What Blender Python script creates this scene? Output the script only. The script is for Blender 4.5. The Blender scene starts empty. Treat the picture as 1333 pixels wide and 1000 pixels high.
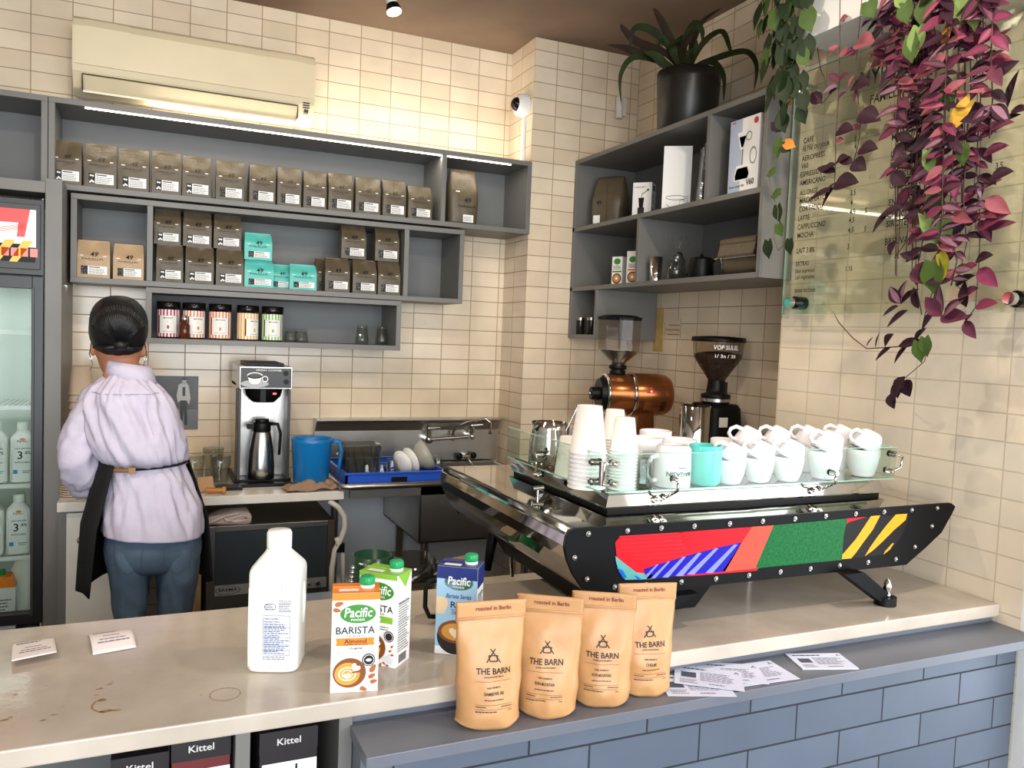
import bpy, math, random
from mathutils import Vector, Matrix, noise
random.seed(7)
S = bpy.context.scene
C = S.collection
PI = math.pi
# ---------------------------------------------------------------- camera
YAW, PITCH, ROLL, FPX = 0.419432, 0.0584837, 0.0393776, 1053.787
CY, SY, CP, SP = math.cos(YAW), math.sin(YAW), math.cos(PITCH), math.sin(PITCH)
FW = Vector((SY*CP, CY*CP, -SP)); RT0 = Vector((CY, -SY, 0)); UP0 = RT0.cross(FW)
CRT = RT0*math.cos(ROLL)+UP0*math.sin(ROLL); CUP = UP0*math.cos(ROLL)-RT0*math.sin(ROLL)
EYE = Vector((0, 0, 1.60))
cd = bpy.data.cameras.new('camera'); cam = bpy.data.objects.new('camera', cd); C.objects.link(cam)
cd.sensor_fit = 'HORIZONTAL'; cd.sensor_width = 36; cd.lens = FPX/1333*36; cd.clip_start = 0.05
cam.matrix_world = Matrix(((CRT.x, CUP.x, -FW.x, EYE.x), (CRT.y, CUP.y, -FW.y, EYE.y), (CRT.z, CUP.z, -FW.z, EYE.z), (0, 0, 0, 1)))
S.camera = cam
def U(u, v, x=None, y=None, z=None):
    """the point of a known plane of the room that a sight line meets (used to survey positions)"""
    d = FW + CRT*((u-666.5)/FPX) - CUP*((v-500)/FPX)
    if x is not None: return EYE+d*((x-EYE.x)/d.x)
    if y is not None: return EYE+d*((y-EYE.y)/d.y)
    return EYE+d*((z-EYE.z)/d.z)
# ---------------------------------------------------------------- world, lights, exposure
w = bpy.data.worlds.new('sky'); S.world = w; w.use_nodes = True
nt = w.node_tree; bg = nt.nodes['Background']
bg.inputs[0].default_value = (0.83, 0.91, 1.0, 1); bg.inputs[1].default_value = 1.7
S.view_settings.view_transform = 'Standard'; S.view_settings.look = 'None'
S.view_settings.gamma = 1; S.view_settings.exposure = 0.66
S.view_settings.use_curve_mapping = False
def area(name, loc, aim, sx, sy, power, col=(1, 1, 1)):
    l = bpy.data.lights.new(name, 'AREA'); l.shape = 'RECTANGLE'; l.size = sx; l.size_y = sy; l.energy = power; l.color = col
    o = bpy.data.objects.new(name, l); C.objects.link(o); o.location = loc
    o.rotation_euler = (Vector(aim)-Vector(loc)).to_track_quat('-Z', 'Y').to_euler(); return o
def spot(name, loc, aim, power, col, ang=60, size=0.03, blend=0.5):
    l = bpy.data.lights.new(name, 'SPOT'); l.energy = power; l.color = col; l.spot_size = math.radians(ang); l.spot_blend = blend; l.shadow_soft_size = size
    o = bpy.data.objects.new(name, l); C.objects.link(o); o.location = loc
    o.rotation_euler = (Vector(aim)-Vector(loc)).to_track_quat('-Z', 'Y').to_euler(); return o
area('shop_window_daylight', (0.3, -2.35, 1.7), (0.6, 3, 1.2), 4.0, 2.2, 120, (0.93, 0.97, 1.0))
area('side_door_daylight', (2.6, 0.35, 1.5), (0.6, 2.2, 1.0), 1.2, 2.0, 13, (0.95, 0.98, 1.0))
spot('track_spot_a', (0.0, 1.6, 2.95), (0.5, 3.5, 1.2), 34, (1, 0.86, 0.68), 110, 0.04, 0.9)
spot('track_spot_b', (1.3, 0.9, 2.95), (1.5, 2.6, 0.9), 40, (1, 0.86, 0.68), 110, 0.04, 0.9)
spot('track_spot_c', (0.75, 2.25, 2.95), (2.04, 1.5, 1.7), 26, (1, 0.88, 0.74), 80, 0.02, 0.8)
spot('track_spot_d', (-1.0, 1.2, 2.95), (-0.4, 2.2, 0.9), 40, (1, 0.84, 0.66), 110, 0.04, 0.9)

# ---------------------------------------------------------------- materials
def lin(c):
    c = c/255.0
    return c/12.92 if c <= 0.04045 else ((c+0.055)/1.055)**2.4
def rgb(c): return (lin(c[0]), lin(c[1]), lin(c[2]), 1)
MATS = {}
def mat(name, col=(200, 200, 200), rough=0.5, metal=0, var=0, vscale=8, bump=0, bscale=60, trans=0, ior=1.45, emit=0, ecol=None, coat=0, sss=0, spec=None):
    if name in MATS: return MATS[name]
    m = bpy.data.materials.new(name); m.use_nodes = True; MATS[name] = m
    n = m.node_tree.nodes; L = m.node_tree.links; b = n['Principled BSDF']
    b.inputs['Base Color'].default_value = rgb(col); b.inputs['Roughness'].default_value = rough; b.inputs['Metallic'].default_value = metal
    b.inputs['IOR'].default_value = ior
    if spec is not None: b.inputs['Specular IOR Level'].default_value = spec
    if trans: b.inputs['Transmission Weight'].default_value = trans
    if coat: b.inputs['Coat Weight'].default_value = coat; b.inputs['Coat Roughness'].default_value = 0.08
    if sss: b.inputs['Subsurface Weight'].default_value = sss; b.inputs['Subsurface Radius'].default_value = (0.01, 0.008, 0.006)
    if emit: b.inputs['Emission Color'].default_value = rgb(ecol or col); b.inputs['Emission Strength'].default_value = emit
    tc = n.new('ShaderNodeTexCoord')
    if var:
        nz = n.new('ShaderNodeTexNoise'); nz.inputs['Scale'].default_value = vscale; nz.inputs['Detail'].default_value = 5
        L.new(tc.outputs['Object'], nz.inputs['Vector'])
        mp = n.new('ShaderNodeMapRange'); mp.inputs[3].default_value = 1-var; mp.inputs[4].default_value = 1+var
        mp.inputs[1].default_value = 0.3; mp.inputs[2].default_value = 0.7
        L.new(nz.outputs['Fac'], mp.inputs[0])
        mx = n.new('ShaderNodeMix'); mx.data_type = 'RGBA'; mx.blend_type = 'MULTIPLY'; mx.inputs[0].default_value = 1
        mx.inputs[6].default_value = rgb(col); L.new(mp.outputs[0], mx.inputs[7]); L.new(mx.outputs[2], b.inputs['Base Color'])
    if bump:
        nb = n.new('ShaderNodeTexNoise'); nb.inputs['Scale'].default_value = bscale; nb.inputs['Detail'].default_value = 4
        L.new(tc.outputs['Object'], nb.inputs['Vector'])
        bp = n.new('ShaderNodeBump'); bp.inputs['Strength'].default_value = bump; bp.inputs['Distance'].default_value = 0.01
        L.new(nb.outputs['Fac'], bp.inputs['Height']); L.new(bp.outputs[0], b.inputs['Normal'])
    return m
def tile_mat(name, ax, w, h, c1, c2, cm, rough=0.16, off=(0, 0), mortar=0.0022, offset=0.0, bump=0.35, wob=0.25):
    """glazed tiles laid on a wall: ax 'x' runs along X, 'y' along Y; height is Z"""
    m = bpy.data.materials.new(name); m.use_nodes = True; MATS[name] = m
    n = m.node_tree.nodes; L = m.node_tree.links; b = n['Principled BSDF']
    tc = n.new('ShaderNodeTexCoord'); sp = n.new('ShaderNodeSeparateXYZ'); L.new(tc.outputs['Object'], sp.inputs[0])
    cb = n.new('ShaderNodeCombineXYZ'); L.new(sp.outputs[0 if ax == 'x' else 1], cb.inputs[0]); L.new(sp.outputs[2], cb.inputs[1])
    mp = n.new('ShaderNodeMapping'); mp.inputs[1].default_value = (-off[0], -off[1], 0); L.new(cb.outputs[0], mp.inputs[0])
    br = n.new('ShaderNodeTexBrick'); br.offset = offset; br.squash = 1
    br.inputs['Scale'].default_value = 1; br.inputs['Brick Width'].default_value = w; br.inputs['Row Height'].default_value = h
    br.inputs['Mortar Size'].default_value = mortar; br.inputs['Mortar Smooth'].default_value = 0.3; br.inputs['Bias'].default_value = 0
    br.inputs['Color1'].default_value = rgb(c1); br.inputs['Color2'].default_value = rgb(c2); br.inputs['Mortar'].default_value = rgb(cm)
    L.new(mp.outputs[0], br.inputs['Vector']); 
    nz = n.new('ShaderNodeTexNoise'); nz.inputs['Scale'].default_value = 5; nz.inputs['Detail'].default_value = 6; L.new(tc.outputs['Object'], nz.inputs['Vector'])
    mr = n.new('ShaderNodeMapRange'); mr.inputs[1].default_value = 0.3; mr.inputs[2].default_value = 0.7; mr.inputs[3].default_value = 0.9; mr.inputs[4].default_value = 1.06
    L.new(nz.outputs['Fac'], mr.inputs[0])
    mx = n.new('ShaderNodeMix'); mx.data_type = 'RGBA'; mx.blend_type = 'MULTIPLY'; mx.inputs[0].default_value = 1
    L.new(br.outputs['Color'], mx.inputs[6]); L.new(mr.outputs[0], mx.inputs[7]); L.new(mx.outputs[2], b.inputs['Base Color'])
    r2 = n.new('ShaderNodeMapRange'); r2.inputs[3].default_value = rough; r2.inputs[4].default_value = 0.8; L.new(br.outputs['Fac'], r2.inputs[0]); L.new(r2.outputs[0], b.inputs['Roughness'])
    n2 = n.new('ShaderNodeTexNoise'); n2.inputs['Scale'].default_value = 14; n2.inputs['Detail'].default_value = 2; L.new(tc.outputs['Object'], n2.inputs['Vector'])
    ma = n.new('ShaderNodeMath'); ma.operation = 'MULTIPLY'; ma.inputs[1].default_value = wob; L.new(n2.outputs['Fac'], ma.inputs[0])
    sb = n.new('ShaderNodeMath'); sb.operation = 'SUBTRACT'; L.new(ma.outputs[0], sb.inputs[0]); L.new(br.outputs['Fac'], sb.inputs[1])
    bp = n.new('ShaderNodeBump'); bp.inputs['Strength'].default_value = bump; bp.inputs['Distance'].default_value = 0.004
    L.new(sb.outputs[0], bp.inputs['Height']); L.new(bp.outputs[0], b.inputs['Normal'])
    return m
# ---------------------------------------------------------------- mesh builder
TXT = {}
def text_geo(s):
    if s in TXT: return TXT[s]
    cu = bpy.data.curves.new('t', 'FONT'); cu.body = s; cu.size = 1; cu.resolution_u = 2; cu.offset = .014
    o = bpy.data.objects.new('t', cu); me = bpy.data.meshes.new_from_object(o)
    vs = [v.co.copy() for v in me.vertices]; fs = [tuple(p.vertices) for p in me.polygons]
    bpy.data.objects.remove(o); bpy.data.curves.remove(cu); bpy.data.meshes.remove(me)
    if vs:
        x0 = min(v.x for v in vs); x1 = max(v.x for v in vs); y0 = min(v.y for v in vs); y1 = max(v.y for v in vs)
    else: x0 = x1 = y0 = y1 = 0
    TXT[s] = (vs, fs, x0, x1, y0, y1); return TXT[s]
class MB:
    def __init__(self): self.v = []; self.f = []; self.mi = []; self.sm = []; self.ms = []
    def midx(self, m):
        if m not in self.ms: self.ms.append(m)
        return self.ms.index(m)
    def add(self, vs, fs, m, smooth=False, M=None):
        o = len(self.v); k = self.midx(m)
        for p in vs:
            p = Vector(p); self.v.append(M@p if M is not None else p)
        for f in fs: self.f.append(tuple(i+o for i in f)); self.mi.append(k); self.sm.append(smooth)
        return self
    def box(self, lo, hi, m, M=None):
        x0, y0, z0 = lo; x1, y1, z1 = hi
        vs = [(x0, y0, z0), (x1, y0, z0), (x1, y1, z0), (x0, y1, z0), (x0, y0, z1), (x1, y0, z1), (x1, y1, z1), (x0, y1, z1)]
        return self.add(vs, [(0, 3, 2, 1), (4, 5, 6, 7), (0, 1, 5, 4), (1, 2, 6, 5), (2, 3, 7, 6), (3, 0, 4, 7)], m, False, M)
    def quad(self, pts, m): return self.add(pts, [tuple(range(len(pts)))], m)
    def prism(self, pts, a, b, m, ax='y', smooth=False, M=None):
        """closed 2-D outline swept along an axis; pts are (x,z) for ax y, (y,z) for ax x, (x,y) for ax z"""
        def P(p, t): return (p[0], t, p[1]) if ax == 'y' else ((t, p[0], p[1]) if ax == 'x' else (p[0], p[1], t))
        n = len(pts); vs = [P(p, a) for p in pts]+[P(p, b) for p in pts]
        self.add(vs, [(i, (i+1) % n, n+(i+1) % n, n+i) for i in range(n)], m, smooth, M)
        self.add([P(p, a) for p in pts], [tuple(range(n))], m, False, M)
        return self.add([P(p, b) for p in pts], [tuple(range(n-1, -1, -1))], m, False, M)
    def lathe(self, prof, m, c=(0, 0, 0), seg=28, M=None, ax='z', smooth=True, cap=True, a0=0, a1=2*PI, rx=1, ry=1):
        vs = []; full = abs(a1-a0-2*PI) < 1e-6; k = seg if full else seg+1
        for (r, z) in prof:
            for i in range(k):
                a = a0+(a1-a0)*i/seg; p = (r*rx*math.cos(a), r*ry*math.sin(a), z)
                if ax == 'x': p = (p[2], p[0], p[1])
                elif ax == 'y': p = (p[0], p[2], p[1])
                vs.append((p[0]+c[0], p[1]+c[1], p[2]+c[2]))
        fs = []
        for j in range(len(prof)-1):
            for i in range(seg):
                i2 = (i+1) % k
                fs.append((j*k+i, j*k+i2, (j+1)*k+i2, (j+1)*k+i))
        self.add(vs, fs, m, smooth, M)
        if cap and full:
            for j, rv in ((0, True), (len(prof)-1, False)):
                if prof[j][0] > 1e-5:
                    ids = vs[j*k:(j+1)*k]; f = tuple(range(k)); self.add(ids, [f[::-1] if rv else f], m, False, M)
        return self
    def cyl(self, a, b, r, m, seg=16, r2=None, smooth=True):
        a = Vector(a); b = Vector(b); d = b-a; q = d.to_track_quat('Z', 'Y').to_matrix().to_4x4(); M = Matrix.Translation(a)@q
        return self.lathe([(r, 0), (r if r2 is None else r2, d.length)], m, seg=seg, M=M, smooth=smooth)
    def tube(self, pts, r, m, seg=10, smooth=True, flat=1.0, cap=True):
        pts = [Vector(p) for p in pts]; n = len(pts); vs = []; rr = r if isinstance(r, (list, tuple)) else [r]*n
        t0 = (pts[1]-pts[0]).normalized(); nrm = t0.orthogonal().normalized()
        for i in range(n):
            t = (pts[min(i+1, n-1)]-pts[max(i-1, 0)]).normalized()
            nrm = (nrm-t*nrm.dot(t)); nrm = nrm.normalized() if nrm.length > 1e-6 else t.orthogonal().normalized()
            bn = t.cross(nrm)
            for k in range(seg):
                a = 2*PI*k/seg; vs.append(pts[i]+(nrm*math.cos(a)+bn*math.sin(a)*flat)*rr[i])
        fs = [(i*seg+k, i*seg+(k+1) % seg, (i+1)*seg+(k+1) % seg, (i+1)*seg+k) for i in range(n-1) for k in range(seg)]
        if cap: fs += [tuple(range(seg-1, -1, -1)), tuple((n-1)*seg+k for k in range(seg))]
        return self.add(vs, fs, m, smooth)
    def loft(self, rings, m, smooth=True, closed=True, caps=True, M=None):
        k = len(rings[0]); vs = [p for r in rings for p in r]; e = k if closed else k-1
        fs = [(j*k+i, j*k+(i+1) % k, (j+1)*k+(i+1) % k, (j+1)*k+i) for j in range(len(rings)-1) for i in range(e)]
        if caps: fs += [tuple(range(k-1, -1, -1)), tuple((len(rings)-1)*k+i for i in range(k))]
        return self.add(vs, fs, m, smooth, M)
    def grid(self, fn, nu, nv, m, smooth=True, M=None):
        vs = [fn(i/nu, j/nv) for j in range(nv+1) for i in range(nu+1)]
        fs = [(j*(nu+1)+i, j*(nu+1)+i+1, (j+1)*(nu+1)+i+1, (j+1)*(nu+1)+i) for j in range(nv) for i in range(nu)]
        return self.add(vs, fs, m, smooth, M)
    def sphere(self, c, r, m, seg=16, rings=10, sz=1, M=None):
        prof = [(max(1e-6, r*math.sin(PI*j/rings)), -r*sz*math.cos(PI*j/rings)) for j in range(rings+1)]
        return self.lathe(prof, m, c=c, seg=seg, M=M, cap=False)
    def text(self, s, fn, cx, cy, m, h=None, w=None, align='c', shear=0):
        """lettering: fn maps (x, y) of the surface to 3-D"""
        vs, fs, x0, x1, y0, y1 = text_geo(s)
        if not vs: return self
        if h is None: h = w*(y1-y0)/(x1-x0)
        sy = h/(y1-y0); sx = sy if w is None else w/(x1-x0)
        ox = cx-(x1+x0)/2*sx if align == 'c' else (cx-x0*sx if align == 'l' else cx-x1*sx)
        return self.add([fn(ox+v.x*sx+shear*(v.y-y0)*sy, cy+(v.y-(y0+y1)/2)*sy) for v in vs], fs, m)
    def patch(self, fn, x0, x1, y0, y1, m, nx=1, ny=1):
        return self.grid(lambda a, b: fn(x0+(x1-x0)*a, y0+(y1-y0)*b), nx, ny, m, False)
    def poly(self, fn, pts, m):
        return self.add([fn(*p) for p in pts], [tuple(range(len(pts)))], m)
    def disc(self, fn, cx, cy, r, m, seg=24, ry=None, r0=0):
        ry = r if ry is None else ry
        if r0: 
            k = r0/r; vs = [fn(cx+r*q*math.cos(2*PI*i/seg), cy+ry*q*math.sin(2*PI*i/seg)) for q in (k, 1) for i in range(seg)]
            return self.add(vs, [(i, (i+1) % seg, seg+(i+1) % seg, seg+i) for i in range(seg)], m)
        return self.add([fn(cx+r*math.cos(2*PI*i/seg), cy+ry*math.sin(2*PI*i/seg)) for i in range(seg)], [tuple(range(seg))], m)
    def lines(self, fn, x0, x1, y0, y1, n, m, th=0.4, jitter=0.3, words=True):
        """a block of fine print drawn as short bars"""
        R = random.Random(int((x0*7+y0*13)*1e4) & 0xffff)
        for i in range(n):
            yy = y1-(y1-y0)*(i+0.5)/n; hh = (y1-y0)/n*th/2; x = x0; xe = x1-(x1-x0)*jitter*R.random()
            while x < xe:
                wl = (x1-x0)*(0.08+0.12*R.random()) if words else (xe-x0); x2 = min(x+wl, xe)
                self.patch(fn, x, x2, yy-hh, yy+hh, m); x = x2+(x1-x0)*0.025
        return self
    def build(self, name, parent=None, bevel=0, solid=0, sub=0, auto=True, seg=2):
        me = bpy.data.meshes.new(name); me.from_pydata([tuple(p) for p in self.v], [], self.f)
        for m in self.ms: me.materials.append(m)
        me.polygons.foreach_set('material_index', self.mi); me.polygons.foreach_set('use_smooth', self.sm); me.update()
        o = bpy.data.objects.new(name, me); C.objects.link(o)
        if parent is not None: o.parent = parent
        if solid: md = o.modifiers.new('thickness', 'SOLIDIFY'); md.thickness = solid; md.offset = 0
        if sub: md = o.modifiers.new('smooth', 'SUBSURF'); md.levels = sub; md.render_levels = sub
        if bevel: md = o.modifiers.new('edges', 'BEVEL'); md.width = bevel; md.segments = seg; md.limit_method = 'ANGLE'; md.angle_limit = 0.6; md.harden_normals = False
        return o
def tag(o, label, cat, group=None, kind=None):
    if label: o['label'] = label
    if cat: o['category'] = cat
    if group: o['group'] = group
    if kind: o['kind'] = kind
    return o
def thing(name, label, cat, loc=(0, 0, 0), rz=0, group=None):
    o = bpy.data.objects.new(name, None); C.objects.link(o); o.empty_display_size = 0.05
    o.location = loc; o.rotation_euler = (0, 0, rz); return tag(o, label, cat, group)
def struct(o): o['kind'] = 'structure'; return o
def dup(root, loc, rz, label, group=None, rot=None):
    r = root.copy(); C.objects.link(r); r.location = loc; r.rotation_euler = rot or (0, 0, rz); r['label'] = label
    if group: r['group'] = group
    for ch in list(root.children):
        c = ch.copy(); C.objects.link(c); c.parent = r
        for g in list(ch.children):
            e = g.copy(); C.objects.link(e); e.parent = c
    return r
def XZ(y, d=-1): return lambda a, b: (a, y, b)
def rrect(x0, x1, y0, y1, r, n=5):
    pts = []
    for cx, cy, a in ((x1-r, y1-r, 0), (x0+r, y1-r, PI/2), (x0+r, y0+r, PI), (x1-r, y0+r, 1.5*PI)):
        for i in range(n+1): t = a+PI/2*i/n; pts.append((cx+r*math.cos(t), cy+r*math.sin(t)))
    return pts
def ordn(i): return ['first', 'second', 'third', 'fourth', 'fifth', 'sixth', 'seventh', 'eighth', 'ninth', 'tenth', 'eleventh', 'twelfth', 'thirteenth'][i]
# ================================================================ ROOM
WB, WP, XP, XN, XM, YC, ZC = 3.88, 3.60, 1.66, 2.245, 2.04, 2.25, 3.035
T1, T2, TM = (230, 213, 187), (218, 198, 170), (160, 136, 108)
t_back = tile_mat('glazed_tiles_back', 'x', .1498, .0753, T1, T2, TM, off=(.134, .041))
t_pil = tile_mat('glazed_tiles_pillar', 'x', .1400, .0753, T1, T2, TM, off=(.10, .041))
t_side = tile_mat('glazed_tiles_pillar_side', 'y', .15, .0753, T1, T2, TM, off=(.0, .041))
t_niche = tile_mat('glazed_tiles_niche', 'y', .147, .0735, T1, T2, TM, off=(.07, .0))
t_menu = tile_mat('glazed_tiles_menu_wall', 'y', .1415, .0743, T1, (218, 206, 186), (196, 180, 154), off=(.124, .038))
white_paint = mat('white_painted_trim', (225, 224, 220), 0.5, var=.04)
m = MB(); m.box((-3, WB, 0), (XP, WB+.1, ZC), t_back); struct(m.build('wall_back'))
m = MB(); m.box((XP, WP, 0), (2.6, WB+.1, ZC), t_pil)
m.add([(XP-.0005, WP, 0), (XP-.0005, WB, 0), (XP-.0005, WB, ZC), (XP-.0005, WP, ZC)], [(0, 1, 2, 3)], t_side)
struct(m.build('wall_pillar'))
m = MB(); m.box((XN, YC, 0), (XN+.1, WP, ZC), t_niche); struct(m.build('wall_right'))
m = MB(); m.box((XM, 1.32, 0), (XM+.25, YC, ZC), t_menu); struct(m.build('wall_menu'))
m = MB(); m.box((-3, -2.5, ZC), (3.2, 4.0, ZC+.1), mat('brown_ceiling_paint', (126, 104, 86), .85, var=.2, vscale=2.2)); struct(m.build('ceiling'))
m = MB(); m.box((-3, -2.5, -.1), (3.2, 4.0, 0), mat('dark_floor', (92, 84, 76), .5, var=.15)); struct(m.build('floor'))
m = MB(); m.box((-3.1, -2.5, 0), (-3, 4, ZC), mat('plain_wall_paint', (196, 188, 176), .7)); struct(m.build('wall_left'))
# storefront behind the viewer: piers, sill and header round open daylight
m = MB(); pw = mat('storefront_wood', (80, 70, 62), .5)
m.box((-3, -2.5, 2.75), (3.2, -2.42, ZC), pw); m.box((-3, -2.5, 0), (3.2, -2.42, .35), pw)
for x in (-3, -1.3, .4, 2.1, 3.05): m.box((x, -2.5, .35), (x+.09, -2.42, 2.75), pw)
struct(m.build('window_1'))
m = MB(); m.box((XM, 1.255, 0), (XM+.3, 1.32, ZC), white_paint); struct(m.build('trim_1'))
m = MB(); m.box((2.9, -2.5, 0), (3.0, -.6, ZC), MATS['plain_wall_paint']); struct(m.build('wall_side'))

# ---------------------------------------------------------------- bar front
ZT, YF, YB, ZL = .9505, 1.376, 1.928, .90
stone = mat('worn_stone_counter', (184, 172, 158), .13, var=.13, vscale=7, bump=.05, bscale=30)
grey = mat('grey_painted_wood', (112, 110, 106), .42, var=.05, vscale=5)
grey_in = mat('grey_painted_wood_inside', (104, 105, 104), .5, var=.08, vscale=3)
bluegrey = mat('blue_grey_paint', (100, 103, 112), .35, var=.08, vscale=5)
t_block = tile_mat('blue_grey_block_wall', 'x', .262, .0815, (92, 101, 116), (83, 92, 107), (34, 37, 44), rough=.4, offset=.5, mortar=.0025, bump=.6)
m = MB(); m.box((-1.2, YF, ZT-.032), (XM-.002, YB, ZT), stone)
brown = mat('dried_coffee_stain', (150, 112, 66), .45)
def onc(u, v): p = U(u, v, z=ZT); return (p.x, p.y)
def ringst(cx, cy, r, w, a0=0, a1=2*PI, n=40, rg=random.Random(3)):
    vs = []
    for i in range(n+1):
        a = a0+(a1-a0)*i/n; ww = w*(.4+.9*rg.random()); rr = r*(1+.03*rg.random())
        vs += [(cx+(rr-ww)*math.cos(a), cy+(rr-ww)*math.sin(a), ZT+.0003), (cx+rr*math.cos(a), cy+rr*math.sin(a), ZT+.0003)]
    m.add(vs, [(2*i, 2*i+1, 2*i+3, 2*i+2) for i in range(n)], brown)
c = onc(293, 904); ringst(c[0], c[1], .026, .0015)
c = onc(136, 918); ringst(c[0]+.01, c[1], .03, .003, 2.0, 4.4, 26)
for (u, v, r) in ((20, 905, .004), (82, 920, .003), (70, 931, .006), (56, 938, .005), (158, 905, .002), (262, 905, .003), (250, 885, .002), (126, 905, .004), (146, 888, .003), (131, 897, .007), (143, 891, .005), (139, 926, .012), (150, 925, .008), (5, 938, .007), (14, 934, .005), (132, 912, .008), (232, 896, .002), (60, 893, .003)):
    c = onc(u, v); rg = random.Random(u); pts = [(c[0]+r*(.5+.8*rg.random())*math.cos(a*PI/5), c[1]+r*.5*(.4+.9*rg.random())*math.sin(a*PI/5), ZT+.0003) for a in range(10)]
    m.add(pts, [tuple(range(10))], brown)
tag(m.build('bar_counter', bevel=.003), 'pale worn stone counter top with coffee stains running across the foreground', 'counter')
# ledge in front of it
xl = U(477, 987, z=ZL).x
m = MB(); m.box((xl, 1.265, ZL-.022), (2.40, YF+.02, ZL), bluegrey); m.box((xl, YF+.02, ZL-.02), (XM-.002, YF+.04, ZT-.033), bluegrey); tag(m.build('customer_ledge', bevel=.0015), 'blue grey painted wooden ledge holding kraft bags and leaflets below the stone counter', 'shelf')
m = MB(); m.box((xl+.005, 1.325, 0), (XM+.0, 1.40, ZL-.022), t_block); struct(m.build('wall_bar_front'))
# open cabinet under the counter at the left (holds the tea boxes)
cab = thing('open_bar_cabinet', 'grey open-fronted cabinet under the stone counter holding tea boxes', 'cabinet', (0, 0, 0))
xd = U(315, 965, y=1.40).x
m = MB()
m.box((-1.2, 1.86, 0), (xl, 1.88, ZT-.032), grey_in); m.box((-1.2, 1.40, .30), (xl, 1.86, .32), grey_in)
m.build('carcass', cab)
for x in (-.9, -.45, xd-.012, xl-.02):
    m = MB(); m.box((x, 1.385, 0), (x+.024, 1.86, ZT-.033), grey); m.build('divider', cab, bevel=.001)
# ================================================================ WALL SHELVES
def frame_unit(name, label, x0, x1, z0, z1, yf, yb, divs=(), shelves=(), t=.02, back=True, front_t=None):
    o = thing(name, label, 'shelf', (0, 0, 0))
    m = MB(); m.box((x0, yf, z1-t), (x1, yb, z1), grey); m.build('top_board', o, bevel=.001)
    m = MB(); m.box((x0, yf, z0), (x1, yb, z0+t), grey); m.build('bottom_board', o, bevel=.001)
    for x in (x0, x1-t):
        m = MB(); m.box((x, yf+.0005, z0+t), (x+t, yb, z1-t), grey); m.build('side_board', o, bevel=.001)
    for x in divs:
        m = MB(); m.box((x-t/2, yf+.0005, z0+t), (x+t/2, yb, z1-t), grey); m.build('divider', o, bevel=.001)
    m = MB(); m.box((x0+t, yb-.006, z0+t), (x1-t, yb, z1-t), grey_in); m.build('back_board', o)
    return o
Y0 = 3.595
zT0, zT1 = 2.098, 2.445
frame_unit('wall_shelf', 'long grey wall shelf with a row of brown coffee bags under the air conditioner', -.372, 1.664, zT0, zT1, Y0, WB-.001, [U(578, 240, y=Y0).x], t=.022)
frame_unit('wall_shelf', 'grey wall shelf over the fridge with empty space, left of the long top shelf', -1.2, -.374, zT0, zT1, Y0, WB-.001, t=.022)
frame_unit('wall_shelf', 'grey middle wall shelf with stacked brown and teal coffee bags', -.296, 1.335, 1.745, 2.090, Y0+.012, WB-.001, [U(195, 320, y=Y0).x, U(530, 340, y=Y0).x], t=.022)
frame_unit('wall_shelf', 'grey bottom wall shelf with striped tea tins and drinking glasses', -.026, 1.04, 1.515, 1.742, Y0+.012, WB-.001, t=.022)
# right shelf: runs along the side wall
XF = 1.90
rs = thing('wall_shelf', 'grey shelf on the right wall under the black plant pot', 'shelf', (0, 0, 0))
def bx(name, lo, hi, mt=grey): m = MB(); m.box(lo, hi, mt); return m.build(name, rs, bevel=.001)
t = .02; RY0, RY1 = 2.215, 3.598; RZ1 = 2.478; RZm = U(870, 269.5, x=XF).z; RZ0 = 1.836
bx('top_board', (XF, RY0, RZ1-t), (XN-.001, RY1, RZ1)); bx('middle_board', (XF, RY0, RZm-t), (XN-.001, RY1, RZm)); bx('bottom_board', (XF, RY0, RZ0), (XN-.001, RY1, RZ0+t))
m = MB(); m.box((XF-.0005, RY0-.0005, RZ0), (XM-.001, RY0+t, RZ1+.001), grey); m.build('side_board', rs, bevel=.001)
m = MB(); m.box((XF, RY1-t, 1.604), (XN-.001, RY1, RZ1-t), grey); m.build('side_board', rs, bevel=.001)
yd1 = U(921, 200, x=XF).y; yd2 = U(829, 330, x=XF).y; yd3 = U(775, 430, x=XF).y
bx('divider', (XF, yd1-t/2, RZm), (XN-.01, yd1+t/2, RZ1-t)); bx('divider', (XF, yd2-t/2, RZ0+t), (XN-.01, yd2+t/2, RZm-t))
bx('side_board', (XF, yd3, 1.604), (XN-.01, yd3+t, RZ0)); bx('bottom_board', (XF, yd3+t, 1.604), (XN-.01, RY1-t, 1.604+t))
bx('back_board', (XN-.008, YC, RZ0+t), (XN-.001, RY1-t, RZ1-t), grey_in); bx('back_board', (XN-.008, yd3+t, 1.624), (XN-.001, RY1-t, RZ0), grey_in)
# LED strips on the top shelf
led = mat('led_strip_glow', (255, 244, 225), .5, emit=9)
def strip(name, label, lo, hi, power, up):
    m = MB(); m.box(lo, hi, led); o = m.build(name); tag(o, label, 'light strip')
    l = area(name+'_light', ((lo[0]+hi[0])/2, (lo[1]+hi[1])/2, hi[2]+.008 if up else lo[2]-.008), (0, 0, 0), hi[0]-lo[0], .015, power, (1, .92, .78))
    l.rotation_euler = (PI if up else 0, 0, 0); return o
strip('led_strip', 'thin white light strip under the front edge of the long top shelf', (-.25, Y0+.014, zT1-.026), (1.56, Y0+.020, zT1-.0225), 2.0, False)
strip('led_strip', 'thin light strip lying on top of the long top shelf below the air conditioner', (.0, Y0+.12, zT1+.0005), (1.6, Y0+.13, zT1+.004), 3.5, True)
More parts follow.
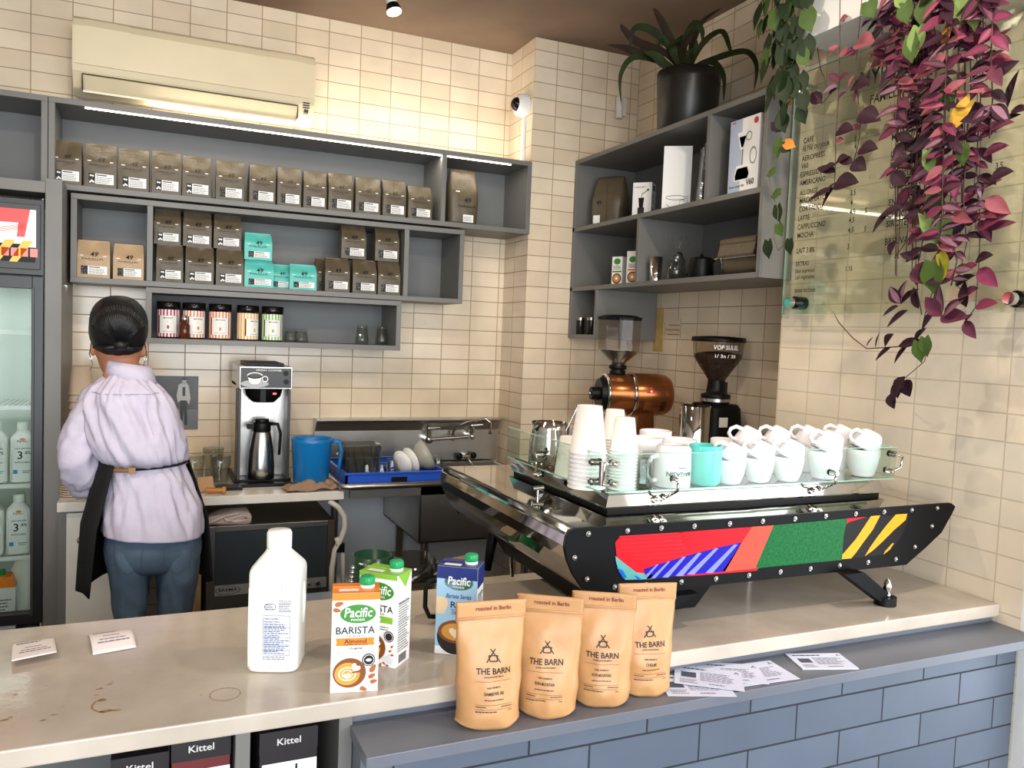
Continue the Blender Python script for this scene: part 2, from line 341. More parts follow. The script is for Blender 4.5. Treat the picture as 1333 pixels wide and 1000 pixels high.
# ================================================================ SHELF GOODS
black = mat('matte_black', (10, 10, 10), .42, spec=.25); ink = mat('printed_ink_black', (28, 26, 26), .6); paperw = mat('white_label_paper', (238, 237, 234), .55)
greyink = mat('printed_ink_grey', (120, 118, 116), .6)
kraftdk = mat('olive_brown_coated_paper', (86, 75, 57), .42, var=.08, vscale=30, bump=.25, bscale=45)
kraftlt = mat('light_kraft_paper', (178, 150, 116), .5, var=.07, vscale=30, bump=.2, bscale=45)
tealp = mat('teal_paper', (88, 188, 176), .42, var=.05, vscale=30, bump=.15, bscale=45)
chrome = mat('polished_chrome', (225, 225, 222), .06, 1); steel = mat('brushed_steel', (190, 188, 184), .26, 1, bump=.02, bscale=200)
def block_bag(w, h, d, body, lab='dots', seed=0, zt=.62):
    """block-bottomed coffee bag whose top is pinched and folded back"""
    rg = random.Random(seed); ph = [rg.random()*9 for _ in range(4)]
    def dep(z):
        s = max(0, (z/h-zt)/(1-zt)); return 1-.78*s**1.3
    def yf(x, z):
        s = max(0, (z/h-zt)/(1-zt)); q = abs(2*x/w)
        v = -d/2*dep(z)+.010*s*(1-q)*(1-s)*3
        v -= .0035*math.sin(min(1, z/h*1.6)*PI)*(1-q*q)
        return v+.0025*(noise.noise(Vector((x*22+ph[0], z*22, ph[1])))) * (0.4+s)
    def hw(z): s = max(0, (z/h-zt)/(1-zt)); return w/2*(1-.035*s)
    m = MB(); rings = []; NX = 12
    for j in range(15):
        z = h*j/14; r = []; W = hw(z); dd = d/2*dep(z)
        for i in range(NX+1): x = -W+2*W*i/NX; r.append((x, yf(x, z), z))
        r.append((W*(1-.05*math.sin(z/h*PI)), 0+dd*.2, z))
        for i in range(NX+1): x = W-2*W*i/NX; r.append((x, dd+.002*noise.noise(Vector((x*20, z*20, ph[2]))), z))
        r.append((-W*(1-.05*math.sin(z/h*PI)), 0+dd*.2, z)); rings.append(r)
    m.loft(rings, body, smooth=False)
    m.box((-w*.46, -.004, h-.001), (w*.46, d*.1+.004, h+.004), body)
    fn = lambda x, z: (x, yf(x, z)-.0012, z)
    k = w/.125; kz = h/.17
    m.text('49', fn, .002*k, .109*kz, ink, h=.021*k, shear=.1); m.disc(fn, .018*k, .115*kz, .0022*k, ink, 10, r0=.0012*k)
    m.text('PARALLEL', fn, .0, .0865*kz, ink, h=.0068*k, w=.082*k); m.patch(fn, -.02*k, .02*k, .078*kz, .0788*kz, ink)
    m.patch(fn, -.02*k, .052*k, .016*kz, .054*kz, paperw, 4, 3)
    m2 = lambda x, z: (x, yf(x, z)-.002, z)
    m.patch(fn, -.045*k, -.02*k, .016*kz, .054*kz, ink, 2, 2)
    if lab == 'dots':
        for (a, b) in ((-.037, .045), (-.029, .044), (-.033, .026), (-.027, .022), (-.039, .021)): m.disc(m2, a*k, b*kz, .0042*k, paperw, 10)
    else:
        for i in range(9): m.disc(m2, (-.043+.021*rg.random())*k, (.019+.032*rg.random())*kz, .0022*k, greyink, 7)
    m.patch(m2, -.016*k, .025*k, .0465*kz, .0505*kz, ink); m.lines(m2, -.016*k, .048*k, .018*kz, .043*kz, 4, greyink)
    for s in (-1, 1): m.patch(fn, s*.043*k-.007*k, s*.043*k+.007*k, .099*kz, .1025*kz, paperw)
    return m
def bag_at(name, label, u0, u1, vb, y, z, h, d, body, lab='dots', group=None, seed=0, rz=0, vt=None):
    a = U(u0, vb, y=y); b = U(u1, vb, y=y); w = b.x-a.x
    o = block_bag(w, h, d, body, lab, seed, .66 if h < .13 else .6).build(name)
    o.location = ((a.x+b.x)/2, y+d/2+.002, z+.0005); o.rotation_euler = (0, 0, rz); return tag(o, label, 'coffee bag', group)
G1 = 'brown coffee bags in a row on the top shelf'
edges = ((67, 106, 247), (109, 151, 249), (154, 194, 252), (197, 235, 256), (237, 274, 259), (281, 318, 264), (324, 358, 268), (361, 392, 271), (395, 425, 274), (427, 459, 278), (463, 495, 282), (498, 528, 285), (531, 562, 288))
for i, (a, b, v) in enumerate(edges):
    bag_at('coffee_bag', 'olive brown coffee bag with white label, %s from the left in the top shelf row' % ordn(i), a, b, v, 3.622+.004*(i % 3), zT0+.022, (.172 if i < 5 else .166)-(.012 if i == 12 else 0)+.003*(i % 2), .078, kraftdk, 'dots' if i < 5 else 'noise', G1, i, rz=.03*math.sin(i*2.3))
# the big bag in the right bay
def big_bag(w, h, d, body, seed):
    m = MB(); rg = random.Random(seed); rings = []
    for j in range(17):
        t = j/16; z = h*t; r = []; W = w/2*(1-.10*abs(2*t-.7)**2.2-.02*math.sin(9*t)); D = d/2*(1-.75*max(0, (t-.55)/.45)**1.5)*(.86+.14*math.sin(PI*min(1, t*1.3+.1)))
        for i in range(32):
            a = 2*PI*i/32; cx, sx = math.cos(a), math.sin(a); e = .55
            x = W*math.copysign(abs(cx)**e, cx); y = D*math.copysign(abs(sx)**e, sx)
            q = .006*noise.noise(Vector((x*14+seed, y*14, z*14)))
            r.append((x*(1+q*3), y+q, z))
        rings.append(r)
    m.loft(rings, body, smooth=True); return m
m = big_bag(.155, .262, .11, kraftdk, 3); a = U(605, 292, y=3.64)
fn = lambda x, z: (x, -.0595-.002+.05*max(0, (z/.262-.55)/.45)**1.5*.78, z)
m.text('49', fn, .012, .115, ink, h=.026); m.text('PARALLEL', fn, .012, .086, ink, h=.009, w=.086); m.patch(fn, -.01, .042, .012, .047, paperw); m.lines(fn, -.007, .038, .016, .04, 5, greyink); m.patch(fn, -.05, -.03, .15, .155, paperw)
o = m.build('coffee_bag'); o.location = (a.x, 3.64+.062, zT0+.0225); tag(o, 'large creased brown bulk coffee bag alone in the right bay of the top shelf', 'coffee bag')
# middle shelf
zM = 1.767; ym = 3.625
bag_at('coffee_bag', 'light kraft coffee bag, left of the pair in the left bay of the middle shelf', 99, 143, 366, ym, zM, .145, .075, kraftlt, 'noise', 'light kraft coffee bags', 31)
bag_at('coffee_bag', 'light kraft coffee bag, right of the pair in the left bay of the middle shelf', 147, 187, 367, ym, zM, .14, .075, kraftlt, 'noise', 'light kraft coffee bags', 32)
G2 = 'brown coffee bags stacked on the middle shelf'
for i, (a, b) in enumerate(((203, 238), (241, 278), (281, 317))):
    bag_at('coffee_bag', 'olive brown coffee bag, %s of three in the lower row left of the teal bags' % ['left', 'middle', 'right'][i], a, b, 370, ym, zM, .152, .075, kraftdk, 'dots', G2, 40+i)
    bag_at('coffee_bag', 'olive brown coffee bag, %s of three in the upper row left of the teal bags' % ['left', 'middle', 'right'][i], a-3, b-3, 330, ym+.035, zM+.1565, .142, .075, kraftdk, 'dots', G2, 50+i)
for i, (a, b, z) in enumerate(((423, 455, 0), (459, 490, 0), (492, 521, 0))):
    bag_at('coffee_bag', 'brown coffee bag, %s of three in the lower row right of the teal bags' % ['left', 'middle', 'right'][i], a, b, 382, ym, zM, .148, .075, kraftdk, 'noise', G2, 60+i)
bag_at('coffee_bag', 'brown coffee bag, left of the upper pair at the right of the middle shelf', 444, 476, 348, ym+.01, zM+.1525, .150, .075, kraftdk, 'noise', G2, 64)
bag_at('coffee_bag', 'brown coffee bag, right of the upper pair at the right of the middle shelf', 488, 519, 351, ym+.01, zM+.1525, .152, .075, kraftdk, 'noise', G2, 65)
bag_at('coffee_bag', 'brown coffee bag mostly hidden behind the lower left bag beside the teal bags', 411, 442, 380, ym+.09, zM, .15, .075, kraftdk, 'noise', G2, 66)
G3 = 'teal coffee bags on the middle shelf'
bag_at('coffee_bag', 'small teal coffee bag standing on top of another teal bag', 318, 354, 343, ym+.003, zM+.1165, .112, .07, tealp, 'noise', G3, 70)
bag_at('coffee_bag', 'small teal coffee bag under another teal bag', 318, 356, 374, ym, zM, .112, .07, tealp, 'noise', G3, 71)
bag_at('coffee_bag', 'small teal coffee bag set back between two other teal bags', 352, 381, 374, ym+.05, zM, .105, .07, tealp, 'noise', G3, 72)
bag_at('coffee_bag', 'small teal coffee bag at the right end of the teal group', 377, 412, 378, ym, zM, .108, .07, tealp, 'noise', G3, 73)
# tea tins
zB = 1.537; lidm = mat('black_gloss_lid', (30, 28, 28), .12, .6); stripew = mat('label_white', (236, 232, 226), .4)
def tin(col, r=.05, h=.15):
    o = thing('tea_tin', '', 'tin'); m = MB(); c = mat('stripe_%d_%d_%d' % col, col, .4)
    m.lathe([(r*.97, 0), (r, .004), (r, h-.03)], lidm, seg=40)
    N = 20
    for i in range(N):
        a0 = 2*PI*i/N; 
        for q in range(2):
            b0 = a0+q*PI/N; b1 = b0+PI/N; R = r+.0006
            for zz in ((.006, .02), (h-.058, h-.034)) if (math.sin((b0+b1)/2) < -.62) else ((.006, h-.034),):
                m.add([(R*math.cos(b0), R*math.sin(b0), zz[0]), (R*math.cos(b1), R*math.sin(b1), zz[0]), (R*math.cos(b1), R*math.sin(b1), zz[1]), (R*math.cos(b0), R*math.sin(b0), zz[1])], [(0, 1, 2, 3)], c if q else stripew)
    fn = lambda x, z: ((r+.0009)*math.sin(x/r), -(r+.0009)*math.cos(x/r), z); f2 = lambda x, z: ((r+.0015)*math.sin(x/r), -(r+.0015)*math.cos(x/r), z)
    m.patch(fn, -.036, .036, .0205, h-.0585, stripew, 10, 1); m.text('MAYSAN', f2, 0, h-.068, ink, h=.006, w=.036); m.disc(f2, 0, .046, .005, c, 12, ry=.008); m.lines(f2, -.02, .02, .026, .03, 1, greyink); m.lines(f2, -.006, .006, .067, .07, 1, greyink)
    m.build('can', o)
    m = MB(); m.lathe([(r+.001, h-.032), (r+.0025, h-.03), (r+.0035, h-.002), (r+.001, h), (0, h)], lidm, seg=40, cap=False); m.build('lid', o); return o
tins = (((170, 50, 86), 219, 'crimson and white striped tea tin, leftmost on the bottom shelf'), ((208, 130, 92), 252, 'salmon striped tea tin behind the small brown bottle'), ((236, 122, 44), 286, 'bright orange striped tea tin on the bottom shelf'), ((232, 176, 62), 322, 'yellow striped tea tin between the orange and green ones'), ((112, 184, 62), 354, 'green striped tea tin on the bottom shelf'))
for c, u, lab in tins:
    o = tin(c, .0435, .152); p = U(u, 443, y=3.69); o.location = (p.x, 3.69, zB+.0005); o['label'] = lab; o['group'] = 'striped tea tins'; o.rotation_euler = (0, 0, {252: .35, 322: .6}.get(u, -.05))
o = thing('glass_bottle', 'small brown glass bottle with silver cap in front of the tea tins', 'bottle', tuple(U(240, 443, y=3.625).xy)+(zB+.0005,))
m = MB(); m.lathe([(.019, 0), (.0215, .003), (.0215, .055), (.014, .066), (.0095, .07), (.0095, .08)], mat('brown_glass', (120, 62, 40), .08, trans=.6), seg=20); m.build('bottle_body', o)
m = MB(); m.lathe([(.011, .08), (.011, .094), (.0095, .096)], chrome, seg=20); m.build('cap', o)
def thin(name, tint, refl=.12, edge=.5):
    m_ = bpy.data.materials.new(name); m_.use_nodes = True; MATS[name] = m_; n = m_.node_tree.nodes; L = m_.node_tree.links; n.remove(n['Principled BSDF']); out = n['Material Output']
    tr = n.new('ShaderNodeBsdfTransparent'); tr.inputs[0].default_value = rgb(tint); gl = n.new('ShaderNodeBsdfGlossy'); gl.inputs['Roughness'].default_value = .03
    lw = n.new('ShaderNodeLayerWeight'); lw.inputs[0].default_value = .5; pw_ = n.new('ShaderNodeMath'); pw_.operation = 'POWER'; pw_.inputs[1].default_value = 3.5; L.new(lw.outputs['Facing'], pw_.inputs[0]); ma = n.new('ShaderNodeMath'); ma.operation = 'MULTIPLY_ADD'; ma.inputs[1].default_value = .25+edge; ma.inputs[2].default_value = refl*.3; ma.use_clamp = True
    L.new(pw_.outputs[0], ma.inputs[0]); mx = n.new('ShaderNodeMixShader'); L.new(ma.outputs[0], mx.inputs[0]); L.new(tr.outputs[0], mx.inputs[1]); L.new(gl.outputs[0], mx.inputs[2]); L.new(mx.outputs[0], out.inputs[0]); return m_
glass = thin('clear_glass', (240, 242, 240), .2, .35)
def tumbler(r0, r1, h, flutes=10, t=.0025):
    m = MB(); n = 40
    def ring(r, z, f): return [((r*(1-f*(.5+.5*math.cos(flutes*2*PI*i/n))))*math.cos(2*PI*i/n), (r*(1-f*(.5+.5*math.cos(flutes*2*PI*i/n))))*math.sin(2*PI*i/n), z) for i in range(n)]
    m.loft([ring(r0*.95, 0, .0), ring(r0, .004, .06), ring(r0+(r1-r0)*.6, h*.6, .06), ring(r1, h*.7, 0), ring(r1, h, 0), ring(r1-t, h, 0), ring(r1-t, h*.7, 0), ring(r0-t, .012, 0)], glass, caps=True)
    return m
gl = [('drinking_glass', 'upturned fluted glass, left of the close pair right of the green tin', 380, .06, 3.67), ('drinking_glass', 'upturned fluted glass, right of the close pair right of the green tin', 392, .06, 3.66), ('drinking_glass', 'upturned glass, left of the pair at the right end of the bottom shelf', 471, .085, 3.66), ('drinking_glass', 'upturned glass at the far right end of the bottom shelf', 497, .085, 3.66)]
for nm, lab, u, h, y in gl:
    o = tumbler(.024, .031, h).build(nm); p = U(u, 447, y=y); o.location = (p.x, y+(.03 if u == 380 else 0), zB+h+.001); o.rotation_euler = (PI, 0, 0); tag(o, lab, 'glass', 'glasses on the bottom shelf')
# ---------------- right shelf
zu = RZm; zl = RZ0+t
def at_r(u, v, x): return U(u, v, x=x)
m = big_bag(.17, .24, .12, kraftdk, 8); fn = lambda x, z: (x, -.062, z); m.patch(fn, -.058, -.022, .012, .05, paperw); m.text('49', fn, -.03, .11, ink, h=.02)
m.tube([(.01, -.061, .02), (.012, -.063, .12), (.008, -.052, .2)], .001, mat('seam_dark', (80, 66, 46), .5), seg=5)
o = m.build('coffee_bag'); p = at_r(789, 287, 2.0); o.location = (2.02, p.y, zu+.0005); o.rotation_euler = (0, 0, -1.0); tag(o, 'large olive brown bulk coffee bag standing on the upper right shelf', 'coffee bag')
def carton_box(name, label, w, d, h, base, loc, rz, deco, sidedeco=None, cat='box'):
    m = MB(); m.box((-w/2, -d/2, 0), (w/2, d/2, h), base); deco(m, lambda x, z: (x, -d/2-.0007, z))
    if sidedeco: sidedeco(m, lambda x, z: (w/2+.0007, x, z))
    o = m.build(name); o.location = loc; o.rotation_euler = (0, 0, rz); return tag(o, label, cat)
cardw = mat('white_card', (236, 234, 230), .4)
def deco_g(m, f):
    m.text('Ceramic Slim', f, -.012, .135, ink, h=.006, w=.05); m.patch(f, -.018, .012, .0, .045, ink); m.poly(f, [(-.012, .045), (.006, .045), (.01, .088), (-.016, .088)], black); m.patch(f, -.002, .0, .088, .1, ink); m.poly(f, [(-.002, .1), (.024, .118), (.024, .122), (-.002, .104)], ink); m.disc(f, .026, .122, .005, ink, 10)
def deco_gs(m, f):
    m.patch(f, -.02, .02, .12, .145, greyink); m.lines(f, -.025, .025, .06, .11, 6, greyink); m.disc(f, -.005, .03, .012, ink, 12); m.patch(f, -.02, -.012, .01, .05, ink)
carton_box('grinder_box', 'small white box printed with a hand grinder on the upper right shelf', .085, .07, .155, cardw, (2.0, at_r(838, 270, 2.0).y, zu+.0005), -.85, deco_g, deco_gs)
def deco_w(m, f):
    def arc(cx, cz, rx, rz, a0, a1): 
        p = [(cx+rx*math.cos(a0+(a1-a0)*i/16), cz+rz*math.sin(a0+(a1-a0)*i/16)) for i in range(17)]
        for a, b in zip(p, p[1:]): m.poly(f, [a, b, (b[0], b[1]+.0022), (a[0], a[1]+.0022)], ink)
    arc(.0, .05, .042, .009, 0, 2*PI); arc(-.01, .03, .03, .02, 3.3, 5.8); m.lines(f, .045, .05, .01, .06, 6, ink); arc(.025, .03, .012, .012, 0, 2*PI)
carton_box('kettle_box', 'tall plain white box with a kettle outline on the upper right shelf', .115, .10, .262, cardw, (2.0, at_r(880, 262, 2.0).y, zu+.0005), -.62, deco_w)
def deco_v(m, f):
    m.patch(f, -.08, -.014, .001, .259, mat('pale_blue_print', (172, 184, 206), .4)); f2 = lambda x, z: (f(x, z)[0], f(x, z)[1]-.0006, f(x, z)[2])
    br = mat('coffee_brown_print', (92, 64, 48), .4); rd = mat('red_print', (186, 44, 52), .4)
    m.poly(f2, [(-.038, .212), (.02, .212), (-.002, .15), (-.018, .15)], paperw); m.poly(f2, [(-.028, .196), (.01, .196), (-.004, .158), (-.014, .158)], br)
    m.disc(f2, .024, .192, .016, greyink, 18, r0=.013)
    m.poly(f2, [(-.045, .04), (.03, .04), (.038, .06), (.026, .095), (-.036, .095), (-.048, .06)], paperw); m.poly(f2, [(-.04, .044), (.026, .044), (.033, .06), (.022, .085), (-.032, .085), (-.043, .06)], br)
    m.patch(f2, -.01, -.004, .095, .15, greyink); m.disc(f2, .05, .12, .018, greyink, 20, ry=.03, r0=.015)
    m.disc(f2, .058, .24, .0115, rd, 20); m.text('V60', f2, .04, .03, ink, h=.022, w=.042); m.text('Pour over Kit', f2, -.03, .022, ink, h=.008, w=.08); m.patch(f2, -.07, -.05, .249, .253, rd)
    m.patch(f, .0795, .0799, .001, .259, ink)
carton_box('coffee_kit_box', 'white and pale blue box showing a coffee dripper and jug', .16, .10, .26, cardw, (1.965, (U(940, 245, x=1.91).y+U(991, 240, x=1.91).y)/2, zu+.0005), -PI/2, deco_v)
foil = mat('crumpled_foil', (214, 212, 210), .12, .9, bump=.5, bscale=40)
m = MB()
for k in range(3): m.box((-.005+k*.014, -.07, 0), (.004+k*.014, .06, .235+.01*k), foil if k != 1 else black)
o = m.build('foil_pack'); o.location = (1.99, at_r(906, 258, 1.98).y, zu+.0005); o.rotation_euler = (0, .05, -.5); tag(o, 'shiny silver packs standing upright between the tall white box and the divider', 'pack')
def deco_c(cc):
    def f_(m, f):
        f2 = lambda x, z: (f(x, z)[0], f(x, z)[1]-.0006, f(x, z)[2])
        m.disc(f, 0, .108, .018, mat('leaf_green_print', (58, 132, 40), .4), 20, ry=.014); m.lines(f, -.02, .02, .07, .09, 3, ink); m.patch(f, -.024, .024, .058, .065, cc)
        m.disc(f, 0, .03, .024, mat('cup_brown_print', (96, 58, 30), .4), 20); m.disc(f2, 0, .03, .018, mat('latte_print', (206, 140, 70), .4), 20); m.disc(lambda x, z: (f2(x, z)[0], f2(x, z)[1]-.0005, z), 0, .03, .007, paperw, 12)
    return f_
carton_box('milk_carton', 'small plant milk carton, left of the pair on the lower right shelf', .055, .05, .13, cardw, (1.975, at_r(800, 370, 1.95).y, zl+.0005), -1.1, deco_c(mat('leaf_green_print', (58, 132, 40), .4)))
carton_box('milk_carton', 'small plant milk carton with latte picture, right of the pair on the lower right shelf', .06, .055, .145, cardw, (1.975, at_r(819, 370, 1.95).y-.005, zl+.0005), -1.0, deco_c(mat('carton_orange', (235, 128, 30), .4)))
def cup(r0, r1, h, mt): m = MB(); m.lathe([(r0, 0), (r1, h), (r1-.002, h), (r0-.002, .003), (0, .003)], mt, seg=28, cap=False); return m.lathe([(0, 0), (r0, 0)], mt, seg=28, cap=False)
o = cup(.024, .03, .105, chrome).build('steel_cup'); o.location = (1.955, at_r(853, 368, 1.955).y, zl+.0005); tag(o, 'shiny steel cup standing at the front of the lower right shelf', 'cup')
o = cup(.022, .028, .09, steel).build('steel_cup'); o.location = (2.02, at_r(842, 366, 2.02).y, zl+.0005); tag(o, 'smaller steel cup behind the shiny one on the lower right shelf', 'cup')
o = thing('glass_jug', 'clear glass coffee jug with cellophane ribbons on the lower right shelf', 'jug', (1.985, at_r(880, 364, 1.985).y, zl+.0005))
m = MB(); m.lathe([(.03, 0), (.036, .004), (.038, .05), (.025, .08), (.024, .1), (.026, .108), (.0245, .108), (.0225, .1), (.0235, .08), (.036, .05), (.034, .006), (0, .005)], glass, seg=26, cap=False); m.lathe([(0, 0), (.03, 0)], glass, cap=False); m.build('jug_body', o)
m = MB(); rg = random.Random(5)
for k in range(9):
    a = 2*PI*k/9; m.tube([(0, 0, .06), (.012*math.cos(a), .014*math.sin(a), .11), ((.03+.02*rg.random())*math.cos(a), (.045+.02*rg.random())*math.sin(a), .16+.03*rg.random())], [.003, .002, .005], glass, seg=6, flat=.25)
m.build('cellophane', o)
o = thing('gooseneck_kettle', 'black and steel gooseneck kettle on the lower right shelf', 'kettle', (2.0, at_r(912, 362, 2.0).y, zl+.0005), -.9)
m = MB(); m.lathe([(.05, 0), (.052, .004), (.046, .075), (.044, .085), (.018, .09), (.006, .092), (.008, .1), (0, .103)], black, seg=28, cap=False); m.lathe([(0, 0), (.05, 0)], black, cap=False); m.build('kettle_body', o)
m = MB(); m.tube([(-.046, 0, .015), (-.075, 0, .03), (-.07, 0, .075), (-.085, 0, .105), (-.10, 0, .11)], [.007, .006, .005, .0045, .004], black, seg=8); m.build('spout', o)
m = MB(); m.tube([(.04, 0, .07), (.075, 0, .09), (.085, 0, .06), (.08, 0, .02)], .006, chrome, seg=8); m.build('handle', o)
o = thing('coffee_bag', 'wide brown coffee bag with rolled top at the right end of the lower shelf', 'coffee bag', (2.02, (at_r(930, 360, 1.93).y+at_r(983, 356, 1.93).y)/2-.0, zl+.004), -PI/2)
m = MB(); rings = []
for j in range(13):
    tt = j/12; x = -.10+.2*tt; r = []
    for i in range(28):
        a = 2*PI*i/28; ca, sa = math.cos(a), math.sin(a); yy = .075*math.copysign(abs(ca)**.5, ca); zz = .052+.052*math.copysign(abs(sa)**.6, sa)
        q = 1-.10*abs(2*tt-1)**4; r.append((x, yy*q*(1+.04*noise.noise(Vector((x*15, yy*15, zz*15)))), zz*q))
    rings.append(r)
m.loft(rings, kraftdk, smooth=True); 
for z in (.06, .085): m.box((-.085, -.0775, z), (.09, -.074, z+.004), paperw)
m.build('bag_body', o); m = MB(); m.prism(rrect(-.085, .03, .102, .132, .012), -.098, .1, kraftdk, ax='x'); m.prism([(-.082, .104), (-.078, .132), (-.093, .07), (-.09, .06)], -.098, .1, kraftdk, ax='x'); m.build('rolled_top', o)
# small jars in the cubby
for k, (u, lab) in enumerate(((753, 'small dark jar with silver lid, left in the little cubby of the right shelf'), (767, 'small dark jar with silver lid, right in the little cubby of the right shelf'))):
    o = thing('spice_jar', lab, 'jar', (1.95, at_r(u+2, 434, 1.95).y, 1.6245), 0, 'small jars in the cubby')
    m = MB(); m.lathe([(.019, 0), (.02, .002), (.02, .07)], mat('dark_jar_contents', (34, 28, 26), .1), seg=20); m.build('jar_body', o); m = MB(); m.lathe([(.021, .07), (.021, .083)], steel, seg=20); m.build('lid', o)
# ================================================================ MILK JUG (shared)
milkp = mat('milk_plastic', (240, 240, 234), .35, sss=.25, var=.02)
blueink = mat('blue_grey_print', (58, 64, 104), .5)
def se(w, d, e, z, n=36, ox=0, oy=0):
    r = []
    for i in range(n):
        a = 2*PI*i/n; c, s = math.cos(a), math.sin(a)
        r.append((ox+w/2*math.copysign(abs(c)**e, c), oy+d/2*math.copysign(abs(s)**e, s), z))
    return r
def milk_jug(o, w, d, h, deco):
    m = MB(); rings = []
    for (z, k, e) in ((0, .86, .5), (.01, .97, .42), (.03, 1, .38), (.55, 1, .36), (.70, 1, .36), (.725, .985, .38), (.745, .95, .42), (.785, .78, .5), (.82, .62, .6), (.845, .52, .8), (.865, .47, 1), (.87, .45, 1)):
        rings.append(se(w*k, d*k, e, z*h))
    m.loft(rings, milkp)
    m.tube([(w*.50, .0, h*.32), (w*.505, 0, h*.5), (w*.49, 0, h*.62)], [.003, .004, .003], milkp, seg=8)
    m.tube([(w*.20, -d*.497, h*.60), (w*.20, -d*.50, h*.70), (w*.19, -d*.475, h*.755)], [.002, .0035, .002], milkp, seg=8)
    m.tube([(-w*.43, -d*.47, h*.05), (-w*.435, -d*.475, h*.3), (-w*.43, -d*.47, h*.62)], .003, milkp, seg=8)
    deco(m, lambda x, z: (x, -d/2-.0012, z)); m.build('jug_body', o)
    m = MB(); m.lathe([(w*.23, h*.87), (w*.24, h*.875), (w*.24, h*.98), (w*.215, h), (0, h)], milkp, seg=32, cap=False); m.build('cap', o)
# ================================================================ FRIDGE
fr_black = mat('fridge_black', (30, 30, 31), .35); gasket = mat('fridge_trim_dark', (52, 52, 52), .4)
sur = thing('fridge_surround', 'tall grey painted panel and top board framing the fridge at the left edge', 'panel')
m = MB(); m.box((-.362, 3.42, 0), (-.308, WB-.001, 2.108), grey); m.build('side_panel', sur, bevel=.001)
m = MB(); m.box((-1.2, 3.42, 2.055), (-.3625, Y0-.002, 2.096), grey); m.build('top_board', sur, bevel=.001)
fr = thing('display_fridge', 'black glass-door display fridge full of milk at the left edge', 'fridge')
fi = mat('fridge_inside', (196, 206, 196), .4)
m = MB()
for lo, hi, mt in (((-1.2, 3.86, .1), (-.372, 3.87, 2.04), fi), ((-.378, 3.47, .1), (-.372, 3.86, 2.04), fi), ((-1.2, 3.47, 1.745), (-.378, 3.86, 2.03), fr_black), ((-1.2, 3.47, .1), (-.378, 3.86, .42), fr_black)): m.box(lo, hi, mt)
m.build('cabinet', fr)
m = MB(); m.box((-1.2, 3.435, 1.755), (-.366, 3.469, 2.03), fr_black); m.box((-1.2, 3.429, 1.775), (-.378, 3.4355, 2.01), gasket); m.build('header', fr, bevel=.002)
m = MB(); f = lambda x, z: (x, 3.4275, z); f2 = lambda x, z: (x, 3.4265, z); f3 = lambda x, z: (x, 3.4255, z)
sw = mat('lit_sign_white', (236, 230, 224), .3, emit=.25); sr = mat('lit_sign_red', (214, 54, 52), .3, emit=.15); sy = mat('lit_sign_yellow', (232, 172, 44), .3, emit=.15); spk = mat('lit_sign_pink', (222, 118, 108), .3, emit=.15)
X1 = -.392; zb, zt_ = 1.80, 1.99
m.patch(f, -1.15, X1, zb, zt_, sw); m.patch(f2, -1.15, X1-.035, zt_-.05, zt_, sr); m.patch(f2, -1.15, X1, zb, zb+.055, black); m.patch(f2, -.60, X1-.03, zb+.055, zb+.065, black)
for i in range(8): m.patch(f3, -.62+.03*i, -.62+.03*i+.024, zb+.02, zb+.05, spk)
m.poly(f3, [(X1-.05, zt_), (X1-.018, zt_), (X1-.035, zt_-.10), (X1-.06, zt_-.10)], sr)
for k in range(5): m.tube([f3(-.62, zt_-.06-.006*k), f3(-.53, zt_-.075-.004*k), f3(X1-.035, zt_-.052-.004*k)], .0009, sr, seg=4)
for a in (-.56, -.50, -.445): m.poly(f3, [(a-.03, zb), (a-.005, zb), (a+.045, zb+.078), (a+.012, zb+.078)], sy)
m.build('sign_panel', fr)
dr = MB(); GX = -.402
for lo, hi in (((GX, 3.42, .46), (-.366, 3.468, 1.75)), ((-1.2, 3.42, 1.705), (GX, 3.468, 1.75)), ((-1.2, 3.42, .46), (GX, 3.468, .50))): dr.box(lo, hi, fr_black)
dr.box((GX-.002, 3.417, .49), (GX+.008, 3.4205, 1.71), gasket)
d_ = dr.build('door', fr, bevel=.002)
m = MB(); m.box((-1.2, 3.445, .50), (GX, 3.449, 1.705), mat('door_glass', (230, 240, 236), .02, trans=1, ior=1.2)); m.build('pane', d_)
m = MB(); m.box((-.366, 3.45, .3), (-.3635, 3.462, 2.0), mat('pale_edge_strip', (220, 224, 226), .3)); m.build('edge_strip', fr)
wire = mat('white_wire_shelf', (226, 228, 222), .35)
shz = [U(20, v, y=3.49).z for v in (434, 532, 634, 728)]
for z in shz:
    m = MB(); m.box((-1.18, 3.485, z-.004), (-.385, 3.49, z+.012), wire)
    for i in range(24): m.cyl((-.39-.018*i, 3.49, z+.002), (-.39-.018*i, 3.85, z+.002), .0018, wire, seg=5)
    m.build('wire_shelf', fr)
def deco_f(m, f):
    m.text('3', f, -.008, .105, ink, h=.03); m.text('.8%', f, .016, .114, ink, h=.012); m.text('LAIT ENTIER', f, 0, .13, ink, h=.006, w=.05); m.text('WHOLE MILK', f, 0, .078, ink, h=.006, w=.05)
    m.disc(f, 0, .165, .01, mat('carton_orange', (235, 128, 30), .4), 14, ry=.005); m.text('Ferme', f, 0, .158, blueink, h=.008, w=.035); m.patch(f, -.03, -.016, .035, .05, mat('sky_blue_print', (70, 150, 200), .4)); m.lines(f, .0, .03, .035, .048, 2, blueink)
fj = None
for si, lab in ((2, 'upper'), (3, 'lower')):
    for k in range(3):
        loc = (-.445-.088*k-(.0 if si == 2 else .012), 3.545, shz[si]+.0125)
        L = 'milk jug on the %s fridge shelf, %s from the door edge' % (lab, ordn(k))
        if fj is None: fj = thing('milk_jug', L, 'milk jug', loc, .1, 'milk jugs in the fridge'); milk_jug(fj, .082, .082, .225, deco_f)
        else: dup(fj, loc, .1, L)
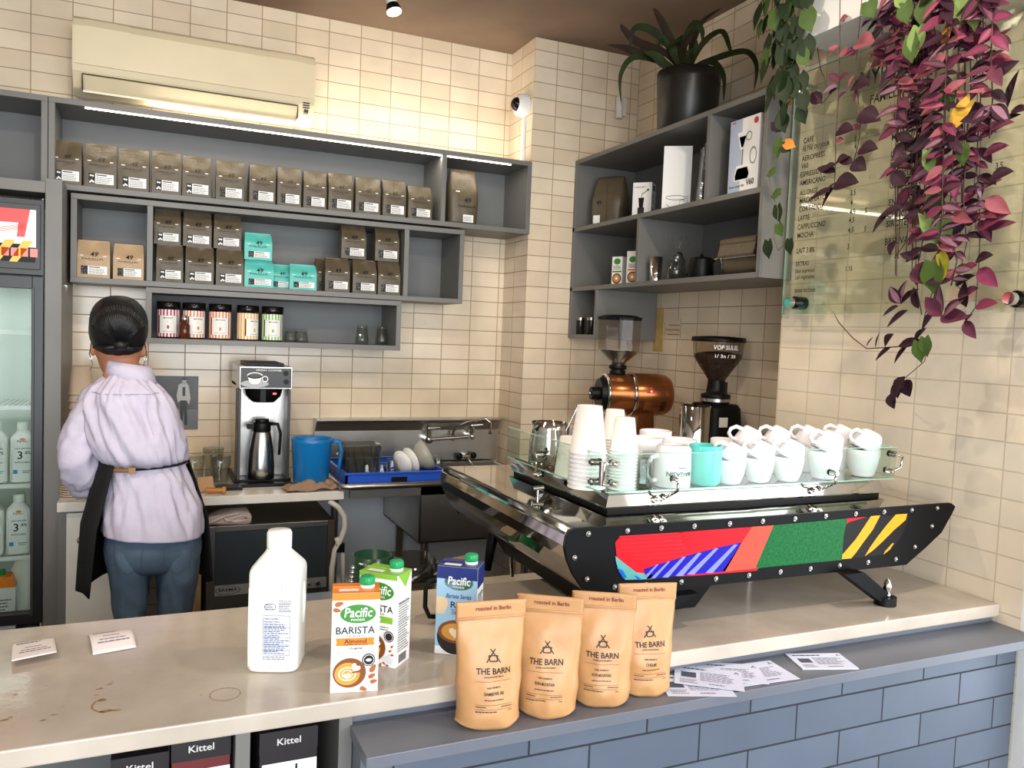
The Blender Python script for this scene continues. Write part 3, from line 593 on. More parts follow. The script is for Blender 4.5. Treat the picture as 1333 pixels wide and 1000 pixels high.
m = MB(); m.box((-.05, -.04, 0), (.05, .04, .16), paperw); m.prism([(-.05, .16), (.05, .16), (.035, .2), (-.035, .2)], -.04, .04, mat('carton_orange', (235, 128, 30), .4)); m.cyl((0, 0, .2), (0, 0, .22), .013, mat('green_cap', (28, 150, 88), .35)); m.lines(lambda x, z: (x, -.041, z), -.04, .04, .02, .12, 8, greyink)
o = m.build('milk_carton'); o.location = (-.512, 3.54, U(5, 812, y=3.5).z-.03); o.location.z = .4205; tag(o, 'orange and white carton at the bottom of the fridge', 'milk carton')
m = MB()
m.lathe([(.06, 0), (.06, .2), (.04, .25), (.04, .3)], milkp, seg=20); o = m.build('milk_jug'); o.location = (-.43, 3.6, .4205); tag(o, 'plain pale container at the bottom of the fridge beside the carton', 'container')
l = area('fridge_light', (-.6, 3.60, 1.73), (-.6, 3.6, 0), .6, .1, 1.0, (1, 1, .96))
# ================================================================ BACK COUNTER
ZK = .940
kc = mat('white_laminate', (214, 208, 198), .3, var=.05)
m = MB(); m.box((-.306, 3.28, ZK-.035), (.727, WB-.001, ZK), kc); tag(m.build('back_counter', bevel=.002), 'cream laminate back counter carrying the coffee maker and blue pitcher', 'counter')
cb = thing('base_cabinet', 'white-doored base cabinet with a brass knob under the back counter', 'cabinet')
m = MB(); m.box((-.306, 3.33, 0), (-.02, WB-.002, ZK-.036), grey); m.build('carcass', cb)
xa = U(86, 720, y=3.31).x
m = MB(); m.box((xa, 3.31, .1), (xa+.22, 3.329, U(100, 668, y=3.31).z), mat('cream_door_paint', (222, 218, 206), .4, var=.05)); dd = m.build('door', cb, bevel=.003)
k = U(105, 703, y=3.30); m = MB(); m.sphere((k.x, 3.296, k.z), .014, mat('brass_knob', (196, 184, 150), .25, .8)); m.cyl((k.x, 3.31, k.z), (k.x, 3.30, k.z), .006, steel); m.build('knob', dd)
for (x0_, x1_) in ((.03, .06), (.71, .725)):
    pass
m = MB(); m.box((.15, 3.40, 0), (.19, 3.8, ZK-.036), mat('pale_wood_board', (176, 140, 96), .6, var=.1)); tag(m.build('support_board'), 'pale wooden support board under the back counter beside the ice machine', 'board')
# ice machine
im = thing('ice_machine', 'stainless ice machine with dark front panel under the back counter', 'ice machine')
ix0, ix1, iz1 = .207, .70, .812; st2 = mat('stainless_panel', (172, 168, 160), .3, 1, var=.06, vscale=4)
m = MB(); m.box((ix0, 3.33, .05), (ix1, 3.85, iz1), st2); m.build('body', im, bevel=.003)
m = MB(); m.box((ix0, 3.318, .05), (ix0+.028, 3.33, iz1), st2); m.box((ix1-.028, 3.318, .05), (ix1, 3.33, iz1), mat('dark_bronze_edge', (80, 72, 64), .4, .6)); m.box((ix0+.028, 3.318, iz1-.022), (ix1-.028, 3.33, iz1), st2); m.build('front_frame', im, bevel=.001)
zbm = U(350, 757, y=3.32).z
m = MB(); m.box((ix0+.029, 3.322, zbm), (ix1-.029, 3.3295, iz1-.023), mat('charcoal_panel', (44, 50, 54), .35)); m.build('front_panel', im)
m = MB(); m.box((ix0+.029, 3.317, zbm-.042), (ix1-.029, 3.3295, zbm-.001), mat('silver_band', (150, 150, 148), .4, .4)); f = lambda x, z: (x, 3.3163, z)
m.disc(f, ix0+.078, zbm-.021, .047, ink, 30, ry=.016, r0=.044); m.text('BREMA', f, ix0+.078, zbm-.019, ink, h=.013, w=.07); m.text('ice makers', f, ix0+.07, zbm-.036, ink, h=.004, w=.06)
m.patch(f, ix1-.13, ix1-.035, zbm-.038, zbm-.004, mat('silver_plate', (140, 142, 142), .35, .5)); m.build('logo_band', im)
for dx in (.115, .10, .065): m = MB(); m.cyl((ix1-dx, 3.317, zbm-.022), (ix1-dx, 3.305, zbm-.022), .0045 if dx > .09 else .009, steel, seg=14); m.build('button', im)
m = MB(); m.box((ix0+.029, 3.322, .3), (ix1-.029, 3.3295, zbm-.045), st2); m.build('lower_panel', im)
# folded towel on the ice machine, crumpled cloth on the counter
def cloth(name, label, col, path, w, th, loc, rz, amp, seed, nu=40, nv=26):
    m = MB(); c = mat(col[0], col[1], .9, bump=.35, bscale=260)
    def fn(a, b):
        x = (a-.5)*w[0]; y = (b-.5)*w[1]; R = min(1, 3*min(a, 1-a, b, 1-b)+.12)
        z = abs(noise.noise(Vector((x*18+seed, y*26, 0))))*amp*2+amp*.9*abs(math.sin(x*46+6*noise.noise(Vector((x*9, y*9, seed)))+y*30))
        k = 1+.22*noise.noise(Vector((a*4+seed, b*4, 3)))
        return (x*k, y*k, max(.0015, z*R**.5+th*R))
    m.grid(fn, nu, nv, c); 
    o = m.build(name, solid=.002); o.location = loc; o.rotation_euler = (0, 0, rz); return tag(o, label, 'cloth')
p = U(297, 668, y=3.36)
m = MB(); tw = mat('beige_towel', (206, 184, 172), .95, bump=.4, bscale=240)
def roll(a, b, s=1):
    pass
sh = [(-.085, .002), (-.088, .018), (-.07, .034), (-.02, .045), (.03, .052), (.078, .05), (.088, .035), (.085, .008), (.07, .002)]
m.loft([[(x*(1-.03*k+.02*math.sin(k)), -.06+.03*k, z*(1-.06*abs(k-2))+.003*math.sin(x*60+k)) for x, z in sh] for k in range(5)], tw)
m.tube([(.0, -.066, .012), (.03, -.068, .034), (.062, -.066, .036), (.075, -.066, .02), (.03, -.066, .012), (-.01, -.066, .02), (-.02, -.064, .034)], .0055, tw, seg=7)
m.tube([(-.075, -.066, .01), (-.04, -.067, .026), (-.01, -.067, .038), (.04, -.067, .046)], .006, tw, seg=7)
o = m.build('folded_towel'); o.location = (p.x, 3.40, iz1+.0005); tag(o, 'folded beige towel lying on top of the ice machine', 'towel')
cloth('crumpled_cloth', 'crumpled brown cloth hanging over the right corner of the back counter', ('brown_cloth', (152, 122, 98)), None, (.23, .10), .012, (U(405, 640, z=ZK).x+.012, 3.335, ZK+.001), .1, .017, 4)
# drain hose right of the ice machine
m = MB(); P = [U(u, v, y=3.295) for u, v in ((428, 652), (440, 660), (448, 672), (449, 686), (444, 702), (436, 716), (432, 740), (431, 790))]
m.tube(P, .0115, mat('white_pvc', (196, 192, 182), .35), seg=12); P = [U(u, v, y=3.30) for u, v in ((438, 700), (442, 712), (446, 720), (447, 790))]; m.tube(P, .010, MATS['white_pvc'], seg=10)
P = U(443, 712, y=3.30); m.box((P.x-.02, 3.285, P.z-.02), (P.x+.015, 3.31, P.z+.015), black); tag(m.build('drain_hose'), 'bent white plastic drain hose beside the ice machine', 'hose')
# coffee maker
cmk = thing('coffee_maker', 'steel and black airpot coffee brewer on the back counter', 'coffee maker', (.43, 3.46, ZK))
cw = .21
m = MB(); m.box((-cw/2-.01, .03, 0), (cw/2+.01, .34, .022), black); m.box((-cw/2-.01, -.03, 0), (cw/2+.01, .03, .014), black); m.build('base', cmk, bevel=.003)
m = MB(); m.box((-cw/2, .13, .022), (cw/2, .32, .42), steel); m.box((-cw/2, .02, .022), (-cw/2+.012, .13, .40), gasket); m.box((cw/2-.012, .02, .022), (cw/2, .13, .40), gasket); m.build('tower', cmk, bevel=.002)
m = MB(); m.box((-cw/2, -.012, .405), (cw/2, .32, .497), steel); m.box((-cw/2+.03, .02, .497), (cw/2-.03, .28, .51), black)
f = lambda x, z: (x, -.0135, z); m.patch(f, -cw/2+.004, cw/2-.004, .409, .491, gasket); f2 = lambda x, z: (x, -.0145, z); f3 = lambda x, z: (x, -.0155, z); f4 = lambda x, z: (x, -.0165, z)
m.disc(f2, -.045, .426, .055, mat('print_grey_light', (170, 170, 170), .4), 30, ry=.015); m.poly(f3, [(-.075, .46), (-.015, .46), (-.025, .432), (-.035, .424), (-.055, .424), (-.066, .432)], paperw); m.disc(f3, -.045, .46, .031, paperw, 30, ry=.013); m.disc(f4, -.045, .46, .025, gasket, 24, ry=.009); m.disc(f3, -.005, .446, .013, paperw, 18, r0=.009)
m.text('FRESH COFFEE', f3, .01, .482, paperw, h=.007, w=.1); m.disc(f2, .078, .47, .011, black, 16); m.disc(f2, .08, .435, .011, black, 16); m.build('brew_head', cmk, bevel=.002)
m = MB(); m.lathe([(.036, .345), (.055, .37), (.062, .405)], black, c=(0, .06, 0), seg=30, rx=1.25); m.box((-.022, -.012, .35), (.0, .03, .402), black); m.patch(lambda x, z: (x, -.0005-.012, z), .028, .042, .382, .389, mat('red_display', (230, 80, 70), .4, emit=2)); m.build('brew_basket', cmk)
ca = thing('thermal_carafe', 'brushed steel thermal carafe with black lid under the coffee brewer', 'carafe', (.43-.005, 3.46+.055, ZK+.0225))
m = MB(); m.lathe([(.050, 0), (.054, .004), (.054, .05), (.049, .12), (.037, .19), (.034, .2)], steel, seg=36); m.build('carafe_body', ca)
m = MB(); m.lathe([(.035, .198), (.037, .205), (.036, .235), (.028, .242), (.028, .252), (0, .254)], black, seg=30, cap=False); m.box((-.06, -.014, .21), (-.03, .014, .232), black); m.build('lid', ca, bevel=.002)
m = MB(); m.tube([(.03, -.012, .232), (.062, -.014, .23), (.075, -.014, .19), (.072, -.014, .13), (.07, -.014, .10)], [.009, .009, .009, .008, .008], black, seg=8, flat=.7); m.build('handle', ca)
# blue pitcher
bp_ = mat('blue_plastic', (18, 112, 176), .3, sss=.1); pt = thing('blue_pitcher', 'bright blue plastic pitcher between the coffee maker and the sink', 'pitcher', (.612, 3.395, ZK+.0005))
m = MB(); m.lathe([(.065, 0), (.070, .005), (.082, .19), (.086, .205), (.083, .206), (.079, .19), (.069, .006), (0, .004)], bp_, seg=40, cap=False); m.lathe([(0, 0), (.065, 0)], bp_, cap=False); m.build('pitcher_body', pt)
m = MB(); m.tube([(.080, 0, .19), (.114, 0, .19), (.124, 0, .15), (.118, 0, .09), (.114, 0, .06)], [.012, .012, .012, .011, .009], bp_, seg=8, flat=.7); m.build('handle', pt)
# glasses and tamper by the person
for k, (u, v, y, h, lab) in enumerate(((252, 632, 3.50, .13, 'tall fluted drinking glass nearest the person on the back counter'), (277, 628, 3.62, .14, 'tall fluted drinking glass by the wall left of the coffee maker'), (276, 634, 3.53, .12, 'fluted drinking glass in front of the taller one left of the coffee maker'))):
    o = tumbler(.033, .042, h).build('drinking_glass'); q = U(u, v, y=y); o.location = (q.x+(.03 if k == 2 else 0), y, ZK+.0005); tag(o, lab, 'glass', 'glasses on the back counter')
m = MB(); wd = mat('honey_wood', (188, 120, 52), .4, var=.1); q = U(283, 640, y=3.34)
m.cyl((-.03, 0, .015), (.028, -.01, .015), .012, wd, r2=.009); m.cyl((.028, -.01, .015), (.04, -.012, .015), .015, wd); o = m.build('wooden_tamper'); o.location = (q.x-.01, 3.33, ZK); tag(o, 'small honey-coloured wooden tamper lying at the front of the back counter', 'tamper')
m = MB(); m.box((-.05, -.04, 0), (.05, .04, .01), black); m.box((-.045, -.035, .01), (.045, .035, .014), gasket); o = m.build('scale_tray', bevel=.002); o.location = (U(305, 634, y=3.40).x-.02, 3.42, ZK+.0005); tag(o, 'small flat black tray beside the wooden tamper', 'tray')
m = MB(); m.box((-.03, -.008, 0), (.03, .008, .06), mat('kraft_card', (182, 142, 100), .6)); o = m.build('card_packet'); o.location = (U(268, 640, y=3.37).x, 3.37, ZK+.0005); o.rotation_euler = (-.3, 0, .3); tag(o, 'small brown card packet standing behind the wooden tamper', 'packet')
# cup stacks beside the fridge panel
paperc = mat('paper_cup_white', (238, 234, 226), .45)
def cup_stack(n, r0, r1, h, step, mt=None, up=False):
    """n nested take-away cups, open ends down (or up)"""
    mt = mt or paperc; m = MB()
    for k in range(n):
        z = k*step
        if up: prof = [(0, z), (r0, z), (r1, z+h-.004), (r1+.0025, z+h-.004), (r1+.0025, z+h), (r1-.001, z+h), (r0-.001, z+.004)]
        else: prof = [(r1-.001, z), (r1+.0025, z), (r1+.0025, z+.004), (r1, z+.004), (r0, z+h), (r0-.002, z+h-.003), (0, z+h-.003)] if k == n-1 else [(r1-.001, z), (r1+.0025, z), (r1+.0025, z+.004), (r1, z+.004), (r1-(r1-r0)*.25, z+h*.25)]
        m.lathe(prof, mt, seg=32, cap=False)
    return m
q = U(107, 500, y=3.6)
for k in range(1): 
    o = cup_stack(14, .033, .044, .11, .0285, mat('kraft_cup', (190, 170, 150), .5)).build('cup_stack'); o.location = (q.x+.0, 3.55, ZK+.0005); tag(o, 'tall stack of upturned beige paper cups between fridge panel and person', 'cup stack')
o = cup_stack(22, .038, .043, .02, .0085, mat('kraft_cup', (190, 170, 150), .5)).build('lid_stack'); o.location = (-.262, 3.38, ZK+.0005); tag(o, 'ribbed stack of cup lids at the left end of the back counter', 'lid stack')
# poster
m = MB(); xa, xb, za, zb2 = U(203, 520, y=3.874).x-.02, U(258, 520, y=3.874).x, U(255, 559, y=3.874).z, U(255, 490, y=3.874).z
m.box((xa, 3.874, za), (xb, 3.8785, zb2), mat('photo_dark_grey', (74, 74, 76), .35, var=.25, vscale=12)); f = lambda x, z: (xb-.062+x, 3.8732, za+z); f2 = lambda x, z: (xb-.062+x, 3.8726, za+z)
lg = mat('photo_light_grey', (170, 170, 168), .35); dg = mat('photo_black', (22, 22, 24), .35)
m.patch(lambda x, z: (xb-.2+x, 3.8735, za+z), .02, .199, 0, .09, mat('photo_mid_grey', (100, 100, 102), .35))
m.poly(f, [(-.02, .20), (-.005, .21), (.012, .21), (.022, .195), (.03, .14), (.024, .11), (.014, .13), (-.01, .13), (-.022, .12), (-.028, .15)], lg); m.disc(f, .003, .218, .009, lg, 14, ry=.011); m.disc(f2, .003, .226, .013, dg, 14, ry=.006)
m.poly(f2, [(-.01, .13), (.014, .13), (.016, .10), (.018, .02), (.006, .02), (.003, .09), (-.004, .02), (-.014, .02), (-.012, .1)], dg); m.patch(f2, -.004, .008, .15, .19, dg)
tag(m.build('photo_print'), 'black and white photo print of a standing figure on the tiles beside the person', 'picture')
# ================================================================ SINK
sk = thing('sink_unit', 'stainless steel sink with drainboard and tall backsplash against the back wall', 'sink')
ss = mat('sink_stainless', (186, 182, 174), .3, 1, var=.15, vscale=3, bump=.01)
zs = .955; bx0 = U(410, 560, y=3.84).x; bx1 = 1.64; zs1 = U(640, 545, y=3.80).z
m = MB(); m.prism([(3.855, zs), (3.84, zs+.01), (3.84, zs1-.06), (3.815, zs1-.022), (3.79, zs1-.006), (3.79, zs1), (3.878, zs1), (3.878, zs)], bx0, bx1, ss, ax='x'); m.build('backsplash', sk)
dx0 = U(447, 636, y=3.26).x; dz = U(500, 628, y=3.26).z
m = MB(); m.box((bx0+.01, 3.27, zs-.012), (1.05, 3.855, zs), ss); m.tube([(bx0+.01, 3.84, zs+.005), (dx0-.01, 3.30, zs+.005), (dx0, 3.265, zs+.004), (dx0+.04, 3.262, zs+.004), (1.62, 3.262, zs+.004)], .013, ss, seg=12); m.box((dx0+.03, 3.27, zs-.045), (1.62, 3.285, zs-.006), ss); m.build('drainboard', sk)
m = MB()
for lo, hi in (((1.05, 3.27, .70), (1.06, 3.85, zs)), ((1.05, 3.27, .70), (1.62, 3.28, zs)), ((1.61, 3.27, .70), (1.62, 3.85, zs)), ((1.05, 3.27, .70), (1.62, 3.85, .71)), ((1.05, 3.84, .70), (1.62, 3.85, zs))): m.box(lo, hi, ss)
m.build('basin', sk, bevel=.003)
for x, y in ((1.12, 3.40), (1.58, 3.32), (.80, 3.8), (1.12, 3.8)): m = MB(); m.cyl((x, y, 0), (x, y, .70 if x > 1 else zs-.012), .018, ss, seg=14); m.build('leg', sk)
fa = thing('wall_faucet', 'chrome wall-mounted faucet with two lever handles and a long swivel spout', 'faucet', (0, 0, 0))
A = U(558, 572, y=3.80); B = U(614, 568, y=3.80)
m = MB(); m.cyl((A.x, 3.84, A.z), (A.x, 3.79, A.z), .02, chrome); m.cyl((B.x, 3.84, B.z), (B.x, 3.79, B.z), .02, chrome); m.cyl(tuple(A), tuple(B), .011, chrome); mid = A.lerp(B, .52)
for q in (A, B): m.cyl((q.x, 3.80, q.z), (q.x, 3.80, q.z+.05), .015, chrome); m.sphere((q.x, 3.80, q.z), .019, chrome)
m.build('faucet_body', fa)
for q, s in ((A, 1), (B, 1)): m = MB(); m.cyl((q.x-.005, 3.80, q.z+.055), (q.x+.05*s, 3.775, q.z+.062), .007, chrome, r2=.005); m.sphere((q.x, 3.80, q.z+.055), .014, chrome); m.build('lever_handle', fa)
S1 = [U(u, v, y=3.80-.12*k) for k, (u, v) in zip((0, 0, .1, .6, 1, 1, 1), ((589, 574), (590, 562), (594, 556), (615, 549), (633, 545), (638, 550), (638, 562)))]
m = MB(); m.tube(S1, .0085, chrome, seg=10); m.cyl(S1[-1], S1[-1]-Vector((0, 0, .012)), .011, chrome); m.build('spout', fa)
A = U(598, 594, y=3.81); B = U(616, 593, y=3.81); fv = thing('spray_valve', 'small chrome valve with two round black knobs below the faucet', 'valve')
m = MB(); m.cyl(A, B, .007, chrome); M_ = A.lerp(B, .5); m.cyl(M_, (M_.x, 3.84, M_.z), .01, chrome); m.tube([M_, M_+Vector((.02, -.01, -.03)), M_+Vector((.05, -.02, -.07))], .006, chrome, seg=8); m.build('valve_body', fv)
for q in (A, B): m = MB(); m.sphere(tuple(q), .018, black); m.build('knob', fv)
# rack with dishes
rk = mat('blue_rack_plastic', (30, 82, 190), .35); R0 = Vector((0, 0, 0))
rkx0, rkx1, rky0, rky1 = .735, 1.18, 3.30, 3.72; rz0 = zs+.002
m = MB(); t2 = .012
for lo, hi in (((rkx0, rky0, rz0), (rkx1, rky0+t2, rz0+.05)), ((rkx0, rky1-t2, rz0), (rkx1, rky1, rz0+.05)), ((rkx0, rky0, rz0), (rkx0+t2, rky1, rz0+.05)), ((rkx1-t2, rky0, rz0), (rkx1, rky1, rz0+.05)), ((rkx0-.006, rky0-.006, rz0+.044), (rkx1+.006, rky0+t2, rz0+.052)), ((rkx0-.006, rky1-t2, rz0+.044), (rkx1+.006, rky1+.006, rz0+.052))): m.box(lo, hi, rk)
for i in range(9): m.box((rkx0+.04+.045*i, rky0, rz0), (rkx0+.046+.045*i, rky1, rz0+.006), rk)
for i in range(9): m.box((rkx0, rky0+.03+.042*i, rz0), (rkx1, rky0+.036+.042*i, rz0+.006), rk)
m.box((.93, rky0-.001, rz0+.008), (1.0, rky0+.001, rz0+.03), black)
tag(m.build('dish_rack', bevel=.0015), 'blue plastic dish rack with drying dishes on the drainboard', 'dish rack')
clearp = thin('clear_plastic', (226, 228, 224), .35, .4)
def tub(w, d, h, t=.003):
    m = MB(); lo = se(w*.9, d*.9, .35, 0); m.loft([se(w*.9, d*.9, .35, 0), se(w, d, .35, h), se(w+.012, d+.012, .35, h), se(w+.012, d+.012, .35, h+.004), se(w-t, d-t, .35, h+.004), se(w*.9-t, d*.9-t, .35, t)], clearp); return m
for i, (dz_, lab) in enumerate(((0, 'lower clear plastic food tub of two in the dish rack'), (.05, 'upper clear plastic food tub nested in another in the dish rack'))):
    o = tub(.17+.008*i, .15+.008*i, .085).build('food_tub'); q = U(467, 595, y=3.5); o.location = (q.x+.005, 3.52, rz0+.0065+dz_); tag(o, lab, 'food tub', 'food tubs')
china = mat('white_china', (240, 238, 234), .15)
def plate(r): m = MB(); m.lathe([(0, 0), (r*.55, 0), (r, .016), (r, .019), (r*.55, .004), (0, .004)], china, seg=36, cap=False); return m
for i, (u, rr, lab) in enumerate(((522, .056, 'white plate standing on edge left of the bowls in the dish rack'), (533, .062, 'white plate leaning against the clear bowl in the dish rack'))):
    o = plate(rr).build('plate'); q = U(u, 605, y=3.42); o.location = (q.x, 3.44+.01*i, rz0+.0065+rr*.98); o.rotation_euler = (0, 1.25, .5-.2*i); tag(o, lab, 'plate', 'plates in the dish rack')
m = MB(); m.lathe([(0, 0), (.03, 0), (.06, .03), (.075, .06), (.0725, .06), (.057, .032), (.028, .003), (0, .003)], mat('frosted_plastic', (214, 210, 200), .25, trans=.4), seg=32, cap=False); o = m.build('mixing_bowl'); q = U(550, 595, y=3.45); o.location = (q.x-.03, 3.46, rz0+.075); o.rotation_euler = (.3, 1.1, .3); tag(o, 'translucent bowl tilted on its side in the dish rack', 'bowl')
for k, (u, y) in enumerate(((478, 3.36), (497, 3.36), (510, 3.46), (570, 3.5))):
    o = tumbler(.024, .031, .075).build('drinking_glass'); q = U(u, 608, y=y); o.location = (q.x, y, rz0+.0065+.076); o.rotation_euler = (PI, 0, 0); tag(o, 'upturned drinking glass, %s from the left in the dish rack' % ordn(k), 'glass', 'glasses in the dish rack')
gp = mat('grey_wall_panel', (236, 240, 245), .35, .0, var=.08, vscale=2)
m = MB(); m.box((.73, 3.868, 0), (XP-.002, 3.879, zs-.02), gp); struct(m.build('trim_2'))
# ================================================================ AIR CONDITIONER
ac = thing('air_conditioner', 'cream wall-mounted split air conditioner above the long top shelf', 'air conditioner')
acm = mat('aged_cream_plastic', (218, 202, 168), .38, var=.05, vscale=4); ax0, ax1, az0, az1 = -.298, .634, 2.497, 2.79
prof = [(3.879, az0+.02), (3.76, az0), (3.70, az0+.018), (3.655, az0+.075), (3.645, az0+.10), (3.645, az1-.05), (3.66, az1-.018), (3.69, az1-.002), (3.72, az1), (3.879, az1)]
m = MB(); m.prism(prof, ax0, ax1, acm, ax='x'); m.build('housing', ac, bevel=.006, seg=3)
m = MB(); m.prism([(3.640, az0+.098), (3.640, az1-.05), (3.655, az1-.02), (3.66, az1-.022), (3.646, az1-.05), (3.646, az0+.098)], ax0+.006, ax1-.004, acm, ax='x'); m.build('front_panel', ac, bevel=.002)
m = MB(); m.prism([(3.700, az0+.012), (3.658, az0+.062), (3.655, az0+.060), (3.697, az0+.009)], ax0+.035, ax1-.07, acm, ax='x')
for z in (az0+.063,): m.box((ax0+.035, 3.649, z), (ax1-.07, 3.656, z+.0025), black)
m.box((ax0+.033, 3.655, az0+.012), (ax0+.0365, 3.70, az0+.064), black); m.box((ax1-.0715, 3.655, az0+.012), (ax1-.069, 3.70, az0+.064), black); m.box((ax0+.035, 3.694, az0+.004), (ax1-.07, 3.701, az0+.012), mat('bright_edge', (235, 225, 200), .3)); m.build('louver', ac)
m = MB(); m.box((ax1-.045, 3.64, az0+.035), (ax1-.028, 3.668, az0+.05), gasket); 
for i in range(3): m.box((ax1-.05, 3.642, az0+.058+.01*i), (ax1-.022, 3.658, az0+.060+.01*i), black)
m.build('indicator', ac)
for ga_, gb_ in ((ax0+.04, ax0+.2), (ax1-.19, ax1-.05)): m = MB(); m.prism([(3.640, az1-.048), (3.655, az1-.018), (3.6555, az1-.0205), (3.6405, az1-.0505)], ga_, gb_, acm, ax='x'); m.build('grille', ac)
# security camera, detector, ceiling spot
sc_ = thing('security_camera', 'white dome security camera with a white cable duct on the pillar side', 'camera')
q = U(678, 137, x=XP-.03); m = MB(); m.lathe([(.052, 0), (.056, .02), (.052, .045), (.04, .055)], white_paint, seg=32, M=Matrix.Translation((XP-.001, q.y, q.z))@Matrix.Rotation(-PI/2, 4, 'Y')); m.build('housing', sc_)
m = MB(); m.sphere((XP-.052, q.y-.008, q.z), .033, lidm, seg=24, rings=14); m.build('lens_dome', sc_)
m = MB(); m.box((XP-.014, q.y-.006, zT1+.001), (XP-.001, q.y+.012, q.z-.045), white_paint); m.build('cable_duct', sc_)
m = MB(); q = U(806, 140, y=WP-.02); m.cyl((q.x, WP-.022, q.z-.055), (q.x, WP-.022, q.z+.05), .019, kc, seg=20); m.box((q.x, WP-.03, q.z-.04), (q.x+.035, WP-.001, q.z+.05), kc); tag(m.build('wall_sensor'), 'small cream sensor mounted on the tiles left of the plant pot', 'sensor')
sp = thing('ceiling_spotlight', 'small black ceiling spotlight with a lit bulb', 'spotlight'); q = U(513, 15, z=2.93); q0 = Vector((q.x-.03, q.y, ZC))
m = MB(); m.cyl((q0.x, q0.y, ZC-.03), (q0.x, q0.y, ZC), .04, black); m.cyl(q0, q+Vector((-.01, 0, .04)), .008, black); m.build('mount', sp)
dv = Vector((.2, -.25, -1)).normalized(); m = MB(); m.cyl(q-dv*.075, q-dv*.03, .022, white_paint); m.cyl(q-dv*.03, q, .026, black, r2=.034); m.build('lamp_head', sp)
m = MB(); m.cyl(q+dv*.0005, q+dv*.004, .030, mat('lit_bulb', (255, 240, 215), .4, emit=25)); m.build('bulb', sp)
# wooden plugs and pencil note in the niche corner
wdp = mat('bare_wood_strip', (190, 158, 98), .7, var=.15, vscale=20)
P = [U(u, v, x=XN-.004) for u, v in ((853, 402), (864, 402), (862, 458), (850, 458))]
m = MB(); m.box((XN-.006, min(p.y for p in P), P[2].z), (XN-.0005, max(p.y for p in P)-.0, P[0].z), wdp); tag(m.build('wood_strip'), 'narrow vertical strip of bare wood let into the tiles behind the grinders', 'wood strip')
P = [U(u, v, y=WP-.004) for u, v in ((832, 449), (843, 484))]
m = MB(); m.box((P[0].x-.04, WP-.006, P[1].z), (min(P[1].x-.04, XN-.002), WP-.0005, P[0].z), wdp); tag(m.build('wood_strip'), 'short chipped wood patch in the tiles right of the copper grinder hopper', 'wood strip')
m = MB(); f = lambda y, z: (XN-.0012, y, z); P = [U(u, v, x=XN) for u, v in ((866, 418), (886, 440))]
m.patch(f, P[0].y, P[1].y, P[1].z, P[0].z, mat('pale_note', (214, 196, 168), .8)); pk = mat('red_brown_pencil', (150, 96, 60), .8); f2 = lambda y, z: (XN-.002, y, z)
for i in range(3): m.lines(f2, P[1].y+.01, P[0].y-.01, P[1].z+.01+.022*i, P[1].z+.02+.022*i, 1, pk)
m.patch(f2, P[0].y-.002, P[0].y, P[1].z, P[0].z, pk); m.patch(f2, P[1].y, P[1].y+.002, P[1].z, P[0].z+.01, pk); tag(m.build('wall_note'), 'small handwritten note on the tiles behind the grinders', 'note')
# ================================================================ ESPRESSO MACHINE
em = thing('espresso_machine', 'chrome and black espresso machine with colourful art panel on its back', 'espresso machine', (0, 0, 0))
MY = 1.50
def pm(u, v, y=MY): q = U(u, v, y=y); return (q.x, q.z)
outl = [pm(*q) for q in ((751, 688), (1000, 672), (1219, 656), (1237, 655), (1242, 659), (1238, 668), (1224, 693), (1203, 713), (1178, 735), (900, 764), (778, 777), (765, 775), (758, 766), (746, 748), (738, 729), (734.5, 712), (737, 698), (742, 691))]
satin = mat('satin_black_panel', (8, 8, 9), .5, spec=.15); ch2 = mat('mirror_steel', (196, 192, 186), .05, 1)
cx_, cz_ = sum(p[0] for p in outl)/len(outl), sum(p[1] for p in outl)/len(outl)
def inset(pts, d): return [(x+(cx_-x)*d, z+(cz_-z)*d*2) for x, z in pts]
m = MB(); m.prism(outl, MY-.004, MY+.004, satin); m.build('back_panel', em, bevel=.001)
m = MB(); m.prism([(x, z) for x, z in inset(outl, -.004)], MY+.0042, MY+.008, ch2); m.build('chrome_edge', em)
m = MB(); m.prism(inset(outl, .004), MY+.0085, 2.32, ch2, smooth=False)
b = m.build('body_shell', em, bevel=.012, seg=4)
# art panel
f = lambda u, v: (lambda q: (q.x, MY-.0052, q.z))(U(u, v, y=MY-.0052))
def fk(k): return lambda u, v: (lambda q: (q.x, MY-.0052-.0006*k, q.z))(U(u, v, y=MY-.0052-.0006*k))
red = mat('art_red', (204, 22, 34), .4, spec=.15, var=.12, vscale=90); coral = mat('art_coral', (226, 74, 58), .4, spec=.15, var=.06); green = mat('art_green', (12, 90, 42), .4, spec=.15, var=.35, vscale=160); yel = mat('art_yellow', (232, 152, 30), .4, spec=.15, var=.06); blue = mat('art_blue', (26, 22, 156), .4, spec=.15); lav = mat('art_lavender', (122, 128, 224), .4, spec=.15); tl = mat('art_teal', (88, 164, 160), .4, spec=.15); bl2 = mat('art_cobalt', (30, 96, 200), .4, spec=.15); abl = mat('art_black', (22, 20, 20), .4, spec=.15)
m = MB()
m.poly(f, [(808, 698), (870, 694), (1010, 684), (1008, 712), (985, 743), (900, 750), (836, 751), (803, 727), (801, 706)], red)
m.poly(fk(1), [(801, 724), (812, 733), (828, 745), (850, 749), (848, 754), (814, 755), (806, 745), (802, 732)], tl); m.poly(fk(2), [(803, 739), (811, 743), (816, 752), (811, 753)], bl2); m.poly(fk(2), [(825, 749), (829, 750), (836, 755), (831, 755)], bl2)
m.poly(fk(1), [(838, 741), (870, 731), (900, 722), (935, 713), (966, 706), (944, 744), (842, 754)], blue)
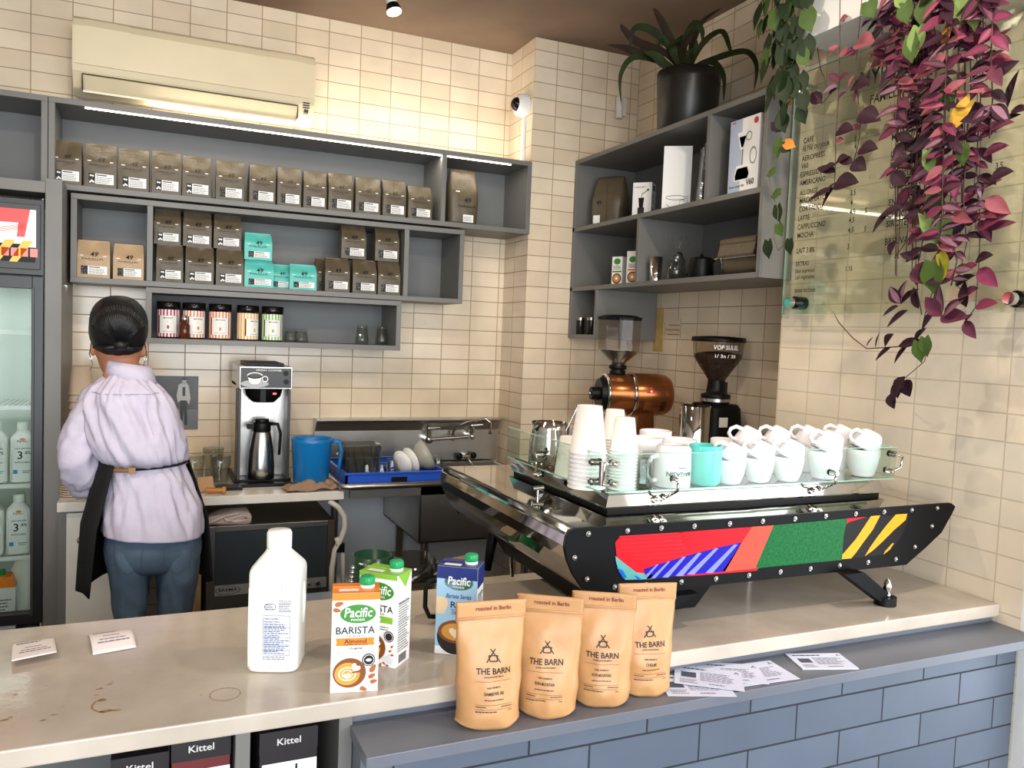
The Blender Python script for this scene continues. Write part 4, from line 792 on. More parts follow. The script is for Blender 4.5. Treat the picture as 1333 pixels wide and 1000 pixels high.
for (a, c, w_) in (((856, 735), (840, 752), 3), ((871, 731), (850, 753), 3.5), ((891, 725), (866, 752), 5), ((911, 720), (884, 750), 6), ((933, 714), (899, 748), 6), ((958, 709), (923, 746), 6)):
    m.poly(fk(2), [(a[0]-w_*.4, a[1]), (a[0]+w_*.4, a[1]), (c[0]+w_*.8, c[1]), (c[0]-w_*.8, c[1])], lav)
m.poly(fk(1), [(979, 686), (1007, 684), (983, 740), (940, 745)], coral); m.poly(fk(1), [(884, 693), (892, 693), (906, 722), (896, 716)], mat('art_red_dark', (196, 20, 36), .4, spec=.15))
m.poly(fk(1), [(1007, 684), (1103, 675), (1098, 700), (1096, 729), (983, 740)], green)
m.poly(f, [(1103, 675), (1180, 669), (1183, 671), (1181, 682), (1172, 700), (1160, 716), (1150, 722), (1096, 729), (1098, 700)], abl)
m.poly(fk(1), [(1103, 675), (1128, 673), (1105, 680), (1102, 683)], mat('art_red_dark', (196, 20, 36), .4, spec=.15))
m.poly(fk(1), [(1134, 672), (1146, 671), (1136, 690), (1124, 706), (1114, 720), (1108, 727), (1096, 728), (1095, 724), (1102, 716), (1114, 702)], yel)
m.poly(fk(1), [(1166, 670), (1181, 669), (1179, 677), (1164, 690), (1148, 706), (1136, 717), (1126, 724), (1133, 712), (1143, 698), (1154, 684)], yel); m.poly(fk(1), [(1161, 708), (1164, 707), (1158, 716), (1150, 722), (1152, 718)], yel)
tx = mat('art_texture_line', (188, 20, 36), .5)
for i in range(9): 
    v0 = 698+5*i; m.poly(fk(1), [(806, v0), (890+i, v0-5), (890+i, v0-4.4), (806, v0+.6)] if v0 < 722 else [(826, v0), (890, v0-5), (890, v0-4.4), (826, v0+.6)], tx) if i < 7 else None
m.build('art_panel', em)
scr = [(766, 695), (817, 691), (861, 687.5), (904, 685), (950, 682), (993, 678.5), (1035, 675.5), (1075, 672), (1114, 669), (1151, 666.5), (1187, 664), (1220, 661.5), (1213, 685), (1191, 712), (1166, 728), (1130, 732), (1093, 736.5), (1055, 740.5), (1016, 744.5), (975, 749), (932, 753.5), (887, 757.5), (841, 761), (748, 726), (764, 754), (800, 764)]
for u, v in scr:
    q = U(u, v, y=MY-.005); m = MB(); m.cyl((q.x, MY-.004, q.z), (q.x, MY-.006, q.z), .0058, steel, seg=14); m.sphere((q.x, MY-.006, q.z), .0045, steel, seg=12, rings=6); m.build('screw', em)
# tray on top
z1 = 1.197; tx0, tx1, ty0, ty1 = .985, 1.88, 1.635, 2.18
def ring4(x0, x1, y0, y1, z): return [(x0, y0, z), (x1, y0, z), (x1, y1, z), (x0, y1, z)]
m = MB(); m.box((tx0+.004, ty0+.0, z1-.004), (tx1-.01, ty1, z1+.0075), black); m.build('tray_plinth', em)
m = MB(); m.loft([ring4(tx0-.008, tx1+.0, ty0-.012, ty1+.01, z1+.0085), ring4(tx0-.006, tx1-.002, ty0-.010, ty1+.008, z1+.011), ring4(tx0+.006, tx1-.012, ty0+.0, ty1-.0, z1+.045)], ch2, smooth=False); m.build('cup_tray', em)
ZC_ = z1+.045
gl2 = mat('green_tinted_glass', (214, 244, 234), .02, trans=1, ior=1.15)
railg = thin('railing_glass', (243, 250, 247), .12, .12); edgeg = mat('glass_edge_green', (150, 205, 188), .15)
def pane(name, lo, hi, thin_ax):
    m = MB(); m.box(lo, hi, railg); o = m.build(name, em); m2 = MB(); e = .0012
    if thin_ax == 'y': m2.box((lo[0], lo[1]-.0003, hi[2]), (hi[0], hi[1]+.0003, hi[2]+e), edgeg); m2.box((lo[0], lo[1]-.0003, lo[2]-e), (hi[0], hi[1]+.0003, lo[2]), edgeg)
    else: m2.box((lo[0]-.0003, lo[1], hi[2]), (hi[0]+.0003, hi[1], hi[2]+e), edgeg); m2.box((lo[0]-.0003, lo[1], lo[2]-e), (hi[0]+.0003, hi[1], lo[2]), edgeg)
    m2.build('polished_edge', o)
gz0, gz1 = 1.252, 1.338; gx0, gx1, gy0, gy1 = .943, 1.876, 1.588, 2.13
pane('glass_rail', (gx0+.012, gy0, gz0), (gx1-.004, gy0+.006, gz1), 'y'); pane('glass_rail', (gx0, gy0+.012, gz0), (gx0+.006, gy1, gz1), 'x'); pane('glass_rail', (gx1-.006, gy0+.02, gz0), (gx1, gy1, gz1), 'x')
def clampset(pts, link):
    m = MB()
    for (p, ax) in pts:
        d = Vector((0, -1, 0)) if ax == 'y' else Vector((-1, 0, 0)); p = Vector(p)
        m.cyl(p-d*.004, p+d*.012, .0085, ch2, seg=16); m.cyl(p+d*.012, p+d*.017, .0055, chrome, seg=12); m.cyl(p-d*.012, p-d*.004, .0085, black, seg=14)
    m.tube([Vector(q) for q in link], .004, ch2, seg=8); m.build('rail_clamp', em)
for z in (1.275, 1.318): pass
clampset([((gx0+.03, gy0-.001, 1.318), 'y'), ((gx0+.03, gy0-.001, 1.272), 'y'), ((gx0-.001, gy0+.03, 1.318), 'x'), ((gx0-.001, gy0+.03, 1.272), 'x')], [(gx0+.03, gy0-.008, 1.318), (gx0+.002, gy0-.006, 1.32), (gx0-.002, gy0-.004, 1.27), (gx0+.03, gy0-.008, 1.272)])
m = MB(); m.box((gx0-.007, gy0-.007, 1.268), (gx0+.005, gy0+.005, 1.324), ch2); m.build('corner_bracket', em, bevel=.001)
for u in (879, 1083):
    q = U(u, 625, y=gy0); clampset([((q.x, gy0-.001, 1.275), 'y'), ((q.x-.004, ty0-.004, 1.225), 'y'), ((q.x-.026, ty0-.004, 1.222), 'y')], [(q.x, gy0-.012, 1.275), (q.x, gy0-.012, 1.25), (q.x-.004, ty0-.016, 1.225)])
q = U(704, 600, x=gx0); clampset([((gx0-.001, q.y, 1.292), 'x'), ((gx0-.004, q.y, 1.24), 'x')], [(gx0-.012, q.y, 1.292), (gx0-.012, q.y, 1.24), (gx0-.008, q.y-.01, 1.236)])
clampset([((gx1-.02, gy0-.001, 1.32), 'y'), ((gx1-.03, gy0-.001, 1.275), 'y')], [(gx1-.02, gy0-.012, 1.32), (gx1+.012, gy0-.008, 1.312), (gx1+.004, gy0-.01, 1.282), (gx1-.03, gy0-.012, 1.275)])
q = U(700, 645, z=1.197); m = MB(); m.cyl((q.x, q.y, 1.1965), (q.x, q.y, 1.215), .004, ch2); m.cyl((q.x-.015, q.y, 1.215), (q.x+.015, q.y, 1.217), .006, chrome); m.build('valve_knob', em)
# feet and underside
def footbar(x0, z0, x1, y, side=1, nm='leg'):
    m = MB(); m.add([(x0, y, z0), (x0+.066*side, y, z0), (x1+.03*side, y, ZT+.018), (x1-.016*side, y, ZT+.012), (x0, y+.03, z0), (x0+.066*side, y+.03, z0), (x1+.03*side, y+.03, ZT+.018), (x1-.016*side, y+.03, ZT+.012)], [(0, 1, 2, 3), (4, 7, 6, 5), (0, 4, 5, 1), (1, 5, 6, 2), (2, 6, 7, 3), (3, 7, 4, 0)] , satin)
    l_ = m.build(nm, em); m = MB(); m.cyl((x1+.012*side, y+.012, ZT+.0005), (x1+.012*side, y+.012, ZT+.022), .027, black, seg=24); m.build('rubber_foot', l_)
    m = MB(); m.lathe([(.008, 0), (.010, .006), (.006, .012), (.011, .020), (.011, .030), (.006, .042), (0, .048)], chrome, c=(x1+.012*side, y+.008, ZT+.022), seg=18); m.build('cone_nut', l_)
qa = U(1083, 742, y=1.50); qf = U(1157, 792, z=ZT)
footbar(qa.x, 1.045, qf.x+.004, qf.y-.006+.02); footbar(1.14, 1.035, .96, 1.47, -1)
for x in (1.0, 1.62): m = MB(); m.cyl((x, 1.86, ZT+.0005), (x, 1.86, 1.04), .012, chrome); m.lathe([(.02, 0), (.02, .008), (.012, .012)], chrome, c=(x, 1.86, ZT+.0005)); m.build('leg', em)
m = MB(); m.prism([(.90, 1.035), (1.26, 1.035), (1.20, .968), (.945, .968)], 1.56, 2.12, satin); m.build('lower_tank', em, bevel=.004)
# portafilter and steam wand on the barista side
q = U(650, 725, y=2.22)
m = MB(); m.cyl((q.x, 2.2, 1.06), (q.x+.0, 2.28, 1.06), .03, black); m.tube([(q.x-.0, 2.22, 1.06), (q.x-.03, 2.2, 1.02), (q.x-.04, 2.2, .95), (q.x-.045, 2.2, .90)], [.022, .018, .014, .011], black, seg=10); m.build('steam_handle', em)
m = MB(); q2 = U(667, 735, y=2.25); m.tube([(q2.x, 2.27, 1.05), (q2.x, 2.27, .95), (q2.x+.01, 2.27, .85)], .006, chrome); m.build('steam_wand', em)
# ================================================================ CUPS ON THE TRAY
cw_ = mat('glossy_white_china', (238, 234, 236), .08); ct_ = mat('teal_faceted_glaze', (92, 200, 190), .1)
def mug(r0, r1, h, mt, handle=True, name='mug', inv=False, deco=None):
    """returns an Empty with body and handle, open end up, or turned over with its rim on z=0"""
    o = thing(name, '', 'mug'); Z = (lambda z: h-z) if inv else (lambda z: z)
    m = MB(); m.lathe([(0, Z(.004)), (r0*.72, Z(.004)), (r0*.75, Z(0)), (r0*.82, Z(0)), (r0, Z(h*.08)), (r0+(r1-r0)*.6, Z(h*.4)), (r1, Z(h*.8)), (r1, Z(h-.001)), (r1-.002, Z(h)), (r1-.0035, Z(h-.001)), (r1-.0035, Z(h*.8)), (r0-.003, Z(h*.1)), (0, Z(.008))], mt, seg=40, cap=False)
    if inv: m.lathe([(r0*.60, Z(-.0003)), (r0*.66, Z(-.0003))], mat('grey_foot_ring', (120, 112, 116), .5), seg=30, cap=False)
    if deco: deco(m)
    m.build('mug_body', o)
    if handle:
        m = MB(); m.tube([(-r1+.002, 0, Z(h*.84)), (-r1-.014, 0, Z(h*.86)), (-r1-.027, 0, Z(h*.72)), (-r1-.028, 0, Z(h*.5)), (-r1-.016, 0, Z(h*.3)), (-(r0+(r1-r0)*.6)+.002, 0, Z(h*.27))], [.0055, .0055, .005, .005, .0055, .006], mt, seg=10); m.build('handle', o)
    return o
GP = 'mugs on the espresso machine'
row = ((949, 1.665, .040, .088), (986, 1.67, .040, .09), (1024, 1.665, .041, .092), (1071, 1.675, .046, .108), (1121, 1.685, .046, .108))
mg = None
def nest(u, v, y, r, h, low, rot, lab1, lab2):
    q = U(u, v, y=y); o = mug(r*.72, r, low, cw_, name='mug', handle=False); o.location = (q.x, y, ZC_+.001); tag(o, lab1, 'mug', GP)
    o = mug(r*.64, r*.92, h, cw_, name='mug', inv=True); o.rotation_euler = rot; o.location = (q.x-.004, y-.002, ZC_+low-.014+r*.25); tag(o, lab2, 'mug', GP)
for k, (u, y, r, h) in enumerate(row):
    nest(u, 633-k*.8, y, r*1.0, h*.54, h*.72, (.18, .42, 0), 'upright white mug in the front row, %s one right of the teal cup' % ordn(k), 'white mug tipped into the %s front-row mug right of the teal cup' % ordn(k))
for k, (u, y) in enumerate(((968, 1.79), (1006, 1.79), (1046, 1.79), (1088, 1.80))):
    nest(u, 600, y, .041, .060, .078, (.15, .42, -.1), 'upright white mug in the second row on the espresso machine, %s from left' % ordn(k), 'white mug tipped into the %s mug of the second row on the espresso machine' % ordn(k))
# straight mug upside down with writing
R_ = .0468; fn = lambda x, z: (R_*math.sin(x/R_), -R_*math.cos(x/R_), z)
def mdeco(m):
    up = lambda x, z: fn(-x, .088-z); m.text('MAGASIN', up, .006, .052, ink, h=.011, w=.07); m.text('SALES', up, .0, .037, ink, h=.0045, w=.022); m.patch(up, -.028, -.016, .0368, .0373, ink); m.patch(up, .016, .028, .0368, .0373, ink)
o = mug(.044, .046, .104, cw_, inv=True, deco=mdeco); q = U(873, 637, y=1.665); o.location = (q.x+.006, 1.67, ZC_+.001); o.rotation_euler = (0, 0, -.05); tag(o, 'white straight mug with upside-down black lettering left of the teal one', 'mug', GP)
o = mug(.040, .041, .102, ct_, handle=False); q = U(917, 636, y=1.665); o.location = (q.x, 1.668, ZC_+.001); tag(o, 'teal faceted cup in the middle of the front row on the espresso machine', 'mug')
for (u, v, y, r, h, lab) in ((853, 575, 1.98, .047, .10, 'white mug standing upright at the back under the copper grinder'), (838, 590, 1.84, .047, .10, 'white mug standing upright behind the upturned glasses'), (884, 588, 1.80, .045, .10, 'white mug standing upright behind the lettered mug'), (940, 588, 1.86, .034, .09, 'small white cup standing upright behind the teal cup')):
    q = U(u, v, y=y); o = mug(r*.9, r, h, cw_); o.location = (q.x, y, ZC_+.001); o.rotation_euler = (0, 0, .35); tag(o, lab, 'mug', GP)
for k, (u, y) in enumerate(((838, 1.655), (852, 1.73))):
    o = tumbler(.026, .033, .078).build('drinking_glass'); q = U(u, 636, y=y); o.location = (q.x-.012, y, ZC_+.001+.078); o.rotation_euler = (PI, 0, 0); tag(o, 'upturned fluted glass, %s one beside the small paper cups' % ['front', 'rear'][k], 'glass', 'glasses on the espresso machine')
q = U(768, 640, y=1.70)
wc = mat('white_paper_cup', (240, 238, 234), .5)
def cups_at(u, v, y, r0, r1, h, n, step, lab):
    o = cup_stack(n, r0, r1, h, step, wc).build('cup_stack'); q = U(u, v, y=y); o.location = (q.x, y, ZC_+.001); tag(o, lab, 'cup stack', 'paper cup stacks on the espresso machine')
cups_at(763, 640, 1.70, .030, .0445, .115, 9, .0105, 'tallest stack of large white paper cups, upside down behind the glass corner')
cups_at(809, 640, 1.665, .024, .0335, .080, 13, .0078, 'stack of small white paper cups between the large cups and the glasses')
cups_at(797, 620, 1.86, .024, .0335, .080, 13, .0078, 'stack of small white paper cups hidden behind the front ones')
cups_at(741, 622, 1.84, .028, .040, .105, 1, .0105, 'short stack of white paper cups beside the steel milk pitcher')
pi_ = thing('milk_pitcher', 'large steel milk pitcher holding spoons on the left of the espresso machine', 'pitcher', (.985+.025, 2.0, ZC_+.001), .3)
m = MB(); m.lathe([(0, .003), (.048, .003), (.055, .012), (.053, .07), (.046, .105), (.050, .125), (.0485, .125), (.0445, .105), (.0515, .07), (.052, .014), (0, .006)], ch2, seg=40, cap=False); m.lathe([(0, 0), (.048, 0), (.055, .012)], ch2, seg=40, cap=False); m.add([(-.048, -.012, .115), (-.066, 0, .132), (-.048, .012, .115), (-.045, 0, .095)], [(0, 1, 3), (1, 2, 3)], ch2, True); m.build('pitcher_body', pi_)
m = MB(); m.tube([(.05, 0, .11), (.075, 0, .108), (.08, 0, .07), (.06, 0, .03), (.052, 0, .03)], .005, ch2, seg=8); m.build('handle', pi_)
for k, (a, b_) in enumerate((((.0, 0, .03), (.075, .01, .165)), ((.01, .01, .03), (.085, -.02, .15)))):
    m = MB(); m.cyl(a, b_, .003, steel); m.sphere(b_, .009, steel, seg=12, rings=8, sz=.4); o = m.build('spoon'); o.location = (1.02, 1.985, ZC_+.006); tag(o, ['long steel spoon leaning out of the milk pitcher', 'shorter steel spoon leaning out of the milk pitcher'][k], 'spoon')
# ================================================================ GRINDERS AND SIDE COUNTER
m = MB(); m.box((1.72, 2.45, ZK-.035), (XN-.002, WP-.002, ZK), kc); m.box((1.74, 2.47, 0), (XN-.004, WP-.004, ZK-.035), grey); tag(m.build('side_counter'), 'counter along the niche carrying the two coffee grinders', 'counter')
acry = thin('clear_acrylic', (232, 226, 220), .12, .25); beans = mat('roasted_coffee_beans', (52, 34, 24), .45, var=.5, vscale=150, bump=1, bscale=150)
def frustum_hopper(m, z0, z1, z2, rb, rt, mt, mt2): m.lathe([(rb, z0), (rt, z1), (rt, z2)], mt, seg=36, cap=False)
g = thing('coffee_grinder', 'black coffee grinder with clear hopper of beans, right of the copper one', 'coffee grinder', (2.125, 2.70, ZK+.0005))
Z = lambda v: U(925, v, y=2.72).z-ZK
m = MB(); m.loft([se(.20, .24, .4, 0), se(.20, .24, .4, .06), se(.185, .20, .45, Z(575)), se(.165, .18, .5, Z(530)), se(.15, .165, .6, Z(525))], satin); m.build('body', g)
m = MB(); m.lathe([(.052, Z(527)), (.056, Z(524)), (.06, Z(515)), (.06, Z(513)), (.04, Z(511)), (.038, Z(505)), (.034, Z(492))], black, seg=30); m.lathe([(.061, Z(522)), (.061, Z(518))], steel, seg=30); m.cyl((.05, 0, Z(515)), (.05, 0, Z(497)), .006, black); m.build('collar', g)
m = MB(); m.lathe([(.032, Z(500)), (.036, Z(494)), (.098, Z(465)), (.104, Z(444))], acry, seg=40, cap=False)
m.text('VOP SULEL', lambda x, z: (.1055*math.sin(x/.1), -.1055*math.cos(x/.1), z), -.035, Z(452), paperw, h=.018, w=.10, shear=.1); m.text('1/ 3n / 38', lambda x, z: (.101*math.sin(x/.1), -.101*math.cos(x/.1), z), -.035, Z(463), paperw, h=.014, w=.085); m.build('hopper', g)
m = MB(); m.lathe([(0, Z(499)), (.030, Z(499)), (.036, Z(493)), (.094, Z(466)), (.095, Z(461)), (.05, Z(458)), (0, Z(457))], beans, seg=36, cap=False); m.build('beans', g)
m = MB(); m.lathe([(.108, Z(445)), (.110, Z(443)), (.108, Z(439)), (.04, Z(437.5)), (0, Z(437.5))], black, seg=40, cap=False); m.build('lid', g)
m = MB(); m.box((-.055, -.103, Z(552)), (-.015, -.099, Z(540)), mat('pale_metal_plate', (200, 190, 178), .4)); m.build('name_plate', g)
m = MB(); m.lathe([(.062, Z(590)), (.062, Z(527)), (.059, Z(526)), (.059, Z(588)), (.0, Z(588))], ch2, c=(-.135, -.05, 0), seg=36, cap=False); m.build('dosing_cup', g)
g = thing('coffee_grinder', 'copper-coloured coffee grinder with clear hopper and steel funnel', 'coffee grinder', (1.965, 3.08, ZK+.0005), -.22)
cop = mat('copper_lacquer', (150, 88, 46), .24, .75, var=.05); Z = lambda v: U(820, v, y=3.05).z-ZK
zc_ = (Z(487)+Z(541))/2; rr_ = (Z(487)-Z(541))/2
def xl_(prof, mt, cap=True): m.lathe([(r, x) for r, x in prof], mt, c=(0, 0, zc_), ax='x', seg=40, cap=cap)
m = MB(); xl_([(rr_*.93, -.13), (rr_*.97, -.125), (rr_*.97, -.01)], cop); xl_([(rr_, -.01), (rr_*1.03, -.005), (rr_*1.03, .11), (rr_*.98, .145), (rr_*.85, .165), (rr_*.5, .175), (0, .178)], cop, False); m.build('motor_housing', g)
m = MB(); xl_([(rr_*1.02, -.02), (rr_*1.06, -.018), (rr_*1.06, -.008), (rr_*1.02, -.006)], chrome, False); xl_([(rr_*.9, -.138), (rr_*1.0, -.136), (rr_*1.0, -.128), (rr_*.95, -.126)], chrome, False); m.build('chrome_ring', g)
m = MB(); xl_([(rr_*.72, -.160), (rr_*.78, -.137)], black); xl_([(.028, -.195), (.03, -.16)], black); m.sphere((-.20, -.005, zc_), .009, steel); m.build('dial', g)
m = MB(); fs_ = lambda x, z: (x, -math.sqrt(max(0, (rr_*1.03)**2-(z-zc_)**2))-.001, z)
m.poly(fs_, [(.03, zc_+.012), (.075, zc_+.012), (.053, zc_+.040)], mat('badge_red', (206, 56, 48), .4)); fs2 = lambda x, z: (x, fs_(x, z)[1]-.0008, z); m.poly(fs2, [(.047, zc_+.016), (.059, zc_+.016), (.053, zc_+.028)], paperw); m.build('badge', g)
for x0_ in (-.0, .10):
    m = MB()
    for k in range(5): m.patch(fs_, x0_, x0_+.025, zc_-.03-.009*k, zc_-.026-.009*k, black, 1, 1)
    m.build('vent', g)
m = MB(); m.prism([(-.01, 0), (.11, 0), (.085, zc_-rr_*.8), (.015, zc_-rr_*.8)], -.05, .05, cop, M=None); m.prism([(-.10, 0), (.14, 0), (.14, .03), (-.10, .03)], -.09, .08, cop); m.build('stand', g)
m = MB(); m.cyl((-.085, -.01, zc_-rr_*.6), (-.085, -.02, zc_-rr_*.6-.08), .03, black, r2=.018); m.tube([(-.05, -.02, zc_-rr_), (-.05, -.05, zc_-rr_-.04), (-.05, -.06, zc_-rr_-.10)], .006, steel); m.build('outlet', g)
hx = -.075
m = MB(); m.lathe([(.03, Z(492)), (.03, Z(489)), (.036, Z(488)), (.036, Z(484)), (.028, Z(482.5)), (.04, Z(481)), (.04, Z(477)), (.03, Z(476))], black, c=(hx, 0, 0), seg=28); m.build('collar', g)
m = MB(); m.lathe([(.03, Z(477)), (.034, Z(473)), (.092, Z(459)), (.094, Z(457))], steel, c=(hx, 0, 0), seg=40, cap=False); m.build('funnel', g)
m = MB(); m.lathe([(.094, Z(457)), (.098, Z(416))], acry, c=(hx, 0, 0), seg=10, cap=False, smooth=False); m.build('hopper', g)
m = MB(); m.lathe([(.100, Z(417)), (.102, Z(414)), (.07, Z(411)), (0, Z(410))], black, c=(hx, 0, 0), seg=10, cap=False, smooth=False); m.build('lid', g)
# back-bar work shelf with bin and dark pitcher
m = MB(); m.box((.40, YB+.002, .80), (1.4, 2.38, .82), steel); m.box((.42, YB+.01, 0), (.45, 2.36, .80), steel); m.box((1.35, YB+.01, 0), (1.38, 2.36, .80), steel); tag(m.build('work_shelf'), 'low steel work shelf behind the bar counter', 'shelf')
dkg = mat('dark_green_plastic', (22, 62, 44), .25)
o = thing('green_pitcher', 'dark green jug behind the almond carton', 'pitcher', (U(484, 740, y=2.05).x, 2.05, .8205), -.3); hh = U(484, 722, y=2.05).z-.82
m = MB(); m.lathe([(0, 0), (.045, 0), (.052, hh), (.049, hh), (.042, .004), (0, .004)], dkg, seg=32, cap=False); m.build('pitcher_body', o)
m = MB(); m.tube([(.05, 0, hh-.01), (.075, 0, hh-.012), (.078, 0, hh-.06), (.05, 0, hh-.09)], .006, dkg, seg=8); m.build('handle', o)
m = MB()
for k in range(9): m.sphere((-.045-.001*k, -.055, hh-.02-.012*k), .007, chrome, seg=10, rings=6)
m.tube([(-.03, -.055, hh-.01), (-.02, -.05, hh-.012), (-.012, -.045, hh-.03)], .004, chrome, seg=6); m.build('bead_chain', o)
q = U(533, 740, y=2.24); m = MB(); hb = U(533, 727, y=2.24).z-.82; m.loft([se(.13, .15, .5, 0), se(.15, .17, .5, hb), se(.143, .163, .5, hb), se(.124, .144, .5, .004)], thin('clear_bin_plastic', (206, 206, 200), .3, .3), caps=True); o = m.build('plastic_bin'); o.location = (q.x-.0, 2.24, .8205); tag(o, 'translucent plastic bin behind the green carton', 'bin')
q = U(602, 715, y=2.16); o = thing('green_bucket', 'dark green bowl below the espresso machine behind the blue carton', 'bowl', (q.x, 2.18, .8205)); m = MB(); m.lathe([(0, 0), (.05, 0), (.065, .10), (.062, .10), (.047, .004), (0, .004)], mat('green_plastic', (24, 104, 58), .3), seg=32, cap=False); m.build('bowl_body', o)
q = U(598, 704, y=2.10); m = MB(); pts = [(-.07, -.02), (-.02, -.035), (.06, -.02), (.075, .01), (.02, .03), (-.03, .01)]
for k in range(5): m.prism([(a*(1-.03*k), b_*(1-.02*k)) for a, b_ in pts], .004*k+.001*k, .004*k+.0035, mat('folded_brown_card', (170, 146, 122), .7), ax='z', M=Matrix.Rotation(.12*k-.2, 4, 'Z'))
o = m.build('folded_card'); o.location = (q.x+.01, 2.17, .9215); o.rotation_euler = (.1, -.05, .3); tag(o, 'stack of folded brown card lying on the green bowl', 'card')
# ================================================================ THINGS ON THE BAR COUNTER
jg = thing('milk_jug', 'white plastic milk jug with blue printed nutrition label standing on the bar counter', 'milk jug', tuple(U(363, 872, z=ZT).xy)+(ZT+.0005,), -.35)
jg.location.y += .03
def deco_j(m, f):
    x0, x1, z0, z1_ = -.016, .034, .036, .112
    m.disc(f, -.004, .128, .011, blueink, 20, r0=.0098, ry=.0075); m.lines(f, -.013, .006, .122, .134, 3, blueink); m.lines(f, .012, .038, .118, .141, 7, blueink, jitter=.3)
    lp = mat('pale_blue_panel', (218, 222, 236), .5); m.patch(f, x0, x1, z0, z1_, lp); f2 = lambda x, z: (x, f(x, z)[1]-.0006, z)
    for a, b, c, d in ((x0, x1, z0, z0+.0007), (x0, x1, z1_-.0007, z1_), (x0, x0+.0006, z0, z1_), (x1-.0006, x1, z0, z1_)): m.patch(f2, a, b, c, d, blueink)
    m.text('Valeur nutritive', f2, x0+.002, z1_-.006, blueink, h=.0035, w=.026, align='l'); m.text('Nutrition Facts', f2, x0+.002, z1_-.0115, blueink, h=.0035, w=.028, align='l'); m.lines(f2, x0+.002, x1-.002, z0+.002, z1_-.015, 17, blueink, th=.42, jitter=.45); m.lines(f, x0, x1, z0-.009, z0-.002, 2, blueink)
    for zz in (.089, .07, .056, .045): m.patch(f2, x0+.001, x1-.001, zz, zz+.0006, blueink)
milk_jug(jg, .097, .097, .262, deco_j)
orange = mat('carton_orange', (235, 128, 30), .4); lg_ = mat('leaf_green_print', (58, 132, 40), .4); cwh = mat('carton_white', (242, 241, 238), .35); navy = mat('carton_navy', (30, 46, 112), .4); pbl = mat('carton_sky_blue', (158, 196, 222), .4); ogr = mat('carton_lime', (128, 182, 52), .4)
cup_br = mat('coffee_brown', (128, 72, 24), .45); cup_lt = mat('coffee_foam_tan', (212, 150, 60), .45); crm = mat('foam_cream', (236, 216, 186), .45); nut = mat('almond_brown', (166, 96, 48), .5); capg = mat('green_cap', (28, 150, 88), .35); cupw = mat('cup_print_white', (214, 212, 216), .4); orgd = mat('orange_band', (238, 130, 32), .4)
def carton(name, label, w, d, h, loc, rz, top, front, side):
    o = thing(name, label, 'milk carton', loc, rz, 'plant milk cartons on the bar counter')
    m = MB(); m.box((-w/2, -d/2, 0), (w/2, d/2, h), cwh)
    front(m, lambda k: (lambda x, z: (x, -d/2-.0006-.0003*k, z))); side(m, lambda k: (lambda y, z: (w/2+.0006+.0003*k, y, z)))
    m.patch(lambda x, y: (x, y, h+.0004), -w/2, w/2, -d/2, d/2, top)
    m.build('carton_body', o, bevel=.0)
    m = MB(); m.box((-w/2+.001, -.0015, h+.0006), (w/2-.02, .0015, h+.004), top); m.patch(lambda x, y: (x, y, h+.0012), -w/2+.012, w/2-.04, -d*.38, -d*.12, cwh); m.build('top_seam', o)
    m = MB(); m.lathe([(.0145, h+.0006), (.0145, h+.006)], cwh, c=(w*.24, d*.1, 0), seg=24); m.lathe([(.0135, h+.006), (.0145, h+.007), (.014, h+.020), (.012, h+.022), (0, h+.022)], capg, c=(w*.24, d*.1, 0), seg=24, cap=False)
    for i in range(16): a = 2*PI*i/16; m.cyl((w*.24+.0142*math.cos(a), d*.1+.0142*math.sin(a), h+.008), (w*.24+.0142*math.cos(a), d*.1+.0142*math.sin(a), h+.019), .0009, capg, seg=5)
    m.build('screw_cap', o); o.scale = (.93, .93, .93); return o
def heart(m, f, cx, cz, r, mt, rot=0):
    pts = []
    for i in range(28):
        t = 2*PI*i/28; x = 16*math.sin(t)**3/17; z = (13*math.cos(t)-5*math.cos(2*t)-2*math.cos(3*t)-math.cos(4*t))/17
        pts.append((cx+r*(x*math.cos(rot)-z*math.sin(rot)), cz+r*(x*math.sin(rot)+z*math.cos(rot))))
    m.poly(f, pts, mt)
def logo(m, F, cx, cz, s):
    m.disc(F(1), cx, cz, .034*s, lg_, 36, ry=.0185*s); m.text('Pacific', F(2), cx, cz+.003*s, cwh, h=.019*s, w=.052*s, shear=.12); m.text('FOODS', F(2), cx, cz-.0115*s, cwh, h=.0045*s, w=.026*s)
def latte(m, F, cx, cz, r, dark=None):
    m.disc(F(1), cx, cz, r, cupw, 44, ry=r*.93); m.disc(F(2), cx, cz, r*.94, cup_br, 44, ry=r*.87); m.disc(F(3), cx-r*.12, cz-r*.05, r*.72, cup_lt, 40, ry=r*.66)
    for k, q in enumerate((.52, .42, .32)): m.disc(F(4+k), cx-r*.12, cz-r*.05, r*q, (crm, cup_lt, crm)[k], 32, ry=r*q*.8)
    m.disc(F(7), cx-r*.12, cz-r*.05, r*.26, cup_lt, 28, ry=r*.2); heart(m, F(8), cx-r*.14, cz-r*.16, r*.24, crm, .2); m.poly(F(8), [(cx+r*.12, cz+r*.5), (cx+r*.9, cz+r*.05), (cx+r*.14, cz)], cup_br); heart(m, F(9), cx+r*.33, cz+r*.32, r*.30, crm, -.6)
def almond(m, F, cx, cz, r, rot):
    pts = [(cx+r*math.cos(t)*math.cos(rot)-r*.55*math.sin(t)*math.sin(rot)*(1-.3*math.cos(t)), cz+r*math.cos(t)*math.sin(rot)+r*.55*math.sin(t)*math.cos(rot)*(1-.3*math.cos(t))) for t in [2*PI*i/18 for i in range(18)]]
    m.poly(F(6), pts, nut)
def clip_front(name): pass
